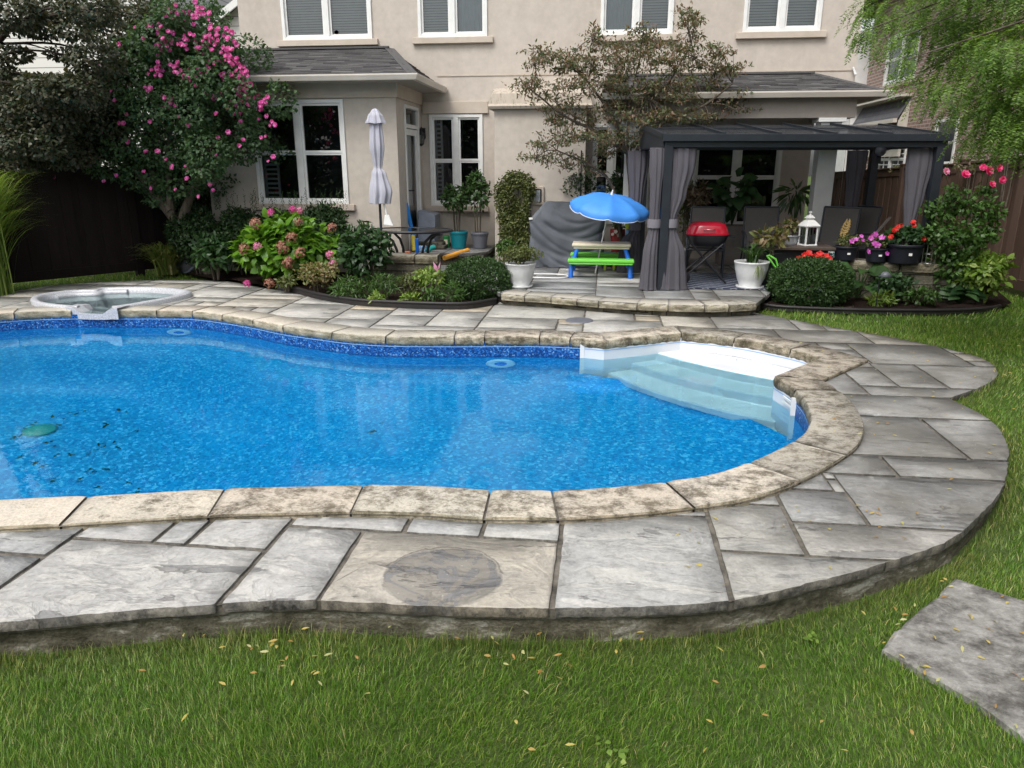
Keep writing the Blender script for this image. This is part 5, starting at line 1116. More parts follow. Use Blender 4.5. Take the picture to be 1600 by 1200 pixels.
pr = interp_prof([(zz_(193), .145, .12, 0, 0), (zz_(182), .11, .10, 0, 0), (zz_(172), .05, .05, 0, 0), (zz_(170), .012, .012, 0, 0)], .02)
cloth_column('top_flap', M['umb_grey'], T, (ux, uy), pr, 8, .16, 13, world=True)
# dustpan hanging from the pole
T = thing('dustpan', 'white long handled dustpan hanging by the folded umbrella pole', 'dustpan', tuple(V(605, 345, 11.2)))
m = MB(); vs = [(-.06, -.02, .0), (.10, -.02, -.02), (.09, .03, .0), (-.05, .03, .02), (-.035, -.01, .15), (.03, -.01, .15), (.03, .02, .15), (-.035, .02, .15)]
m.add([(x, y, z-.06) for x, y, z in vs], [(0, 1, 5, 4), (1, 2, 6, 5), (2, 3, 7, 6), (3, 0, 4, 7), (4, 5, 6, 7), (3, 2, 1, 0)]); m.build('pan', M['white'], T, bevel=.012)
m = MB(); m.tube([(0, 0, .08), (-.03, .0, .22), (-.06, .0, .30)], .014, 8); m.build('handle', M['white'], T)
# ---- glass table with arched legs
T = thing('patio_table', 'oval glass patio table with curved black legs behind the short block wall', 'table', (-2.93, 11.25, PATIO_Z))
tz = .80; m = MB(); pts = [(.62*math.cos(w), .40*math.sin(w)) for w in np.linspace(0, 2*math.pi, 49)[:-1]]
m.tube([(x, y, tz-PATIO_Z) for x, y in pts+pts[:1]], .022, 8, cap=False); m.build('rim', M['black'], T)
m = MB(); m.add([(x, y, tz-PATIO_Z+.012) for x, y in pts]+[(x, y, tz-PATIO_Z+.002) for x, y in pts], [tuple(range(48)), tuple(range(48, 96))[::-1]]); m.build('glass_top', M['glass'], T)
for sx in (-1, 1):
    for sy in (-1, 1):
        m = MB(); m.tube([(sx*.52, sy*.24, .62), (sx*.36, sy*.22, .60), (sx*.25, sy*.2, .50), (sx*.20, sy*.18, .36), (sx*.19, sy*.18, .18), (sx*.24, sy*.22, .0)], .021, 8); m.build('leg', M['black'], T)
m = MB(); ring_ = [(.2*math.cos(w), .19*math.sin(w), .2) for w in np.linspace(0, 2*math.pi, 25)]; m.tube(ring_, .015, 6, cap=False); m.build('leg_ring', M['black'], T)
# ---- things on the terrace
def pot(name, label, loc, r, h, mat, soil=True, taper=.72, rim=True, parts=()):
    T = thing(name, label, 'plant pot', loc); m = MB(); m.lathe([(.0, 0), (r*taper, 0), (r*(taper+.02), .015), (r*.93, h*.80), (r*.94, h*.82), (r, h*.84), (r*1.02, h*.97), (r, h), (r*.92, h), (r*.90, h*.85)], n=36); m.build('body', mat, T)
    m = MB(); m.lathe([(r*.9, h*.88), (.0, h*.9)], n=24); m.build('soil', M['mulch'], T); return T
tp = Z(717, 388, .352); pot('teal_pot', 'teal glazed pot with a glossy leaved shrub, beside the matching grey pot', (tp.x, tp.y, .353), .165, .30, M['teal'])
gp_ = Z(750, 388, .352); pot('grey_pot', 'dark grey glazed pot with a small lemon tree, right of the teal pot', (gp_.x, gp_.y, .353), .155, .28, M['greypot'])
def noodle(label, a, b, mat, r=.035, bend=(0, 0, 0)):
    a, b = Vector(a), Vector(b); m = MB(); pts = [a.lerp(b, t)+Vector(bend)*4*t*(1-t) for t in np.linspace(0, 1, 9)]; m.tube(pts, r, 12); return tag(m.build('pool_noodle', mat), label, 'pool noodle')
noodle('orange foam pool noodle leaning over the terrace edge', tuple(V(694, 403, 11.9)), tuple(V(731, 391, 12.5)), M['orange'], .04, (0, 0, .0))
noodle('blue foam pool noodle standing against the white door frame', (-3.20, 12.52, .38), tuple(V(634, 317, 12.45)), M['bluefoam'], .036)
noodle('yellow foam pool noodle standing behind the glass table', tuple(V(647, 392, 12.3)), tuple(V(645, 368, 12.4)), M['yellowfoam'], .035)
m = MB(); vs = []; w0 = V(656, 325, 13.5); bx0, bx1 = V(656, 330, 13.2).x, V(683, 330, 13.2).x; m.add([(bx0, 12.9, .353), (bx1, 12.9, .353), (bx1, 13.4, .353), (bx0, 13.4, .353), (bx0, 13.05, 1.0), (bx1, 13.05, .93), (bx1, 13.45, .93), (bx0, 13.45, 1.0)], [(3, 2, 1, 0), (4, 5, 6, 7), (0, 1, 5, 4), (1, 2, 6, 5), (2, 3, 7, 6), (3, 0, 4, 7)])
T = tag(m.build('storage_bin', M['box_lid'], bevel=.02), 'slate-grey storage bin between the white door and the window', 'storage box')
m = MB(); m.box(bx0-.02, bx1+.22, 12.72, 13.3, .353, .42); m.box(bx0+.02, bx1+.18, 12.76, 13.26, .42, .47); tag(m.build('stone_block', M['block'], bevel=.01), 'low grey stone doorstep below the storage bin', 'step')
m = MB(); p = Z(697, 387, .352); m.box(p.x-.05, p.x+.06, p.y-.03, p.y+.05, .354, .57); T = tag(m.build('fertiliser_bag', M['greenbag'], bevel=.02), 'green bag of plant food left of the teal pot', 'bag'); m = MB(); m.box(p.x-.025, p.x+.035, p.y-.033, p.y-.031, .42, .50); q = m.build('printed_patch', M['tan'], T)
def blob(name, label, cat, c, r, mat, sq=(1, 1, 1)):
    m = MB(); prof = [(math.sin(t)*1, -math.cos(t)) for t in np.linspace(0, math.pi, 9)]; m.lathe([(a*1.0, b) for a, b in prof], n=16, M=Matrix.Translation(c) @ Matrix.Diagonal((r*sq[0], r*sq[1], r*sq[2], 1))); return tag(m.build(name, mat), label, cat)
# toys on the terrace
def toy_tube(label, cat, pts, r, mat, name='toy'):
    m = MB(); m.tube(pts, r, 10); return tag(m.build(name, mat), label, cat)
toy_tube('teal curved water toy lying on the terrace under the glass table', 'toy', [tuple(V(668, 393, 12.3)), tuple(V(672, 388, 12.35)), tuple(V(679, 386, 12.4))], .045, M['tealtoy'], 'water_toy')
m = MB(); p = Z(637, 397, .353); m.box(p.x-.06, p.x+.05, p.y-.04, p.y+.04, .354, .40); tag(m.build('toy_bucket', M['coral'], bevel=.01), 'coral toy bucket seen between the curved table legs', 'bucket')
m = MB(); p = Z(662, 393, .353); m.box(p.x-.11, p.x+.05, p.y-.05, p.y+.05, .354, .45); tag(m.build('toy_boat', M['ltblue'], bevel=.015), 'pale blue toy boat beside the teal water toy', 'toy boat')
m = MB(); p = Z(652, 396, .353); m.box(p.x-.03, p.x+.03, p.y-.02, p.y+.02, .354, .60); tag(m.build('toy_paddle', M['bluetoy'], bevel=.012), 'deep blue toy paddle upright behind the glass table', 'paddle')
# ---- covered grill
gx, gy = -.60, 12.40
T = thing('covered_grill', 'large grill under a wrinkled dark grey cover beside the toy table', 'covered grill', (gx, gy, PATIO_Z))
bm = bmesh.new(); hw_, hd_, h_ = .60, .29, 1.03; nx_, ny_, nz_ = 44, 16, 56
def gcov(u_, v_, w_):
    z = w_*h_; sl_ = max(0, (w_-.72)/.28); x = u_*(hw_+.004*math.sin(w_*9))*(1-.36*sl_**1.1)*(1+.02*math.sin(z*14+u_*3)); y = v_*hd_*(1-.42*sl_**1.3)
    if w_ < .72: x += .004*math.sin(9*z+4*v_)*(1 if u_ > 0 else -1)
    dr = .004*math.sin(u_*5+z*7)*(1-sl_)+.003*math.sin(u_*13-z*5); q_ = z-.30*u_*u_+.05*u_; fold = (-.030*abs(math.sin(q_*8.5))**9*(1-u_**4)-.022*abs(math.sin(q_*13+1.3+2*u_))**11)*(1-sl_)
    y += (dr+fold)*(-1 if v_ < 0 else 1)*min(1, abs(v_)*1.5); z += .012*math.sin(u_*6)*(w_ > .9)-.015*(w_ < .02)*math.sin(u_*15)
    return (gx+x, gy+y, PATIO_Z+max(z, .004))
per = []
for i in range(nx_): per.append((-1+2*i/nx_, -1))
for i in range(ny_): per.append((1, -1+2*i/ny_))
for i in range(nx_): per.append((1-2*i/nx_, 1))
for i in range(ny_): per.append((-1, 1-2*i/ny_))
def rc(u_, v_): # round the corners
    k = .97 if (abs(u_) > .93 and abs(v_) > .9) else 1; return u_*k, v_*k
m = MB(); vs = [gcov(*rc(*q), j/nz_) for j in range(nz_+1) for q in per]; np_ = len(per)
fs = [(j*np_+i, j*np_+(i+1) % np_, (j+1)*np_+(i+1) % np_, (j+1)*np_+i) for j in range(nz_) for i in range(np_)]; m.add(vs, fs, True); top = vs[-np_:]; ctr = (gx, gy, PATIO_Z+h_+.01)
m.add(top+[ctr], [(i, (i+1) % np_, np_) for i in range(np_)], True); m.build('cover', M['cover'], T, world=True, merge=True)
m = MB(); p = V(835, 339, gy-hd_); m.box(gx-hw_-.01, gx-hw_+.05, gy-hd_-.005, gy-hd_+.02, .92, .95); m.build('buckle', M['white'], T, world=True)
# ---- kids table
kx, ky = -.03, 11.42
T = thing('kids_picnic_table', 'childs plastic picnic table with tan top, lime benches and blue legs', 'kids table', (kx, ky, PATIO_Z))
m = MB(); m.box(-.44, .44, -.20, .20, .435, .485); m.box(-.42, .42, -.18, .18, .40, .434); m.build('table_top', M['tan'], T, bevel=.025)
for s in (-1, 1):
    m = MB(); m.box(-.485, .485, s*.40-.095, s*.40+.095, .235, .285); m.box(-.47, .47, s*.40-.085, s*.40+.085, .205, .234); m.build('bench', M['greentoy'], T, bevel=.022)
for sx in (-1, 1):
    for sy in (-1, 1):
        m = MB(); m.tube([(sx*.36, sy*.13, .40), (sx*.41, sy*.30, .24), (sx*.435, sy*.36, .18), (sx*.44, sy*.38, .0)], [.032, .036, .036, .038], 10); m.build('leg', M['bluetoy'], T)
    m = MB(); m.box(sx*.40-.03, sx*.40+.03, -.36, .36, .15, .205); m.build('leg_brace', M['bluetoy'], T, bevel=.01)
# kids umbrella: tilted, eight panels with scalloped edge
pb, pt = Vector(Z(930, 427, PATIO_Z)), Vector(V(956, 304, 11.35)); ax_ = (pt-pb).normalized()
T = thing('kids_umbrella', 'small blue umbrella with a scalloped white edge tilted over the toy table', 'umbrella', tuple(pb))
m = MB(); m.tube([pb, pt+ax_*.05], .011, 8); m.build('pole', M['white'], T, world=True)
m = MB(); m.tube([pt, pt+ax_*.03, pt+ax_*.07], [.022, .014, .008], 8); m.build('finial', M['white'], T, world=True)
m = MB(); m.tube([pb+ax_*.62, pb+ax_*.68], .018, 8); m.build('tilt_joint', M['white'], T, world=True)
zax = Vector((.13, -.16, 1)).normalized(); xax = Vector((1, 0, -.12)); xax = (xax-zax*xax.dot(zax)).normalized(); yax = zax.cross(xax); MU = Matrix((xax, yax, zax)).transposed().to_4x4(); MU.translation = pt
Rr_, drop = .60, .185; m = MB(); vs = []; N_ = 8; K_ = 8; nr_ = 9
for i in range(nr_+1):
    t = i/nr_
    for k in range(N_*K_):
        w = 2*math.pi*k/(N_*K_); f = (k % K_)/K_; sag = math.sin(f*math.pi); rr_ = Rr_*math.sin(t*1.22)/math.sin(1.22)*(1-.06*sag*t); z = -drop*(1-math.cos(t*1.22))/(1-math.cos(1.22))-.035*sag*t
        vs.append(MU @ Vector((rr_*math.cos(w), rr_*math.sin(w), z)))
nk = N_*K_
for k in range(nk):
    w = 2*math.pi*k/nk; f = (k % K_)/K_; sag = math.sin(f*math.pi); rr_ = Rr_*(1-.045*sag)*.985; vs.append(MU @ Vector((rr_*math.cos(w), rr_*math.sin(w), -drop-.055-.035*abs(sag)**.5)))
m.add(vs, [(i*nk+k, (i+1)*nk+k, (i+1)*nk+(k+1) % nk, i*nk+(k+1) % nk) for i in range(nr_+1) for k in range(nk)], True); cn = m.build('canopy', M['umb_blue'], T, world=True)
m = MB(); edge_ = vs[-nk:]; m.tube(edge_+edge_[:1], .006, 5, cap=False); m.build('edge_trim', M['umb_trim'], T, world=True)
for k in range(8):
    w = 2*math.pi*k/8; m = MB(); m.tube([MU @ Vector((Rr_*math.sin(t*1.22)/math.sin(1.22)*.995*math.cos(w), Rr_*math.sin(t*1.22)/math.sin(1.22)*.995*math.sin(w), -drop*(1-math.cos(t*1.22))/(1-math.cos(1.22))-.012)) for t in np.linspace(.05, 1, 7)], .004, 5); m.build('rib', M['steel'], T, world=True)
# sprinkler toy and children's chairs behind the table
p = V(980, 377, 11.75)
T = thing('water_toy', 'yellow green and blue water pump toy behind the right end of the kids table', 'toy', (p.x, 11.75, PATIO_Z)); 
m = MB(); m.lathe([(.0, .0), (.09, 0), (.08, .05), (.045, .08), (.04, .42), (.0, .42)], n=16); m.build('stand', M['bluetoy'], T); m = MB(); m.lathe([(.0, .42), (.042, .42), (.045, .52), (.03, .56), (.0, .56)], n=16); m.build('collar', M['limetoy'], T)
m = MB(); m.lathe([(.0, .56), (.035, .56), (.03, .66), (.0, .66)], n=16); m.build('cylinder', M['ltblue'], T); m = MB(); m.lathe([(.0, .66), (.035, .67), (.05, .73), (.035, .79), (.0, .80)], n=16); m.build('knob', M['limetoy'], T)
for i, (px, lab) in enumerate(((952, 'small blue toy stool with lime feet behind the kids table, left one'), (972, 'small blue toy stool with lime feet behind the kids table, right one'))):
    p = Z(px, 420, PATIO_Z); T = thing('toy_stool', lab, 'stool', (p.x, 11.95, PATIO_Z), 0, 'toy stools')
    m = MB(); m.box(-.10, .10, -.1, .1, .24, .28); m.build('seat', M['bluetoy'], T, bevel=.02)
    for s in (-1, 1): m = MB(); m.box(s*.07-.02, s*.07+.02, -.08, .08, .0, .24); m.build('leg', M['limetoy'], T, bevel=.01)
p = V(1048, 370, 11.9)
# ---- red barbecue on folding stand
b0 = V(1105, 366, 10.75); T = thing('barbecue', 'portable barbecue with a shiny red lid and folding black wheeled stand', 'barbecue', (b0.x, 10.75, PATIO_Z+.014))
bz = b0.z-PATIO_Z-.014
def rbox(prof, n=40, ax=1.0, ay=.72, p=3.2):
    m = MB(); vs = []
    for r_, z in prof:
        for k in range(n):
            w = 2*math.pi*k/n; c, s = math.cos(w), math.sin(w); q = (abs(c)**p+abs(s)**p)**(-1/p); vs.append((r_*q*c*ax, r_*q*s*ay, z))
    k_ = len(prof); m.add(vs, [(i*n+j, i*n+(j+1) % n, (i+1)*n+(j+1) % n, (i+1)*n+j) for i in range(k_-1) for j in range(n)], True)
    m.add(vs[:n], [tuple(range(n))[::-1]]); m.add(vs[-n:], [tuple(range(n))], True); return m
lid = rbox([(.290, .0), (.292, .02), (.275, .06), (.255, .11), (.225, .15), (.17, .168), (.08, .175)]); lid.v = [(x, y, z+bz) for x, y, z in lid.v]; l_ = lid.build('lid', M['redpaint'], T)
m = MB(); m.tube([(-.07, -.205, bz+.07), (-.07, -.235, bz+.08), (.07, -.235, bz+.08), (.07, -.205, bz+.07)], .008, 6); m.build('lid_handle', M['steel'], l_)
bowl = rbox([(.12, -.165), (.19, -.155), (.25, -.10), (.28, -.03), (.285, -.004)]); bowl.v = [(x, y, z+bz) for x, y, z in bowl.v]; bowl.build('bowl', M['black'], T)
m = MB(); m.bar((.28, 0, bz-.02), (.37, 0, bz-.03), .20, .012); m.build('side_shelf', M['black'], T)
for s in (-1, 1):
    m = MB(); m.tube([(.20, s*.17, bz-.12), (-.30, s*.17, .085)], .013, 8); m.build('leg', M['black'], T); m = MB(); m.tube([(-.22, s*.155, bz-.12), (.28, s*.155, .01)], .013, 8); m.build('leg', M['black'], T)
    m = MB(); Mx = Matrix.Translation((-.30, s*.20, .085)) @ Matrix.Rotation(R(90), 4, 'X'); m.lathe([(.05, -.016), (.078, -.018), (.085, 0), (.078, .018), (.05, .016)], n=24, M=Mx); w_ = m.build('wheel', M['black'], T); m = MB(); m.lathe([(.0, -.012), (.05, -.012), (.05, .012), (.0, .012)], n=16, M=Mx); m.build('hub', M['greypot'], w_)
m = MB(); m.tube([(.28, -.155, .01), (.28, .155, .01)], .012, 8); m.tube([(-.30, -.20, .085), (-.30, .20, .085)], .008, 8); m.build('cross_bar', M['black'], T)
# ---- sling chairs
def sling_chair(label, x, y, rz, h=.98):
    T = thing('patio_chair', label, 'chair', (x, y, PATIO_Z+.015), rz, 'dark sling patio chairs')
    m = MB(); vs = []; pr = [(.26, .44), (.10, .40), (-.16, .39), (-.24, .45), (-.30, .70), (-.36, h)]
    for yy, zz in pr: vs += [(-.235, yy, zz), (.235, yy, zz)]
    k = len(pr); m.add(vs+[(a, b+.004, c+.004) for a, b, c in vs], [(2*i, 2*i+2, 2*i+3, 2*i+1) for i in range(k-1)]+[(2*k+2*i, 2*k+2*i+1, 2*k+2*i+3, 2*k+2*i+2) for i in range(k-1)], True); m.build('sling', M['sling'], T)
    for s in (-1, 1):
        m = MB(); m.tube([(s*.25, yy, zz) for yy, zz in pr], .014, 8); m.build('side_rail', M['metal_dark'], T)
        m = MB(); m.tube([(s*.27, .30, .0), (s*.27, .25, .42), (s*.27, .24, .60), (s*.28, .10, .64), (s*.28, -.24, .62)], .013, 8); m.build('armrest', M['metal_dark'], T)
        m = MB(); m.tube([(s*.26, -.34, .0), (s*.26, -.12, .40)], .013, 8); m.build('leg', M['metal_dark'], T)
    m = MB(); m.tube([(-.25, -.36, h), (.25, -.36, h)], .014, 8); m.tube([(-.27, .26, .40), (.27, .26, .40)], .012, 8); m.build('cross_bar', M['metal_dark'], T); return T
sling_chair('dark sling chair with its back behind the red barbecue', 1.52, 11.45, R(180-8))
sling_chair('dark sling chair behind the fire table, left of the white lantern', V(1193, 330, 11.7).x, 11.6, R(176))
sling_chair('dark sling chair nearest the white porch column, right of the lantern', 3.30, 11.35, R(150), 1.0)
sling_chair('dark sling chair turned toward the back right gazebo curtain', 3.62, 11.75, R(120), 1.0)
# fire table
f0 = Z(1215, 412, .62); T = thing('fire_table', 'square brown topped patio table with black sides inside the gazebo', 'table', (2.62, 10.9, PATIO_Z))
m = MB(); m.box(-.50, .50, -.40, .40, .50, .545); m.build('table_top', M['tabletop'], T, bevel=.008)
m = MB(); m.box(-.42, .42, -.33, .33, .0, .50); m.build('cabinet', M['black'], T, bevel=.006)
TZ = PATIO_Z+.545
# white lantern on it
p = V(1259, 372, 10.85); T = thing('lantern', 'white metal lantern with a tiered roof standing on the brown table', 'lantern', (p.x, 10.75, TZ), .35)
m = MB(); m.box(-.095, .095, -.095, .095, 0, .02); m.build('base', M['white'], T, bevel=.004)
for sx in (-1, 1):
    for sy in (-1, 1): m = MB(); m.box(sx*.08-.009, sx*.08+.009, sy*.08-.009, sy*.08+.009, .02, .25); m.build('corner_bar', M['white'], T)
m = MB(); m.box(-.095, .095, -.095, .095, .25, .265); m.lathe([(.15, .265), (.145, .275), (.085, .33), (.055, .345), (.05, .365), (.075, .37), (.035, .405), (.014, .415), (.012, .43), (.022, .44), (.018, .455), (.0, .465)], n=4, M=Matrix.Rotation(R(45), 4, 'Z'), smooth=False); m.build('roof', M['white'], T)
m = MB(); 
for a in range(4): Mx = Matrix.Rotation(a*math.pi/2, 4, 'Z'); m.add([Mx @ Vector(v) for v in ((-.07, -.08, .02), (.07, -.08, .02), (.07, -.08, .25), (-.07, -.08, .25))], [(0, 1, 2, 3)])
m.build('glass_pane', M['glass'], T); m = MB(); m.lathe([(.0, .02), (.035, .02), (.035, .12), (.0, .12)], n=16); m.build('candle', M['white'], T)
p = V(1233, 375, 10.9); T = pot('tin_planter', 'galvanised grey planter left of the lantern on the brown table', (p.x, 10.85, TZ), .125, .13, M['panelmetal'])
# lounge seat with patterned cushion
p = Z(1290, 413, .55); T = thing('lounge_seat', 'low black lounge seat with a green patterned cushion behind the red flowers', 'seat', (V(1300, 400, 10.95).x, 11.0, PATIO_Z))
m = MB(); m.box(-.30, .28, -.22, .25, .0, .30); m.build('frame', M['black'], T, bevel=.01)
m = MB(); prof = [(math.cos(t), math.sin(t)) for t in np.linspace(-math.pi/2, math.pi/2, 9)]; m.lathe([(max(a, .0)*.27, b*.065+.375) for a, b in prof], n=28, sq=.35); m.build('cushion', M['cushion'], T)
# green scoop leaning by the white pot
m = MB(); pts = [tuple(V(*q, 10.35)) for q in ((1219, 426), (1212, 418), (1200, 402), (1198, 400), (1202, 399), (1212, 405), (1218, 424))]; m.tube(pts, .013, 8); tag(m.build('garden_hoop', M['greentoy']), 'bright green plastic loop handle leaning behind the right white pot', 'toy')
# hose loop
m = MB(); c = Z(853, 433, PATIO_Z); m.tube([(c.x+.33*math.cos(w), c.y+.22*math.sin(w)+.02*math.sin(3*w), PATIO_Z+.018) for w in np.linspace(0, 6.3, 40)], .011, 6); tag(m.build('hula_hoop', M['white']), 'pale hoop lying flat on the patio in front of the covered grill', 'hoop')
# white pots
def whitepot(label, p, r, h):
    T = thing('white_pot', label, 'plant pot', p); m = MB(); m.lathe([(.0, 0), (r*.62, 0), (r*.66, .02), (r*.62, .03), (r*.80, h*.35), (r*.97, h*.75), (r, h*.93), (r*1.03, h*.95), (r*1.03, h), (r*.92, h), (r*.9, h*.85)], n=40, flute=(26, .008)); m.build('body', M['whitepot'], T)
    m = MB(); m.lathe([(r*.92, h*.9), (0, h*.92)], n=24); m.build('soil', M['mulch'], T); m = MB(); m.lathe([(.0, .0), (r*.78, .0), (r*.84, .03), (r*.80, .03), (.0, .012)], n=32); m.build('saucer', M['whitepot'], T); return T
wp1 = Z(813, 449, PATIO_Z); wp1.z = PATIO_Z+.006; whitepot('white ribbed pot with trailing green foliage left of the patio step', wp1, .205, .33)
wp2 = Z(1174, 459, .10); wp2.z = .155; wp2.y -= .0; whitepot('white textured pot with a spiky plant at the right end of the patio step', (wp2.x, wp2.y+.16, .157), .225, .36)
# pots on the right wall
CZ = .525
pots = []
for i, (px, r, h, lab) in enumerate(((1325, .155, .19, 'navy black flower pot with petunias at the left end of the wall'), (1368, .15, .185, 'navy black flower pot with magenta petunias in the middle of the wall'), (1412, .23, .25, 'largest black pot, with dark leafed red flowers, on the wall'))):
    p = V(px, 410, 10.4 if i < 2 else 10.3); T = pot('black_pot', lab, (p.x, (10.55, 10.40, 10.33)[i], CZ), r, h, M['blackpot'], taper=.8); pots.append((p.x, (10.55, 10.40, 10.33)[i], CZ+h))
    m = MB(); m.box(-.02, .02, -r*.92-.004, -r*.90, h*.45, h*.58); m.build('price_tag', M['white'], T)
# wire basket lantern at wall end
p = V(1452, 405, 10.25); m = MB(); 
for k in range(8): w = k*math.pi/4; m.bar((p.x+.08*math.cos(w), 10.27+.08*math.sin(w), CZ), (p.x+.08*math.cos(w), 10.27+.08*math.sin(w), CZ+.26), .008, .008)
for z in (0.01, .13, .26): m.tube([(p.x+.08*math.cos(w), 10.27+.08*math.sin(w), CZ+z) for w in np.linspace(0, 6.2832, 17)], .006, 5, cap=False)
tag(m.build('wire_lantern', M['steel']), 'small wire lantern at the right end of the wall beside the rose bush', 'lantern')
# leaf shaped ornament and wooden stick
p0_, p1_ = V(1314, 378, 11.15), V(1327, 344, 11.15); d = (p1_-p0_); m = MB()
for i in range(7):
    c = p0_+d*(.15+.8*i/7); w = .05*math.sin((i+1)/8*math.pi)+.02
    for s in (-1, 1): m.tube([c, c+Vector((s*w*.7, 0, .03)), c+Vector((s*w*.4, 0, .07))], [.016, .018, .004], 6)
m.tube([p0_-d*.3, p1_], [.012, .008], 6); tag(m.build('leaf_ornament', M['gold']), 'golden carved leaf shaped garden ornament behind the wall pots', 'ornament')
m = MB(); m.bar(V(1362, 372, 11.2), V(1391, 339, 11.2), .055, .02); tag(m.build('wooden_plank', M['wood_grey']), 'grey wooden plank leaning behind the magenta petunias', 'plank')
# path light
p = Z(1368, 482, .03); T = thing('path_light', 'black hooked garden path light standing among the hostas', 'garden light', tuple(p)); zt2 = V(1368, 428, p.y).z-.03
m = MB(); m.tube([(0, 0, 0), (0, 0, zt2)], .008, 6); m.build('stake', M['black'], T); m = MB(); m.lathe([(.0, .03), (.03, .025), (.085, -.03), (.08, -.03), (.0, .0)], (.06, 0, zt2), 16); m.build('shade', M['greypot'], T)
# tomato cage
T = thing('plant_cage', 'red wire tomato cage above the pale peony by the hedge', 'plant cage', tuple(Z(328, 420, .03))); cc = basis(T).translation; ztop = V(325, 308, cc.y).z-.03
for k in range(4):
    w = k*math.pi/2+.6; m = MB(); m.tube([(.14*math.cos(w), .14*math.sin(w), 0), (.26*math.cos(w), .26*math.sin(w), ztop*.8+.05*(k % 2))], .008, 5); m.build('upright', M['redwire'], T)
for z, r in ((.3, .18), (.62, .225), (.85, .255)):
    m = MB(); m.tube([(r*math.cos(w), r*math.sin(w), z) for w in np.linspace(0, 6.2832, 21)], .006, 5, cap=False); m.build('hoop', M['redwire'], T)
# round spa cover leaning on the fence
p = Z(238, 418, 0); T = thing('spa_cover', 'white rimmed grey plastic cover leaning on its edge against the dark fence', 'cover', (-7.0, 11.85, 0))
Mx = Matrix.Translation((.0, .0, .52)) @ Matrix.Rotation(R(-35), 4, 'Z') @ Matrix.Rotation(R(75), 4, 'X'); m = MB(); m.lathe([(.0, .02), (.42, .02), (.46, .0), (.49, -.05), (.52, -.05), (.525, -.02), (.50, .03), (.43, .055), (.40, .05), (.0, .05)], n=40, M=Mx); m.build('shell', M['greypot'], T)
m = MB(); m.tube([Mx @ Vector((.51*math.cos(w), .51*math.sin(w), -.02)) for w in np.linspace(0, 6.2832, 41)], .028, 8, cap=False); m.build('rim', M['box_lid'], T)
# pink flamingo like stake flower
p = V(682, 417, 9.75); T = thing('flower_stake', 'pink and white flower ornament on a thin stake in front of the block wall', 'ornament', (p.x+.06, 9.6, .03)); 
m = MB(); m.tube([(.06, 0, 0), (0, 0, p.z-.03)], .005, 5); m.build('stake', M['steel'], T)
for s in (-1, 1):
    m = MB(); m.add([(0, 0, p.z-.09), (s*.035-.02, -.02, p.z-.03), (s*.05-.02, .0, p.z+.06), (s*.01-.01, .0, p.z+.0), (0, .02, p.z-.05)], [(0, 1, 3), (1, 2, 3), (0, 3, 4)]); m.build('petal', M['pk_pale'], T)
# indoor-style planter stands against the house under the porch
m = MB(); p = V(1155, 335, 12.9); m.box(p.x-.30, p.x+.35, 12.75, 13.15, PATIO_Z+.0, .80); tag(m.build('side_bench', M['wood_grey'], bevel=.01), 'grey bench against the porch window holding the big leafed plant', 'bench')
# ================================================================ plants
def rnd_unit(n, r=RNG): v = r.normal(size=(n, 3)); return v/np.linalg.norm(v, axis=1)[:, None]
def leaf_arrays(P, D, N, L, W, droop=.15, fold=.12):
    """six point leaves: base, two pairs, tip"""
    P, D, N = map(np.asarray, (P, D, N)); L = np.asarray(L)[:, None]; W = np.asarray(W)[:, None]
    D = D/np.linalg.norm(D, axis=1)[:, None]; S_ = np.cross(D, N); S_ /= np.linalg.norm(S_, axis=1)[:, None]+1e-9; N = np.cross(S_, D)
    a = P+D*L*.35-N*L*droop*.12; b = P+D*L*.72-N*L*droop*.5; tip = P+D*L-N*L*droop
    v = np.stack([P, a+S_*W*.5+N*W*fold, a-S_*W*.5+N*W*fold, b+S_*W*.36+N*W*fold, b-S_*W*.36+N*W*fold, tip], 1).reshape(-1, 3)
    n = len(P); i = np.arange(n)[:, None]*6
    return v, np.concatenate([i+np.array([[0, 1, 2]]), i+np.array([[3, 5, 4]])]), i+np.array([[1, 3, 4, 2]])
def leaves(name, mat, P, D, N, L, W, parent=None, world=True, **k):
    v, t, q = leaf_arrays(P, D, N, L, W, **k); return npmesh(name, v, [t, q], mat, parent, world)
def clump_leaves(clumps, per, L, W, up=.5, out=.6, jit=.5, shell=.55, seed=1, Lv=.3):
    """clumps: (cx,cy,cz,rx,ry,rz,weight)"""
    r = np.random.default_rng(seed); Ps = []; Ds = []; Ns = []
    for c in clumps:
        n = max(4, int(per*(c[6] if len(c) > 6 else 1))); u = rnd_unit(n, r); rad = shell+(1-shell)*r.random(n)**.6; rad *= 1+.12*np.sin(u[:, 0]*7+c[0]*9)*np.cos(u[:, 2]*6+c[1]*5)
        Ps.append(np.array(c[:3])+u*rad[:, None]*np.array(c[3:6])); Ns.append(u*out+np.array([0, 0, up])+r.normal(size=(n, 3))*jit*.6); Ds.append(u*out*.7+r.normal(size=(n, 3))*jit+np.array([0, 0, -.1]))
    P = np.concatenate(Ps); n = len(P); sc = 1+Lv*(r.random(n)*2-1); return P, np.concatenate(Ds), np.concatenate(Ns), L*sc, W*sc
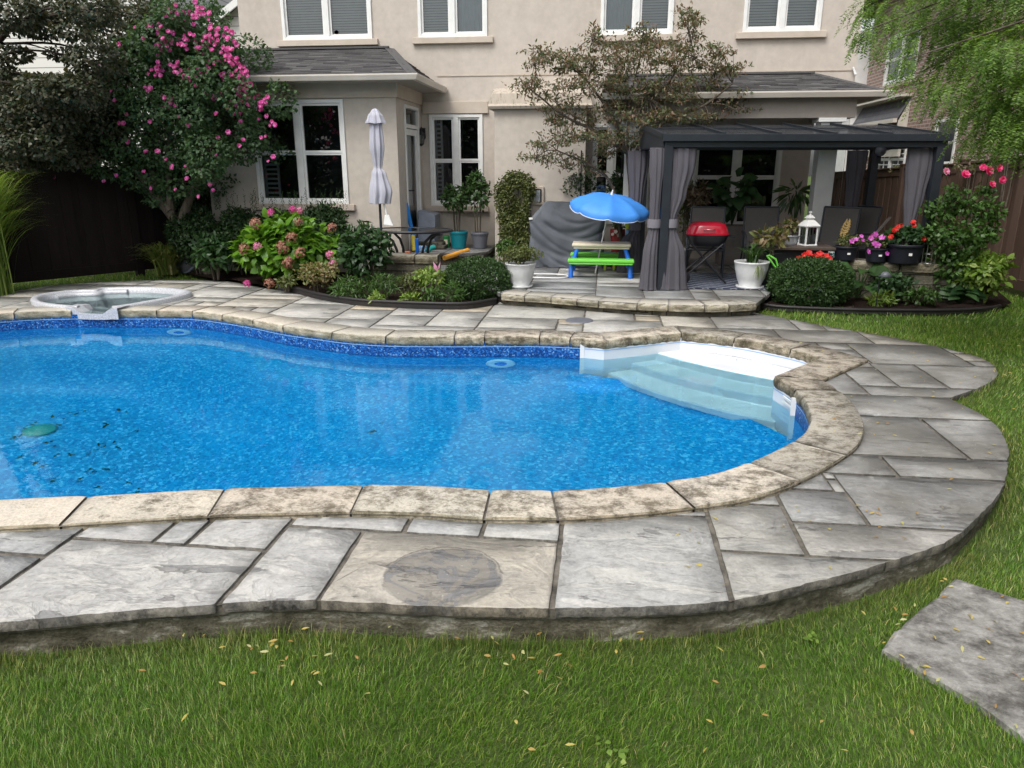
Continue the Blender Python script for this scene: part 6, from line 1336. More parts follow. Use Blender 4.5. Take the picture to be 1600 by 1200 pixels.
def tree(name, label, cat, base, stems, clumps, lmat, bmat, per, L, W, seed=1, group=None, r0=.06, twigs=True, **k):
    rd = random.Random(seed); T = thing(name, label, cat, base, group=group); base = Vector(base)
    tr = MB(); ends = []
    for st in stems:
        pts = smooth3([Vector(p) for p in st]); n = len(pts); tr.tube(pts, [r0*(1-.72*i/(n-1))*(1+.05*rd.uniform(-1, 1)) for i in range(n)], 9); ends += pts[n//3:]
    tr.build('trunk', bmat, T, world=True)
    if twigs:
        b = MB()
        for c in clumps:
            p = Vector(c[:3]); q = min(ends, key=lambda e: (e-p).length+max(0, e.z-p.z)*1.5); mid = q.lerp(p, .5)+Vector((rd.uniform(-.06, .06), rd.uniform(-.06, .06), .08*(p-q).length)); rr_ = min(.022, .006+.012*(p-q).length)
            b.tube(smooth3([q, mid, p]), [rr_*(1-.6*i/8) for i in range(9)], 5)
            for _ in range(5): b.tube([p, p+Vector((rd.uniform(-1, 1)*c[3], rd.uniform(-1, 1)*c[4], rd.uniform(-.3, .9)*c[5]))*.8], [.004, .0015], 4, cap=False)
        b.build('branches', bmat, T, world=True)
    P, D, N, l, w = clump_leaves(clumps, per, L, W, seed=seed, **k); leaves('crown', lmat, P, D, N, l, w, T); return T
def smooth3(p, k=4):
    out = []
    for i in range(len(p)-1):
        p0 = p[i-1] if i else p[i]*2-p[i+1]; p3 = p[i+2] if i+2 < len(p) else p[i+1]*2-p[i]; p1, p2 = p[i], p[i+1]
        for j in range(k): t = j/k; out.append(.5*((2*p1)+(p2-p0)*t+(2*p0-5*p1+4*p2-p3)*t*t+(-p0+3*p1-3*p2+p3)*t**3))
    return out+[p[-1]]
def px_clumps(l, v, jv, ryk=1.0, seed=1, minr=.1):
    rd = random.Random(seed); out = []
    for e in l:
        x, y, rx, ry = e[:4]; vv = (e[4] if len(e) > 4 else v)+rd.uniform(-jv, jv); p = V(x, y, vv); k = vv/FPX*1.02; out.append((p.x, p.y, p.z, max(minr, rx*k), max(minr, rx*k*ryk), max(minr*.6, ry*k), rx*ry/600))
    return out
# flower heads: one mesh each, copied
def blossom(name, mat, petals=6, r=.045, cup=.35, layers=1, centre=None):
    P = []; D = []; N = []; L = []; Wd = []
    for q in range(layers):
        for i in range(petals):
            w = 2*math.pi*(i+q*.5)/petals; c = cup+q*.35; P.append((0, 0, .004*q)); D.append((math.cos(w), math.sin(w), c)); N.append((-math.cos(w)*c, -math.sin(w)*c, 1)); L.append(r*(1-.22*q)); Wd.append(r*.95)
    v, t, qd = leaf_arrays(P, D, N, L, Wd, droop=.1, fold=-.05); me = npmesh(name, v, [t, qd], mat); me_ = me.data; bpy.data.objects.remove(me); return me_
def head(name, mat, n=90, r=.075, s=.022, sq=.8, seed=1):
    rg = np.random.default_rng(seed); u = rnd_unit(n, rg); u[:, 2] = np.abs(u[:, 2])*1.2-.25; P = u*r*np.array([1, 1, sq]); t_ = rg.normal(size=(n, 3)); v, t, q = leaf_arrays(np.repeat(P, 2, 0), np.concatenate([t_, -t_]).reshape(2, n, 3).transpose(1, 0, 2).reshape(-1, 3), np.repeat(u, 2, 0), np.full(2*n, s), np.full(2*n, s*1.1)); o = npmesh(name, v, [t, q], mat); d = o.data; bpy.data.objects.remove(o); return d
def place_flowers(T, name, me, pts, seed=1, face=(0, -1, .35), s=(.8, 1.15), spread=.5):
    rd = random.Random(seed); B = basis(T).inverted()
    for p in pts:
        o = bpy.data.objects.new(name, me); COL.objects.link(o); o.parent = T; d = Vector(face)+Vector((rd.uniform(-spread, spread), rd.uniform(-spread, spread)*.5, rd.uniform(-spread, spread))); k = rd.uniform(*s)
        o.location = B @ Vector(p); o.rotation_euler = (d.to_track_quat('Z', 'Y') @ Matrix.Rotation(rd.uniform(0, 6), 3, 'Z').to_quaternion()).to_euler(); o.scale = (k, k, k)
# ---- rose of sharon
bx, by = -6.45, 11.55
SH = []
rd = random.Random(5)
sh_px = [(250,60,45,30),(300,50,40,28),(340,75,35,30),(215,95,45,35),(275,105,50,35),(330,120,42,35),(375,150,28,30),(185,150,45,35),(240,165,50,38),(300,175,50,38),(355,190,40,35),(395,205,25,25),(150,205,45,35),(205,220,48,35),(265,230,48,35),(325,235,42,30),(375,238,28,18),(120,235,35,22),(170,255,42,25),(230,275,42,25),(285,285,38,24),(270,20,30,18),(320,15,25,16),(110,262,28,14),(90,245,25,12),(320,265,30,15),(250,310,25,14),(215,130,45,40),(290,140,50,40),(160,180,40,30),(285,60,30,26),(345,140,34,28),(350,100,26,24),(380,180,24,22),(400,220,20,14)]
cl_ = px_clumps(sh_px, 11.15, .45, 1.0, 3); cl_ += [(c[0]+rd.uniform(-.3, .3), c[1]+.75, c[2], c[3], c[4], c[5], c[6]*.6) for c in cl_[::2]]
b0 = Vector((bx, by, -.02)); mm_ = [V(285, 350, 11.45), V(262, 318, 11.4)]
RS = tree('rose_of_sharon', 'tall shrub with bright pink flowers leaning before the bay room on the left', 'flowering shrub', tuple(b0), [[b0, V(285, 370, 11.5), V(268, 330, 11.4), V(262, 260, 11.3), V(270, 150, 11.3)], [V(281, 358, 11.45), V(300, 300, 11.4), V(335, 235, 11.3), V(350, 150, 11.3)], [V(275, 345, 11.45), V(240, 300, 11.4), V(195, 240, 11.3), V(170, 170, 11.3)], [V(268, 330, 11.4), V(235, 265, 11.5), V(225, 150, 11.5)], [V(278, 350, 11.5), V(255, 320, 11.7), V(200, 280, 11.6), V(130, 255, 11.4)]], cl_, M['lf_sharon'], M['bark'], 430, .060, .040, 11, r0=.085)
fl = [(275,8),(263,18),(285,20),(262,50),(210,43),(310,12),(327,20),(222,60),(238,40),(250,42),(330,45),(300,28),(305,28),(328,65),(322,60),(352,55),(358,60),(186,70),(225,60),(255,60),(248,70),(258,73),(283,70),(275,68),(296,52),(308,77),(318,85),(338,75),(345,82),(335,55),(363,92),(355,88),(365,100),(245,98),(242,105),(155,100),(153,108),(274,112),(271,105),(300,110),(316,113),(288,120),(299,126),(248,118),(335,100),(375,105),(380,115),(370,110),(385,112),(362,78),(340,70),(352,115),(378,135),(382,130),(345,145),(200,136),(172,142),(235,137),(230,142),(138,132),(178,157),(110,138),(258,152),(265,160),(330,152),(376,150),(380,160),(374,148),(392,132),(152,179),(201,178),(220,179),(195,193),(185,193),(362,163),(370,170),(366,178),(337,178),(376,190),(274,183),(292,196),(232,190),(161,207),(128,183),(85,247),(82,275),(201,222),(228,237),(247,237),(341,215),(357,207),(375,228),(382,218),(340,242),(260,249),(267,259),(290,260),(293,265),(274,296),(292,279),(225,268),(406,172),(413,155),(410,160),(398,153),(404,186),(430,195),(422,196),(425,190),(415,213),(408,215),(427,245),(419,252),(236,294),(182,274),(162,283),(328,288),(310,307),(268,262),(312,266),(333,297)]
me = blossom('flower', M['pk'], 6, .052, .30, 2); rd = random.Random(9)
pts = [V(x+rd.uniform(-3, 3), y+rd.uniform(-1, 1), 10.62+rd.uniform(-.12, .12)+.0016*abs(x-260)) for x, y in fl]
fl2 = [(x+rd.uniform(-12, 12), y+rd.uniform(-11, 11)) for x, y in fl if x > 230 and y < 175 for _ in range(3)]
place_flowers(RS, 'flower', me, pts[:96], 2, s=(.6, .9))
bm_ = []
for x, y in fl[96:]+fl2:
    p = V(x, y, 10.75+rd.uniform(-.1, .1)); q = Vector((rd.uniform(-.4, .4), -1, rd.uniform(-.2, .7))).normalized(); Mx = Matrix.Translation(p) @ q.to_track_quat('Z', 'Y').to_matrix().to_4x4() @ Matrix.Scale(rd.uniform(.5, .85), 4); bm_.append(Mx)
nv = len(me.vertices); co = np.empty(nv*3, 'f'); me.vertices.foreach_get('co', co); co = np.column_stack([co.reshape(-1, 3), np.ones(nv)]); tri0 = [tuple(p.vertices) for p in me.polygons]
vv = np.concatenate([(co @ np.array(m_).T)[:, :3] for m_ in bm_]); t3 = np.array([[i+k*nv for i in f] for k in range(len(bm_)) for f in tri0 if len(f) == 3]); t4 = np.array([[i+k*nv for i in f] for k in range(len(bm_)) for f in tri0 if len(f) == 4])
o = npmesh('flowers', vv, [t3, t4], M['pk'], RS, True); o['kind'] = 'stuff'
# ---- dark plum tree over the fence
pl_px = [(20,20,45,30),(80,10,45,25),(140,15,45,25),(200,20,40,25),(235,30,30,20),(255,18,26,14),(170,55,40,25),(210,60,35,22),(60,45,30,14),(110,50,30,12),(20,85,28,12),(150,95,42,25),(195,100,35,25),(20,135,40,22),(70,140,42,22),(120,140,42,25),(165,140,40,28),(25,180,45,28),(80,185,45,28),(130,190,42,28),(180,180,35,25),(20,225,42,26),(70,225,42,24),(125,225,40,22),(170,222,30,20),(18,262,28,20),(45,250,24,20),(105,250,40,14),(0,110,20,12),(95,85,20,9)]
cl_ = px_clumps([(*q, 11.7 if q[0] > 150 else 10.3) for q in pl_px], 10.2, .6, 1.1, 8); cl_ += px_clumps([(x-10, y+6, rx*1.1, ry*1.1) for x, y, rx, ry in pl_px if y > 120], 11.4, .6, 1.1, 9)
tb_ = Vector((-10.6, 10.9, -.05)); tree('plum_tree', 'dark purple leafed tree spreading over the dark fence at top left', 'tree', tuple(tb_), [[tb_, (-10.5, 10.8, 1.6), (-10.0, 10.7, 2.8), (-9.6, 10.6, 4.6)], [(-10.5, 10.8, 1.6), (-9.4, 10.3, 2.7), (-8.2, 10.2, 3.6)], [(-10.4, 10.8, 1.9), (-10.3, 10.0, 2.8), (-9.8, 9.4, 3.2)]], cl_, M['lf_plum'], M['bark_dark'], 620, .062, .040, 13, r0=.14, up=.8)
# sprays reaching in near the top left
cl_ = [(-9.6+1.0*i, 12.9+.35*math.sin(i*2), 2.0+.5*math.cos(i*1.7), .85, .6, .75, 1.3) for i in range(4)]+[(-10.9+.8*i, 11.6+.2*i, 1.9+.3*math.sin(i*3), .7, .5, .7, 1.) for i in range(3)]
tree('cedar_tree', 'dense dark evergreen filling the gap behind the dark fence', 'tree', (-8.3, 13.3, 0), [[(-8.3, 13.3, 0), (-8.3, 13.3, 1.4), (-8.2, 13.2, 2.6)]], cl_, M['lf_dark'], M['bark_dark'], 1300, .07, .03, 14, r0=.12)
# ---- japanese maple
mp = [(848,84,26,12),(880,98,24,14),(925,58,12,18),(925,92,30,16),(970,62,26,12),(985,95,38,18),(1030,75,32,18),(1076,50,14,26),(1085,90,30,18),(1125,78,20,9),(1146,106,24,7),(820,130,24,8),(850,142,28,10),(895,135,33,13),(940,132,35,16),(990,138,38,16),(1040,128,38,14),(1090,135,36,13),(1130,150,30,11),(1148,170,24,8),(870,163,30,9),(900,185,33,10),(950,175,38,14),(1010,182,38,13),(1065,182,42,10),(1108,188,28,8),(862,192,18,6),(880,214,36,9),(850,228,26,6),(920,218,36,12),(962,228,36,15),(838,247,22,5),(880,250,28,9),(915,262,28,10),(1000,212,30,13),(1012,150,30,12),(965,110,30,12),(905,112,24,10),(1060,150,30,10),(1118,112,26,9),(1045,100,26,12),(1005,50,16,12),(835,100,14,7),(1088,28,8,12),(1065,20,5,14)]
rm = random.Random(44); sub = []
for x, y, rx, ry in mp:
    vc = 11.85+rm.uniform(-.35, .35)
    for _ in range(int(rx*ry/24)+4):
        a = rm.uniform(0, 6.283); q = rm.random()**.55*1.25; p = V(x+rx*q*math.cos(a), y+ry*q*math.sin(a)-abs(math.cos(a))*2, vc+rm.uniform(-.25, .25)); s = rm.uniform(.07, .13); sub.append((p.x, p.y, p.z, s*1.5, s*1.3, s*.55, rm.uniform(.5, 1.3)))
main_c = px_clumps([(x, y, rx, ry, 11.85) for x, y, rx, ry in mp], 11.85, .3, 1.0, 4, .08)
MY = 12.1; mb = Vector(V(983, 345, MY)); mb.z = PATIO_Z
T = tree('japanese_maple', 'airy reddish green maple with spreading layers above the covered grill', 'tree', tuple(mb), [[mb, V(985, 310, MY), V(980, 240, MY), V(985, 160, 12.0), V(1000, 90, 11.9)], [mb+Vector((.05, 0, 0)), V(990, 280, MY), V(965, 200, 12.0), V(920, 130, 11.9), V(885, 100, 11.8)], [V(986, 260, MY), V(1010, 200, MY), V(1045, 130, 12.0), V(1080, 70, 11.9)], [V(982, 240, MY), V(930, 205, 12.0), V(880, 180, 11.9), V(830, 140, 11.8)], [V(985, 230, MY), V(1040, 190, 12.0), V(1100, 165, 11.9), V(1145, 130, 11.8)], [mb+Vector((-.05, .02, 0)), V(960, 300, 12.0), V(925, 260, 11.9), V(870, 235, 11.8)]], sub, M['lf_maple'], M['bark'], 23, .058, .022, 5, r0=.034, twigs=False, shell=.0, up=1.0, jit=.9, out=.5)
m = MB(); ends_ = [V(x, y, 11.95) for x, y in ((985,160),(965,200),(1010,200),(930,205),(1040,190),(920,130),(1045,130),(880,180),(1100,165),(1000,90),(885,100),(1080,70),(830,140),(1145,130),(925,260),(870,235),(985,240))]
for c in main_c:
    p = Vector(c[:3]); q = min(ends_, key=lambda t_: (t_-p).length+max(0, t_.z-p.z)); m.tube(smooth3([q, q.lerp(p, .5)+Vector((0, 0, .05)), p]), [.009*(1-.07*i) for i in range(9)], 5)
for s_ in sub:
    p = Vector(s_[:3]); q = min(main_c, key=lambda t_: (Vector(t_[:3])-p).length); m.tube([Vector(q[:3]), p], [.004, .002], 4, cap=False)
m.build('branches', M['bark'], T, world=True)
# ---- feathery locust hanging in on the right
def pinnate(twigs, nl, ll, wl, seed=1):
    r = np.random.default_rng(seed); P = []; D = []; N = []
    for p, d, L_ in twigs:
        d = d/np.linalg.norm(d); s = np.cross(d, [0, 0, 1.]); s /= np.linalg.norm(s)+1e-6; g = np.array([0, 0, -1.]); q = np.array(p, float); st = L_/nl; dd = d.copy()
        for i in range(nl):
            dd = dd+g*.09; dd /= np.linalg.norm(dd); q = q+dd*st; sd = 1 if i % 2 else -1; P.append(q); D.append(s*sd*1.0+dd*.55+r.normal(size=3)*.18); N.append(np.cross(dd, s)+r.normal(size=3)*.3)
    return np.array(P), np.array(D), np.array(N), np.full(len(P), ll)*(1+.3*(r.random(len(P))-.5)), np.full(len(P), wl)
lc = [(1372,14,30,16),(1420,25,34,20),(1475,25,36,22),(1530,25,36,22),(1585,25,34,22),(1640,40,34,30),(1400,62,26,14),(1450,72,34,22),(1505,75,36,24),(1560,80,36,26),(1620,95,34,30),(1440,112,26,16),(1490,125,32,20),(1545,135,34,24),(1600,150,34,28),(1505,165,26,16),(1555,185,28,22),(1600,205,30,24),(1530,215,20,12),(1575,150,30,26),(1460,145,20,10),(1352,48,10,14),(1420,92,18,10)]+[(1690,70,40,40),(1700,160,34,36),(1770,110,40,40),(1780,20,44,36),(1690,-30,44,34),(1600,-40,44,30),(1500,-35,44,26),(1860,60,44,40),(1840,-40,46,40),(1740,-90,50,34),(1900,140,36,34)]
rg = np.random.default_rng(31); tw = []; LB = Vector((6.2, 6.0, 0)); brl = []
for x, y, rx, ry in lc:
    v0 = 7.4+rg.uniform(-.7, .7)-(max(0, x-1650)*.006); c = V(x, y, v0); k = v0/FPX; nn2 = int(rx*ry/(9.0 if x > 1500 or y < 60 else 20.0))+5; brl.append(c)
    for _ in range(nn2):
        u = rnd_unit(1, rg)[0]*rg.random()**.4; p = np.array(c)+u*np.array([rx*k, rx*k*1.1, ry*k])*1.05; d = u*.6+np.array([-.45, -.1, -.25])+rg.normal(size=3)*.3; tw.append((p, d, rg.uniform(.14, .30)))
T = thing('locust_tree', 'bright green feathery leafed tree drooping in from the upper right corner', 'tree', tuple(LB))
m = MB(); m.tube(smooth3([LB, Vector((6.2, 6.1, 1.6)), Vector((6.0, 6.4, 3.2)), Vector((5.7, 6.9, 4.6))]), [.13*(1-.05*i) for i in range(13)], 10); m.build('trunk', M['bark'], T, world=True)
m = MB(); sp_ = [Vector((6.0, 6.4, 3.2)), Vector((5.9, 6.6, 3.7)), Vector((5.75, 6.9, 4.4))]
for c in brl: q = min(sp_, key=lambda e: (e-c).length); m.tube(smooth3([q, q.lerp(c, .5)+Vector((0, 0, .22)), c]), [.018*(1-.085*i) for i in range(9)], 5)
m.build('branches', M['bark'], T, world=True)
P, D, N, l, w = pinnate(tw, 20, .036, .011, 7); leaves('crown', M['lf_locust'], P, D, N, l, w, T, droop=.1)
# ---- generic bush
def bush(name, label, cat, c, r, n, L, W, mat, seed=1, lumps=14, group=None, stem=None, base=None, **k):
    rg_ = np.random.default_rng(seed); T = thing(name, label, cat, (c[0], c[1], base if base is not None else max(0, c[2]-r[2])), group=group); cs = []
    for i in range(lumps):
        u = rnd_unit(1, rg_)[0]; u[2] = abs(u[2])*1.1-.35; cs.append((c[0]+u[0]*r[0]*.62, c[1]+u[1]*r[1]*.62, c[2]+u[2]*r[2]*.62, r[0]*rg_.uniform(.34, .5), r[1]*rg_.uniform(.34, .5), r[2]*rg_.uniform(.32, .48), 1))
    cs.append((c[0], c[1], c[2]-.05*r[2], r[0]*.72, r[1]*.72, r[2]*.75, 2)); P, D, N, l, w = clump_leaves(cs, n/(lumps+2), L, W, seed=seed, **k); zb = T.location.z+.01; ok_ = P[:, 2] > zb; leaves('foliage', mat, P[ok_], D[ok_], N[ok_], l[ok_], w[ok_], T)
    m = MB(); rd_ = random.Random(seed)
    for i in range(7): a = rd_.uniform(0, 6.28); m.tube([(c[0]+.04*math.cos(a), c[1]+.04*math.sin(a), zb-.02), (c[0]+r[0]*.25*math.cos(a), c[1]+r[1]*.25*math.sin(a), c[2]-.1*r[2]), (c[0]+r[0]*.5*math.cos(a), c[1]+r[1]*.5*math.sin(a), c[2]+r[2]*.4)], [.012, .008, .003], 5)
    m.build('stems', M['bark'], T, world=True); return T
def dome(name, label, cat, x, y, v, rx, ry, n, L, W, mat, seed, gz0=.03):
    rg_ = np.random.default_rng(seed); c = V(x, y, v); k = v/FPX*1.02; r = np.array([rx*k, rx*k*.9, ry*k]); T = thing(name, label, cat, (c.x, c.y, gz0)); u = rnd_unit(n, rg_); f = np.sin(u[:, 0]*9+seed)*np.sin(u[:, 1]*8)*np.sin(u[:, 2]*9+1); q = .90+.09*f+rg_.normal(size=n)*.035; q[rg_.random(n) < .25] *= .88
    P = np.array(c)+u*q[:, None]*r; P[:, 2] = np.maximum(P[:, 2], gz0+rg_.random(n)*.05); D = u*.75+rg_.normal(size=(n, 3))*.55+np.array([0, 0, .25]); N = u+rg_.normal(size=(n, 3))*.6; s_ = rg_.uniform(.7, 1.3, n); leaves('foliage', mat, P, D, N, L*s_, W*s_, T)
    m = MB(); m.tube([(c.x, c.y, gz0-.02), (c.x+.02, c.y, c.z)], [.03, .012], 7); m.build('stem', M['bark'], T, world=True); return T
def pxc(x, y, v): return tuple(V(x, y, v))
# hydrangea
hc = pxc(453, 392, 10.62); HY = bush('hydrangea', 'large lime green hydrangea with pink and dried brown flower heads by the paving', 'hydrangea', hc, (.80, .55, .56), 2300, .155, .105, M['lf_hydrangea'], 21, 20, base=.03, droop=None) if False else None
def bush2(name, label, cat, x, y, v, rx, ry, n, L, W, mat, seed=1, depth=.8, lumps=14, gz0=.03, **k):
    c = V(x, y, v); kx = v/FPX*1.02; return bush(name, label, cat, tuple(c), (rx*kx, rx*kx*depth, ry*kx), n, L, W, mat, seed, lumps, base=gz0, **k)
HY = bush2('hydrangea', 'large lime green hydrangea with pink and dried brown flower heads by the paving', 'hydrangea', 452, 388, 10.7, 84, 62, 2100, .150, .100, M['lf_hydrangea'], 21, .7, 20, up=.8, out=.7, jit=.35)
mp_, mb_, mpp = head('flower_head', M['pk'], 80, .070), head('flower_head', M['pk_brown'], 90, .078), head('flower_head', M['pk_pale'], 80, .072)
hv = lambda x, y, dv=0: V(x, y, 10.16+dv)
place_flowers(HY, 'flower_head', mp_, [hv(423, 332, .3), hv(457, 327, .4), hv(386, 443, -.05)], 1, s=(.7, .95)); place_flowers(HY, 'flower_head', mpp, [hv(468, 329, .4), hv(402, 385, .05), hv(515, 398, -.1), hv(520, 412, -.1), hv(452, 406)], 2, s=(.6, .95))
place_flowers(HY, 'flower_head', mb_, [hv(399, 349, .15), hv(518, 356, .1), hv(456, 371, 0), hv(469, 395, -.05), hv(450, 410, -.02), hv(382, 389, .1), hv(441, 387), hv(466, 347, .2), hv(421, 443, -.1)], 3, s=(.75, 1.25))
bush2('peony', 'dark green peony shrub between the hydrangea and the glass table', 'shrub', 572, 392, 10.25, 40, 60, 1300, .105, .045, M['lf_peony'], 22, .9, 12, up=.6, droop=None) if False else bush2('peony', 'dark green peony shrub between the hydrangea and the glass table', 'shrub', 572, 392, 10.25, 40, 60, 1300, .105, .045, M['lf_peony'], 22, .9, 12, up=.6)
bush2('pale_peony', 'small grey green shrub growing under the red wire cage', 'shrub', 334, 396, 11.0, 34, 36, 520, .12, .05, M['lf_peony'], 23, .9, 10, up=.6)
dome('round_shrub', 'clipped dark green round shrub left of the patio step', 'shrub', 746, 440, 9.95, 58, 38, 17000, .036, .014, M['lf_box'], 24)
RF = dome('round_shrub', 'clipped dark round shrub with red flowers rising behind it, right of the white pot', 'shrub', 1266, 444, 10.0, 61, 40, 17000, .036, .014, M['lf_box'], 25)
# hedge: a row of yews with upright shoots
for i, (x, lab) in enumerate(((300, 'yew bush at the left end of the dark hedge, behind the red wire cage'), (372, 'yew bush in the dark hedge under the left edge of the bay window'), (440, 'yew bush in the dark hedge behind the hydrangea'), (505, 'yew bush at the right end of the dark hedge, under the bay window corner'))):
    c = V(x, 352, 11.45); T = bush('yew_bush', lab, 'hedge bush', (c.x, 11.5, .64), (.52, .34, .62), 9500, .060, .026, M['lf_dark'], 40+i, 14, group='yew hedge below the bay window', base=.03)
    rg_ = np.random.default_rng(60+i); n_ = 26; P = []; D = []
    for q in range(n_):
        bx_, by_ = c.x+rg_.uniform(-.42, .42), 11.5+rg_.uniform(-.25, .2); h_ = rg_.uniform(.08, .26)
        for z in np.arange(1.08, 1.16+h_, .018): P.append((bx_, by_, z)); a = rg_.uniform(0, 6.28); D.append((math.cos(a), math.sin(a), .8))
    leaves('foliage', M['lf_dark'], np.array(P), np.array(D), rnd_unit(len(P), rg_), np.full(len(P), .032), np.full(len(P), .010), T)
place_flowers(RF, 'flower', blossom('flower', M['red'], 5, .055, .2, 2), [V(x, y, 10.2) for x, y in ((1257,398),(1254,407),(1272,400),(1285,405),(1281,397),(1291,400),(1264,396),(1272,408),(1286,410),(1248,403),(1296,404))], 4, s=(.7, 1.0))
# strap leafed clumps
def straps(name, label, cat, c, n, H, spread, w, mat, seed, droop=1.0, group=None, lean=(0, 0), up=1.0):
    rg_ = np.random.default_rng(seed); T = thing(name, label, cat, c, group=group); vs = []; fs = []; K = 9
    for i in range(n):
        a = rg_.uniform(0, 6.283); s_ = spread*rg_.uniform(.25, 1); h = H*rg_.uniform(.55, 1.05); b = np.array([c[0]+rg_.normal()*.05*spread*2, c[1]+rg_.normal()*.05*spread*2, c[2]]); dr = np.array([math.cos(a), math.sin(a)]); side = np.array([-dr[1], dr[0]]); w_ = w*rg_.uniform(.7, 1.2); base = len(vs)
        for k in range(K):
            t = k/(K-1); x = s_*t**1.3; z = h*up*(1.75*t-droop*1.15*t*t) ; ww = w_*(1-t**2.2)*.5+.0008; p = b+np.array([dr[0]*x+lean[0]*t, dr[1]*x+lean[1]*t, z]); vs += [p+np.array([side[0]*ww, side[1]*ww, 0]), p-np.array([side[0]*ww, side[1]*ww, 0])]
        fs += [(base+2*k, base+2*k+1, base+2*k+3, base+2*k+2) for k in range(K-1)]
    npmesh('leaf_blades', np.array(vs), [np.array(fs)], mat, T, True); return T
def gpos(x, y, z=.03): p = Z(x, y, z); return (p.x, p.y, z)
p = gpos(8, 447, .0); straps('ornamental_grass', 'tall arching bright green ornamental grass at the left edge by the spa', 'grass clump', (-8.65, 9.35, 0), 2200, 1.4, 1.05, .014, M['lf_lime'], 51, up=1.5, droop=.85)
p = gpos(262, 428, .02); straps('daylily', 'arching yellow green daylily clump at the foot of the pink flowering shrub', 'plant', p, 330, .50, .62, .024, M['lf_strap'], 52, up=1.5)
p = (wp2.x, wp2.y+.16, .48); straps('spider_plant', 'spiky grey green strap leafed plant growing in the right white pot', 'potted plant', p, 60, .40, .40, .022, M['lf_pot'], 53); 
straps('trailing_grass', 'thin dry grass trailing over the rim of the right white pot', 'potted plant', (p[0]+.05, p[1]-.17, p[2]), 70, .10, .12, .008, M['lf_strap'], 54, droop=3.2)
bush2('trailing_plant', 'pale broad leafed stems leaning from the right white pot over the brown table', 'potted plant', 1205, 372, 10.55, 26, 20, 110, .11, .05, M['lf_sedum'], 55, .8, 6, gz0=.5)
bush2('trailing_plant', 'yellow green bushy plant spilling from the left white pot', 'potted plant', 812, 398, 9.95, 36, 17, 1100, .036, .022, M['lf_olive'], 56, .9, 10, gz0=.47)
# low bed plants
def low(label, x, y, v, rx, ry, n, L, W, mat, seed, name='bed_plant', cat='plant', **k): return bush2(name, label, cat, x, y, v, rx, ry, n, L, W, mat, seed, .9, 8, **k)
low('yellow green sedum with pinkish flat tops in front of the hydrangea', 495, 428, 9.95, 40, 26, 900, .055, .028, M['lf_sedum'], 61, 'sedum')
low('feathery olive green plant at the foot of the dark peony shrub', 548, 450, 9.55, 34, 22, 700, .07, .012, M['lf_mid'], 62)
low('small reddish green plant left of the sedum by the edging', 447, 440, 10.05, 18, 10, 200, .06, .025, M['lf_olive'], 63)
low('blue green grassy plant below the block wall, centre of the left bed', 600, 446, 9.5, 30, 24, 520, .09, .010, M['lf_mid'], 64)
low('olive bushy plant in front of the left block wall', 637, 446, 9.6, 26, 22, 520, .05, .018, M['lf_olive'], 65)
low('light lime leafed plant under the pink flower ornament', 672, 436, 9.6, 26, 24, 380, .065, .030, M['lf_lime'], 66)
low('pale variegated low plant at the edging, left one of the two', 588, 466, 9.27, 17, 9, 110, .085, .022, M['lf_lime'], 67)
low('pale variegated low plant at the edging, middle of the bed', 640, 467, 9.27, 20, 9, 120, .085, .024, M['lf_lime'], 68)
low('feathery green plant touching the left round shrub', 702, 456, 9.35, 24, 17, 330, .08, .012, M['lf_mid'], 69)
low('starry green leafed plant at the edging before the left round shrub', 672, 462, 9.3, 16, 12, 120, .08, .024, M['lf_mid'], 70)
# right bed: hostas, fern, lime mass
def hosta(label, x, y, z, n, L, W, mat, seed, name='hosta', h=.25):
    rg_ = np.random.default_rng(seed); c = gpos(x, y, z); T = thing(name, label, 'hosta' if name == 'hosta' else 'plant', c); a = rg_.uniform(0, 6.28, n); t = rg_.uniform(.25, 1, n); P = np.stack([c[0]+np.cos(a)*t*h*.6, c[1]+np.sin(a)*t*h*.6, c[2]+h*(1.15-t*.7)], 1); D = np.stack([np.cos(a), np.sin(a), .55-.5*t], 1); N = np.stack([-np.cos(a)*.4, -np.sin(a)*.4-.9, np.ones(n)*.8], 1)
    leaves('foliage', mat, P, D, N, L*rg_.uniform(.7, 1.1, n), W*rg_.uniform(.8, 1.1, n), T, droop=.4, fold=.18); m = MB()
    for p_ in P: m.tube([c, tuple(p_)], [.006, .004], 4, cap=False)
    m.build('stalks', mat, T, world=True); return T
hosta('big leafed blue green plant left of the garden path light', 1338, 466, .03, 26, .32, .19, M['lf_pot'], 81, h=.42)
hosta('low dark hosta at the left foot of the rose bush', 1462, 462, .03, 60, .24, .15, M['lf_peony'], 82, h=.26)
hosta('small dark hosta clump at the right bed edge under the roses', 1500, 474, .03, 50, .20, .13, M['lf_peony'], 85, h=.2)
low('lime green fern like plant beside the path light', 1378, 468, 9.85, 20, 13, 260, .08, .018, M['lf_lime'], 83, 'fern')
low('yellow green leafy mound at the right end of the flower bed', 1540, 432, 10.15, 42, 42, 1100, .10, .06, M['lf_lime'], 84, 'leafy_mound') 
low('mid green leafy mound between the rose stems and the lime mound', 1492, 428, 10.25, 36, 36, 800, .09, .05, M['lf_mid'], 88, 'leafy_mound')
low('dark leafy plant at the base of the wall under the navy black pots', 1395, 448, 10.0, 30, 22, 420, .075, .04, M['lf_peony'], 105)
low('sprawling green plant between the path light and the roses', 1432, 462, 9.95, 34, 16, 420, .06, .03, M['lf_mid'], 106)
low('grassy weeds along the edging in front of the hostas', 1300, 480, 9.72, 60, 5, 260, .05, .012, M['lf_mid'], 107)
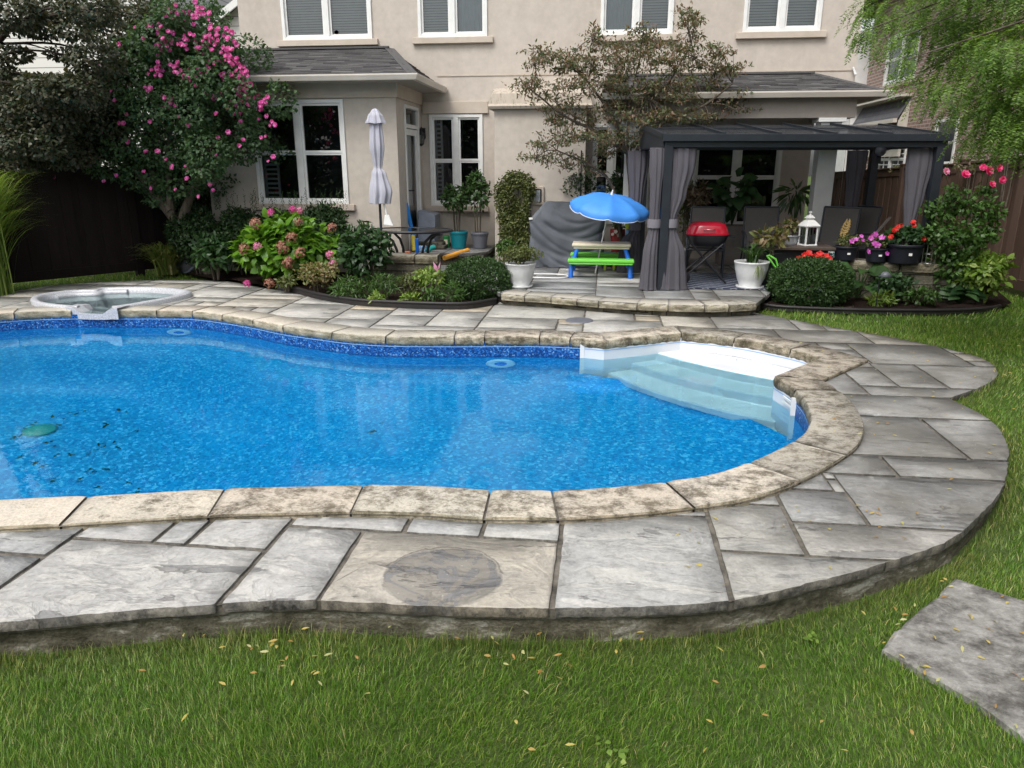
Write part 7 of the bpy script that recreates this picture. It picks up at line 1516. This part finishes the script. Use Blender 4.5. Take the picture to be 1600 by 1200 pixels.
# rose bush
RB = thing('rose_bush', 'tall rose bush with bright pink roses on top in front of the right fence', 'rose bush', gpos(1498, 462)); b_ = basis(RB).translation
rs_px = [(1478,268),(1508,273),(1545,267),(1561,263),(1566,281),(1550,288),(1536,262)]
m = MB(); 
for x, y in rs_px+[(1450,330),(1470,300),(1530,320),(1560,320)]: q = V(x, y+3, 10.2); m.tube(smooth3([b_, b_.lerp(q, .5)+Vector((.05, .0, .05)), q]), [.009*(1-.07*i) for i in range(9)], 5)
m.build('stems', M['lf_mid'], RB, world=True)
cl_ = px_clumps([(1465,330,22,18),(1500,320,24,20),(1535,330,22,20),(1480,365,28,22),(1520,370,28,22),(1500,400,30,20),(1470,395,22,18),(1548,360,16,18),(1490,300,16,10),(1540,300,14,10),(1455,365,16,14),(1478,420,24,16),(1558,335,12,12)], 10.25, .15, 1.0, 6)
P, D, N, l, w = clump_leaves(cl_, 330, .062, .036, seed=71, shell=.1, jit=.8); leaves('foliage', M['lf_mid'], P, D, N, l, w, RB)
place_flowers(RB, 'rose', blossom('rose', M['rose'], 7, .058, .45, 3), [V(x, y, 10.12) for x, y in rs_px[1:]], 5, s=(.8, 1.15)); place_flowers(RB, 'rose', blossom('rose', M['pk_pale'], 7, .06, .4, 3), [V(*rs_px[0], 10.12)], 6)
# wall pot plants
(pax, pay, paz), (pbx, pby, pbz), (pcx, pcy, pcz) = pots
PT = bush('petunia', 'lime leafed petunia with pink flowers in the left wall pot', 'potted plant', (pax, pay, paz+.05), (.21, .17, .11), 520, .035, .02, M['lf_olive'], 91, 7, base=paz); place_flowers(PT, 'flower', blossom('flower', M['violet'], 5, .038, .25, 1), [V(1338, 374, pay-.1), V(1346, 369, pay-.1), V(1348, 375, pay-.1), V(1331, 377, pay-.1)], 1)
PT = bush('petunia', 'magenta flowered petunia in the middle wall pot', 'potted plant', (pbx, pby, pbz+.07), (.19, .16, .13), 420, .035, .02, M['lf_olive'], 92, 7, base=pbz); place_flowers(PT, 'flower', blossom('flower', M['violet'], 5, .042, .25, 1), [V(x, y, pby-.14) for x, y in ((1362,368),(1368,366),(1366,380),(1357,393),(1361,372),(1386,396),(1371,383),(1378,371))], 2)
PT = bush('begonia', 'dark leafed plant with red flowers in the largest wall pot', 'potted plant', (pcx, pcy, pcz+.10), (.30, .22, .18), 620, .075, .045, M['lf_peony'], 93, 9, base=pcz); place_flowers(PT, 'flower', blossom('flower', M['red'], 6, .036, .3, 2), [V(x, y, pcy-.2) for x, y in ((1400,358),(1404,354),(1396,361),(1427,347),(1428,352),(1392,370),(1443,373),(1408,352))], 3)
# potted shrubs by the terrace
def potted(name, label, x, y, v, rx, ry, n, L, W, mat, seed, base, **k):
    T = bush2(name, label, 'potted plant', x, y, v, rx, ry, n, L, W, mat, seed, 1.0, 8, gz0=base[2], **k); m = MB(); c = V(x, y, v); m.tube(smooth3([Vector(base), Vector(base).lerp(c, .5)+Vector((.03, 0, 0)), c]), [.014]*4+[.01]*5, 6); m.build('stem', M['bark'], T, world=True); return T
potted('citrus_shrub', 'glossy leafed shrub growing in the teal pot', 713, 312, 12.95, 24, 30, 420, .085, .045, M['lf_pot'], 94, (tp.x, tp.y, .63))
potted('lemon_tree', 'small lemon tree growing in the dark grey pot before the chimney', 746, 302, 12.95, 22, 38, 480, .085, .045, M['lf_pot'], 95, (gp_.x, gp_.y, .61))
# trellis with vine
T = thing('vine_trellis', 'arched trellis thick with small leafed vine beside the metal vent box', 'trellis', (V(802, 380, 12.8).x, 12.8, PATIO_Z)); a, b = V(781, 380, 12.8).x, V(829, 380, 12.8).x; zt3 = V(805, 268, 12.8).z; mx_ = (a+b)/2; rr3 = (b-a)/2
m = MB(); m.tube([(a, 12.8, PATIO_Z), (a, 12.8, zt3-rr3)]+[(mx_-rr3*math.cos(w), 12.8, zt3-rr3+rr3*math.sin(w)) for w in np.linspace(0, math.pi, 12)]+[(b, 12.8, zt3-rr3), (b, 12.8, PATIO_Z)], .009, 6)
for k in range(1, 5): x = a+(b-a)*k/5; m.tube([(x, 12.8, PATIO_Z), (x, 12.8, zt3-rr3*.3)], .005, 5)
m.build('frame', M['metal_dark'], T, world=True)
cl_ = px_clumps([(790,300,13,20),(803,285,14,12),(822,300,7,20),(790,335,14,18),(815,345,13,16),(795,365,16,14),(818,375,14,14),(805,320,10,14),(790,385,16,10),(822,325,6,14),(805,276,20,9),(781,305,9,22),(828,295,8,20),(800,350,20,20),(812,395,22,12)], 12.72, .06, .5, 3, .05); P, D, N, l, w = clump_leaves(cl_, 1700, .040, .028, seed=72, shell=.1); leaves('vine', M['lf_olive'], P, D, N, l, w, T)
bush2('leafy_shrub', 'dark leafy shrub at the foot of the trellis behind the left white pot', 'shrub', 790, 388, 12.2, 20, 16, 420, .06, .03, M['lf_mid'], 96, .8, 7, gz0=PATIO_Z)
bush2('evergreen_shrub', 'dark shrub in shade behind the covered grill', 'shrub', 905, 290, 13.1, 40, 34, 1300, .06, .03, M['lf_dark'], 97, .5, 12, gz0=PATIO_Z)
bush2('evergreen_shrub', 'dark shrub in shade under the maple trunk behind the blue umbrella', 'shrub', 968, 300, 13.0, 26, 44, 1100, .06, .03, M['lf_dark'], 98, .6, 12, gz0=PATIO_Z)
# porch plants
def bigleaf(label, x, y, v, n, L, W, mat, seed, base, name='potted_plant', r=.3):
    rg_ = np.random.default_rng(seed); c = V(x, y, v); T = thing(name, label, 'potted plant', base); u = rnd_unit(n, rg_); P = np.array(c)+u*np.array([r, r*.8, r*.9])*rg_.uniform(.3, 1, n)[:, None]; D = u*.6+np.array([0, -.2, -.3]); N = u*.6+np.array([0, -1.0, .5]); leaves('foliage', mat, P, D, N, L*rg_.uniform(.6, 1.1, n), W*rg_.uniform(.6, 1.1, n), T, droop=.3); m = MB()
    for q in P[:12]: m.tube([base, tuple((np.array(base)+q)/2+np.array([0, 0, .1])), tuple(q)], [.01, .007, .004], 5)
    m.build('stems', mat, T, world=True); return T
bigleaf('broad leafed dark green plant before the porch window', 1145, 300, 12.8, 46, .26, .22, M['lf_peony'], 99, (V(1145, 330, 12.9).x, 12.9, .80))
pb_ = Vector((V(1243, 330, 12.7).x, 12.7, PATIO_Z)); T = bigleaf('palm like plant with dark narrow leaves beside the white porch column', 1244, 304, 12.7, 64, .26, .045, M['lf_pot'], 100, (pb_.x, 12.7, .7), 'dracaena', .22)
pot('terracotta_pot', 'clay coloured pot holding the palm like plant near the porch column', (pb_.x, 12.7, PATIO_Z), .17, .55, M['wood_grey'])
bush2('croton', 'brown and cream leafed plant behind the left gazebo curtain', 'potted plant', 1092, 305, 12.2, 20, 22, 320, .11, .03, M['lf_croton'], 101, .8, 7, gz0=.6)
bush2('climbing_vine', 'shaded leafy vine behind the front left gazebo curtain', 'vine', 1074, 320, 12.5, 18, 56, 900, .055, .03, M['lf_olive'], 102, .7, 12, gz0=PATIO_Z)
pw = Z(1065, 408, PATIO_Z); pot('woven_planter', 'pale woven planter behind the left gazebo curtain', (V(1062, 380, 11.9).x, 11.9, PATIO_Z), .19, .36, M['basket'])
p = V(1048, 368, 12.3); pot('red_planter', 'small red planter with white flowers beside the toy pump', (V(960, 370, 12.25).x+.05, 12.25, PATIO_Z), .12, .62, M['redwire'], taper=.6)
PT = bush('white_flowers', 'white flowered plant in the small red planter', 'potted plant', (V(960, 370, 12.25).x+.05, 12.25, PATIO_Z+.66), (.13, .12, .10), 180, .04, .02, M['lf_mid'], 103, 5, base=PATIO_Z+.62); place_flowers(PT, 'flower', blossom('flower', M['wht_petal'], 5, .035, .2, 1), [V(962, 362, 12.1), V(957, 366, 12.1), V(966, 368, 12.1)], 3)
bush2('tin_plant', 'grey green plant in the galvanised planter on the brown table', 'potted plant', 1234, 352, 10.85, 13, 9, 90, .09, .04, M['lf_sedum'], 104, 1, 4, gz0=.82)
# vines along the top of the right fence
for x, y, rx, ry, lab, mt in ((1405, 268, 18, 8, 'yellowing vine tuft on top of the fence seen inside the gazebo', 'lf_sedum'), (1522, 262, 26, 8, 'dry brownish vine on top of the right fence above the roses', 'lf_croton'), (1585, 225, 30, 14, 'green vine spilling over the right end of the fence', 'lf_locust')):
    d = ray(x, y); t = 5.7/d[0]; bush2('fence_vine', lab, 'vine', x, y, d[1]*t, rx, ry, 260, .05, .025, M[mt], int(x), .8, 6, gz0=1.2)
# ---- grass, fallen leaves
rg = np.random.default_rng(77)
def lawn_pts(x0, x1, y0, y1, dens):
    n = int((x1-x0)*(y1-y0)*dens); p = np.column_stack([rg.uniform(x0, x1, n), rg.uniform(y0, y1, n)])
    # keep what the view can reach, with a margin
    a = np.arctan2(p[:, 0], p[:, 1])+YAW; keep = (a > -R(44)) & (a < R(64)); p = p[keep]
    m = ~inside(p, deck_outline) & ~inside(p, bedR) & ~inside(p, patio_outline) & ~inside(p, ccw(bedL)) & ~inside(p, offset(ssl, -.022-.03*rg.random())) & (p[:, 0] < 6.35-.08*(p[:, 1]-5)); return p[m]
parts_ = [(lawn_pts(-2.9, 3.6, 1.25, 2.3, 18000), .037, .0025), (lawn_pts(-3.4, 4.6, 2.3, 3.6, 13500), .037, .0029), (lawn_pts(3.6, 6.3, 1.6, 2.3, 5000), .037, .0040), (lawn_pts(4.6, 6.3, 2.3, 3.6, 5000), .037, .0040), (lawn_pts(1.8, 6.4, 3.6, 6.0, 6500), .037, .0040), (lawn_pts(2.4, 6.6, 6.0, 9.0, 3800), .038, .0052), (lawn_pts(1.9, 6.6, 9.0, 13.5, 1500), .048, .008), (lawn_pts(-10.6, -5.8, 9.2, 12.3, 900), .042, .008)]
VS = []; QS = []; TS = []; DR = []; off_ = 0
dk = np.array(deck_outline)[::4]
for P2, H_, W_ in parts_:
    n = len(P2); 
    if not n: continue
    x, y = P2.T; ang = rg.uniform(0, 6.283, n); clump = .5+.5*np.sin(x*3.1+np.sin(y*2.3)*2)*np.cos(y*3.7+x*1.3); h = H_*(.55+.75*rg.random(n))*(.75+.5*clump); lean = rg.uniform(.15, .95, n)*h; dx, dy = np.cos(ang)*lean+np.sin(x*2.3+y)*h*.25, np.sin(ang)*lean+np.cos(x*1.9-y*1.3)*h*.25
    sa = ang+1.57+rg.normal(size=n)*.5; sx, sy = np.cos(sa)*W_*.5, np.sin(sa)*W_*.5; z0 = gz(x, y)-.024
    dd = np.min(np.hypot(x[:, None]-dk[None, :, 0], y[:, None]-dk[None, :, 1]), 1) if n < 60000 else np.concatenate([np.min(np.hypot(x[i:i+20000, None]-dk[None, :, 0], y[i:i+20000, None]-dk[None, :, 1]), 1) for i in range(0, n, 20000)])
    dry = np.clip(1-dd/.20, 0, 1)*rg.random(n)+(rg.random(n) < .03)*.8; h = h*np.where(dd < .07, 1.55, 1)*np.where(rg.random(n) < .04, 1.5, 1)
    v = np.empty((n, 5, 3)); v[:, 0] = np.column_stack([x-sx, y-sy, z0]); v[:, 1] = np.column_stack([x+sx, y+sy, z0]); v[:, 2] = np.column_stack([x+dx*.4+sx*.8, y+dy*.4+sy*.8, z0+h*.62]); v[:, 3] = np.column_stack([x+dx*.4-sx*.8, y+dy*.4-sy*.8, z0+h*.62]); v[:, 4] = np.column_stack([x+dx, y+dy, z0+h])
    i = off_+np.arange(n)[:, None]*5; VS.append(v.reshape(-1, 3)); QS.append(i+np.array([[0, 1, 2, 3]])); TS.append(i+np.array([[3, 2, 4]])); DR.append(np.repeat(dry, 5)); off_ += n*5
g_ = npmesh('grass', np.concatenate(VS), [np.concatenate(QS), np.concatenate(TS)], M['grass']); g_['kind'] = 'stuff'; g_['label'] = 'short green lawn grass around the paving'
at_ = g_.data.attributes.new('dry', 'FLOAT', 'POINT'); at_.data.foreach_set('value', np.concatenate(DR).astype('f')); print('blades', off_//5)
# fallen leaflets
def scatter(name, pts, zs, L, W, mat, lab):
    n = len(pts); a = rg.uniform(0, 6.28, n); P = np.column_stack([pts, zs]); D = np.column_stack([np.cos(a), np.sin(a), rg.uniform(-.1, .25, n)]); N = np.column_stack([rg.normal(size=n)*.35, rg.normal(size=n)*.35, np.ones(n)]); o = leaves(name, mat, P, D, N, L*rg.uniform(.6, 1.2, n), W*rg.uniform(.7, 1.2, n), droop=.1); o['kind'] = 'stuff'; o['label'] = lab
def rp_(n, x0, x1, y0, y1): return np.column_stack([rg.uniform(x0, x1, n), rg.uniform(y0, y1, n)])
q = np.concatenate([rp_(240, 1.3, 4.4, 3.0, 7.6), rp_(60, .4, 2.6, 2.6, 3.8), rp_(30, 2.4, 4.0, 7, 9)]); q = q[inside(q, deck_outline) & ~inside(q, offset(pool, .05))]; scatter('fallen_leaves', q, np.full(len(q), .008)+(inside(q, offset(pool, .34)))*.026, .034, .011, M['yleaf'], 'small yellow leaves fallen on the right side of the paving')
cc3 = np.concatenate([rp_(16, -2.2, 2.6, 2.3, 2.75), rp_(8, 1.0, 3.0, 2.6, 3.4), rp_(22, 2.8, 5.2, 3.4, 7.8)]); q = np.concatenate([rp_(60, -2.4, 2.8, 1.9, 3.1), rp_(60, 2.8, 5.8, 3.2, 7.8)]+[c_3+rg.normal(size=(rg.integers(2, 11), 2))*rg.uniform(.04, .16) for c_3 in cc3]); q = q[~inside(q, deck_outline)]; q = q[~inside(q, ssl)]; scatter('fallen_leaves', q, gz(*q.T)+.035, .036, .012, M['yleaf'], 'yellow leaves fallen in the lawn along the paving edge')
q = rp_(110, 1.2, 2.7, 2.2, 3.7); q = q[inside(q, ssl)]; i_ = rg.integers(0, len(ssl), 45); q = np.concatenate([q, np.array(ssl)[i_]+rg.normal(size=(45, 2))*.018]); scatter('fallen_leaves', q, np.full(len(q), zt+.008), .036, .011, M['yleaf'], 'yellow leaves on and around the near stepping stone')
wc = np.concatenate([rp_(10, -2.6, 3.0, 1.5, 2.8), rp_(12, 2.6, 5.0, 3.2, 7.0)]); q = np.concatenate([w_+rg.normal(size=(12, 2))*.035 for w_ in wc]); q = q[~inside(q, deck_outline)]; q = q[~inside(q, ssl)]; scatter('lawn_clover', q, gz(*q.T)+.008, .030, .020, M['lf_lime'], 'small clover patches growing in the lawn')
# leaf litter on the pool floor
def fz(p): return floorz(p[:, 0], p[:, 1])+.012
q = np.array([tuple(through(x+rg.normal()*4, y+rg.normal()*2.5, -1.75)[:2]) for x, y in ((55,656),(38,658),(92,655),(25,672),(125,635),(190,632),(214,667),(150,685),(168,678),(140,690),(185,683),(58,708),(65,715),(140,717),(150,722),(70,733),(113,737),(155,745),(222,750),(190,735),(88,686),(35,665),(75,676),(102,640),(590,712),(592,700),(80,640),(165,650),(110,700),(28,700))*1 for _ in range(2)]); q = q[inside(q, offset(liner_line, -.2))]
scatter('sunken_leaves', q, fz(q), .085, .026, M['sunk'], 'dark leaves and twigs lying on the pool floor')
q = np.array([tuple(Z(x+rg.normal()*10, y+rg.normal()*2, -.17)[:2]) for x, y in ((1085,549),(1110,553),(1140,558),(1170,563),(1200,570),(1150,562)) for _ in range(7)]); scatter('step_debris', q, np.full(len(q), -.163), .02, .007, M['sunk'], 'tiny bits of leaf on the top white pool step')

# dark trees behind the photographer: seen mirrored in the window panes
rb2 = np.random.default_rng(5); cs = [(x, -13+rb2.uniform(-2, 2), rb2.uniform(1.2, 5.2), 2.2, 1.6, 1.6, 1) for x in np.arange(-22, 23, 2.0) for _ in range(3)]
P, D, N, l, w = clump_leaves(cs, 700, .34, .20, seed=9, shell=.5); o = leaves('tree_line', M['lf_dark'], P, D, N, l, w); o['kind'] = 'stuff'; o['label'] = 'dark row of trees behind the lawn'
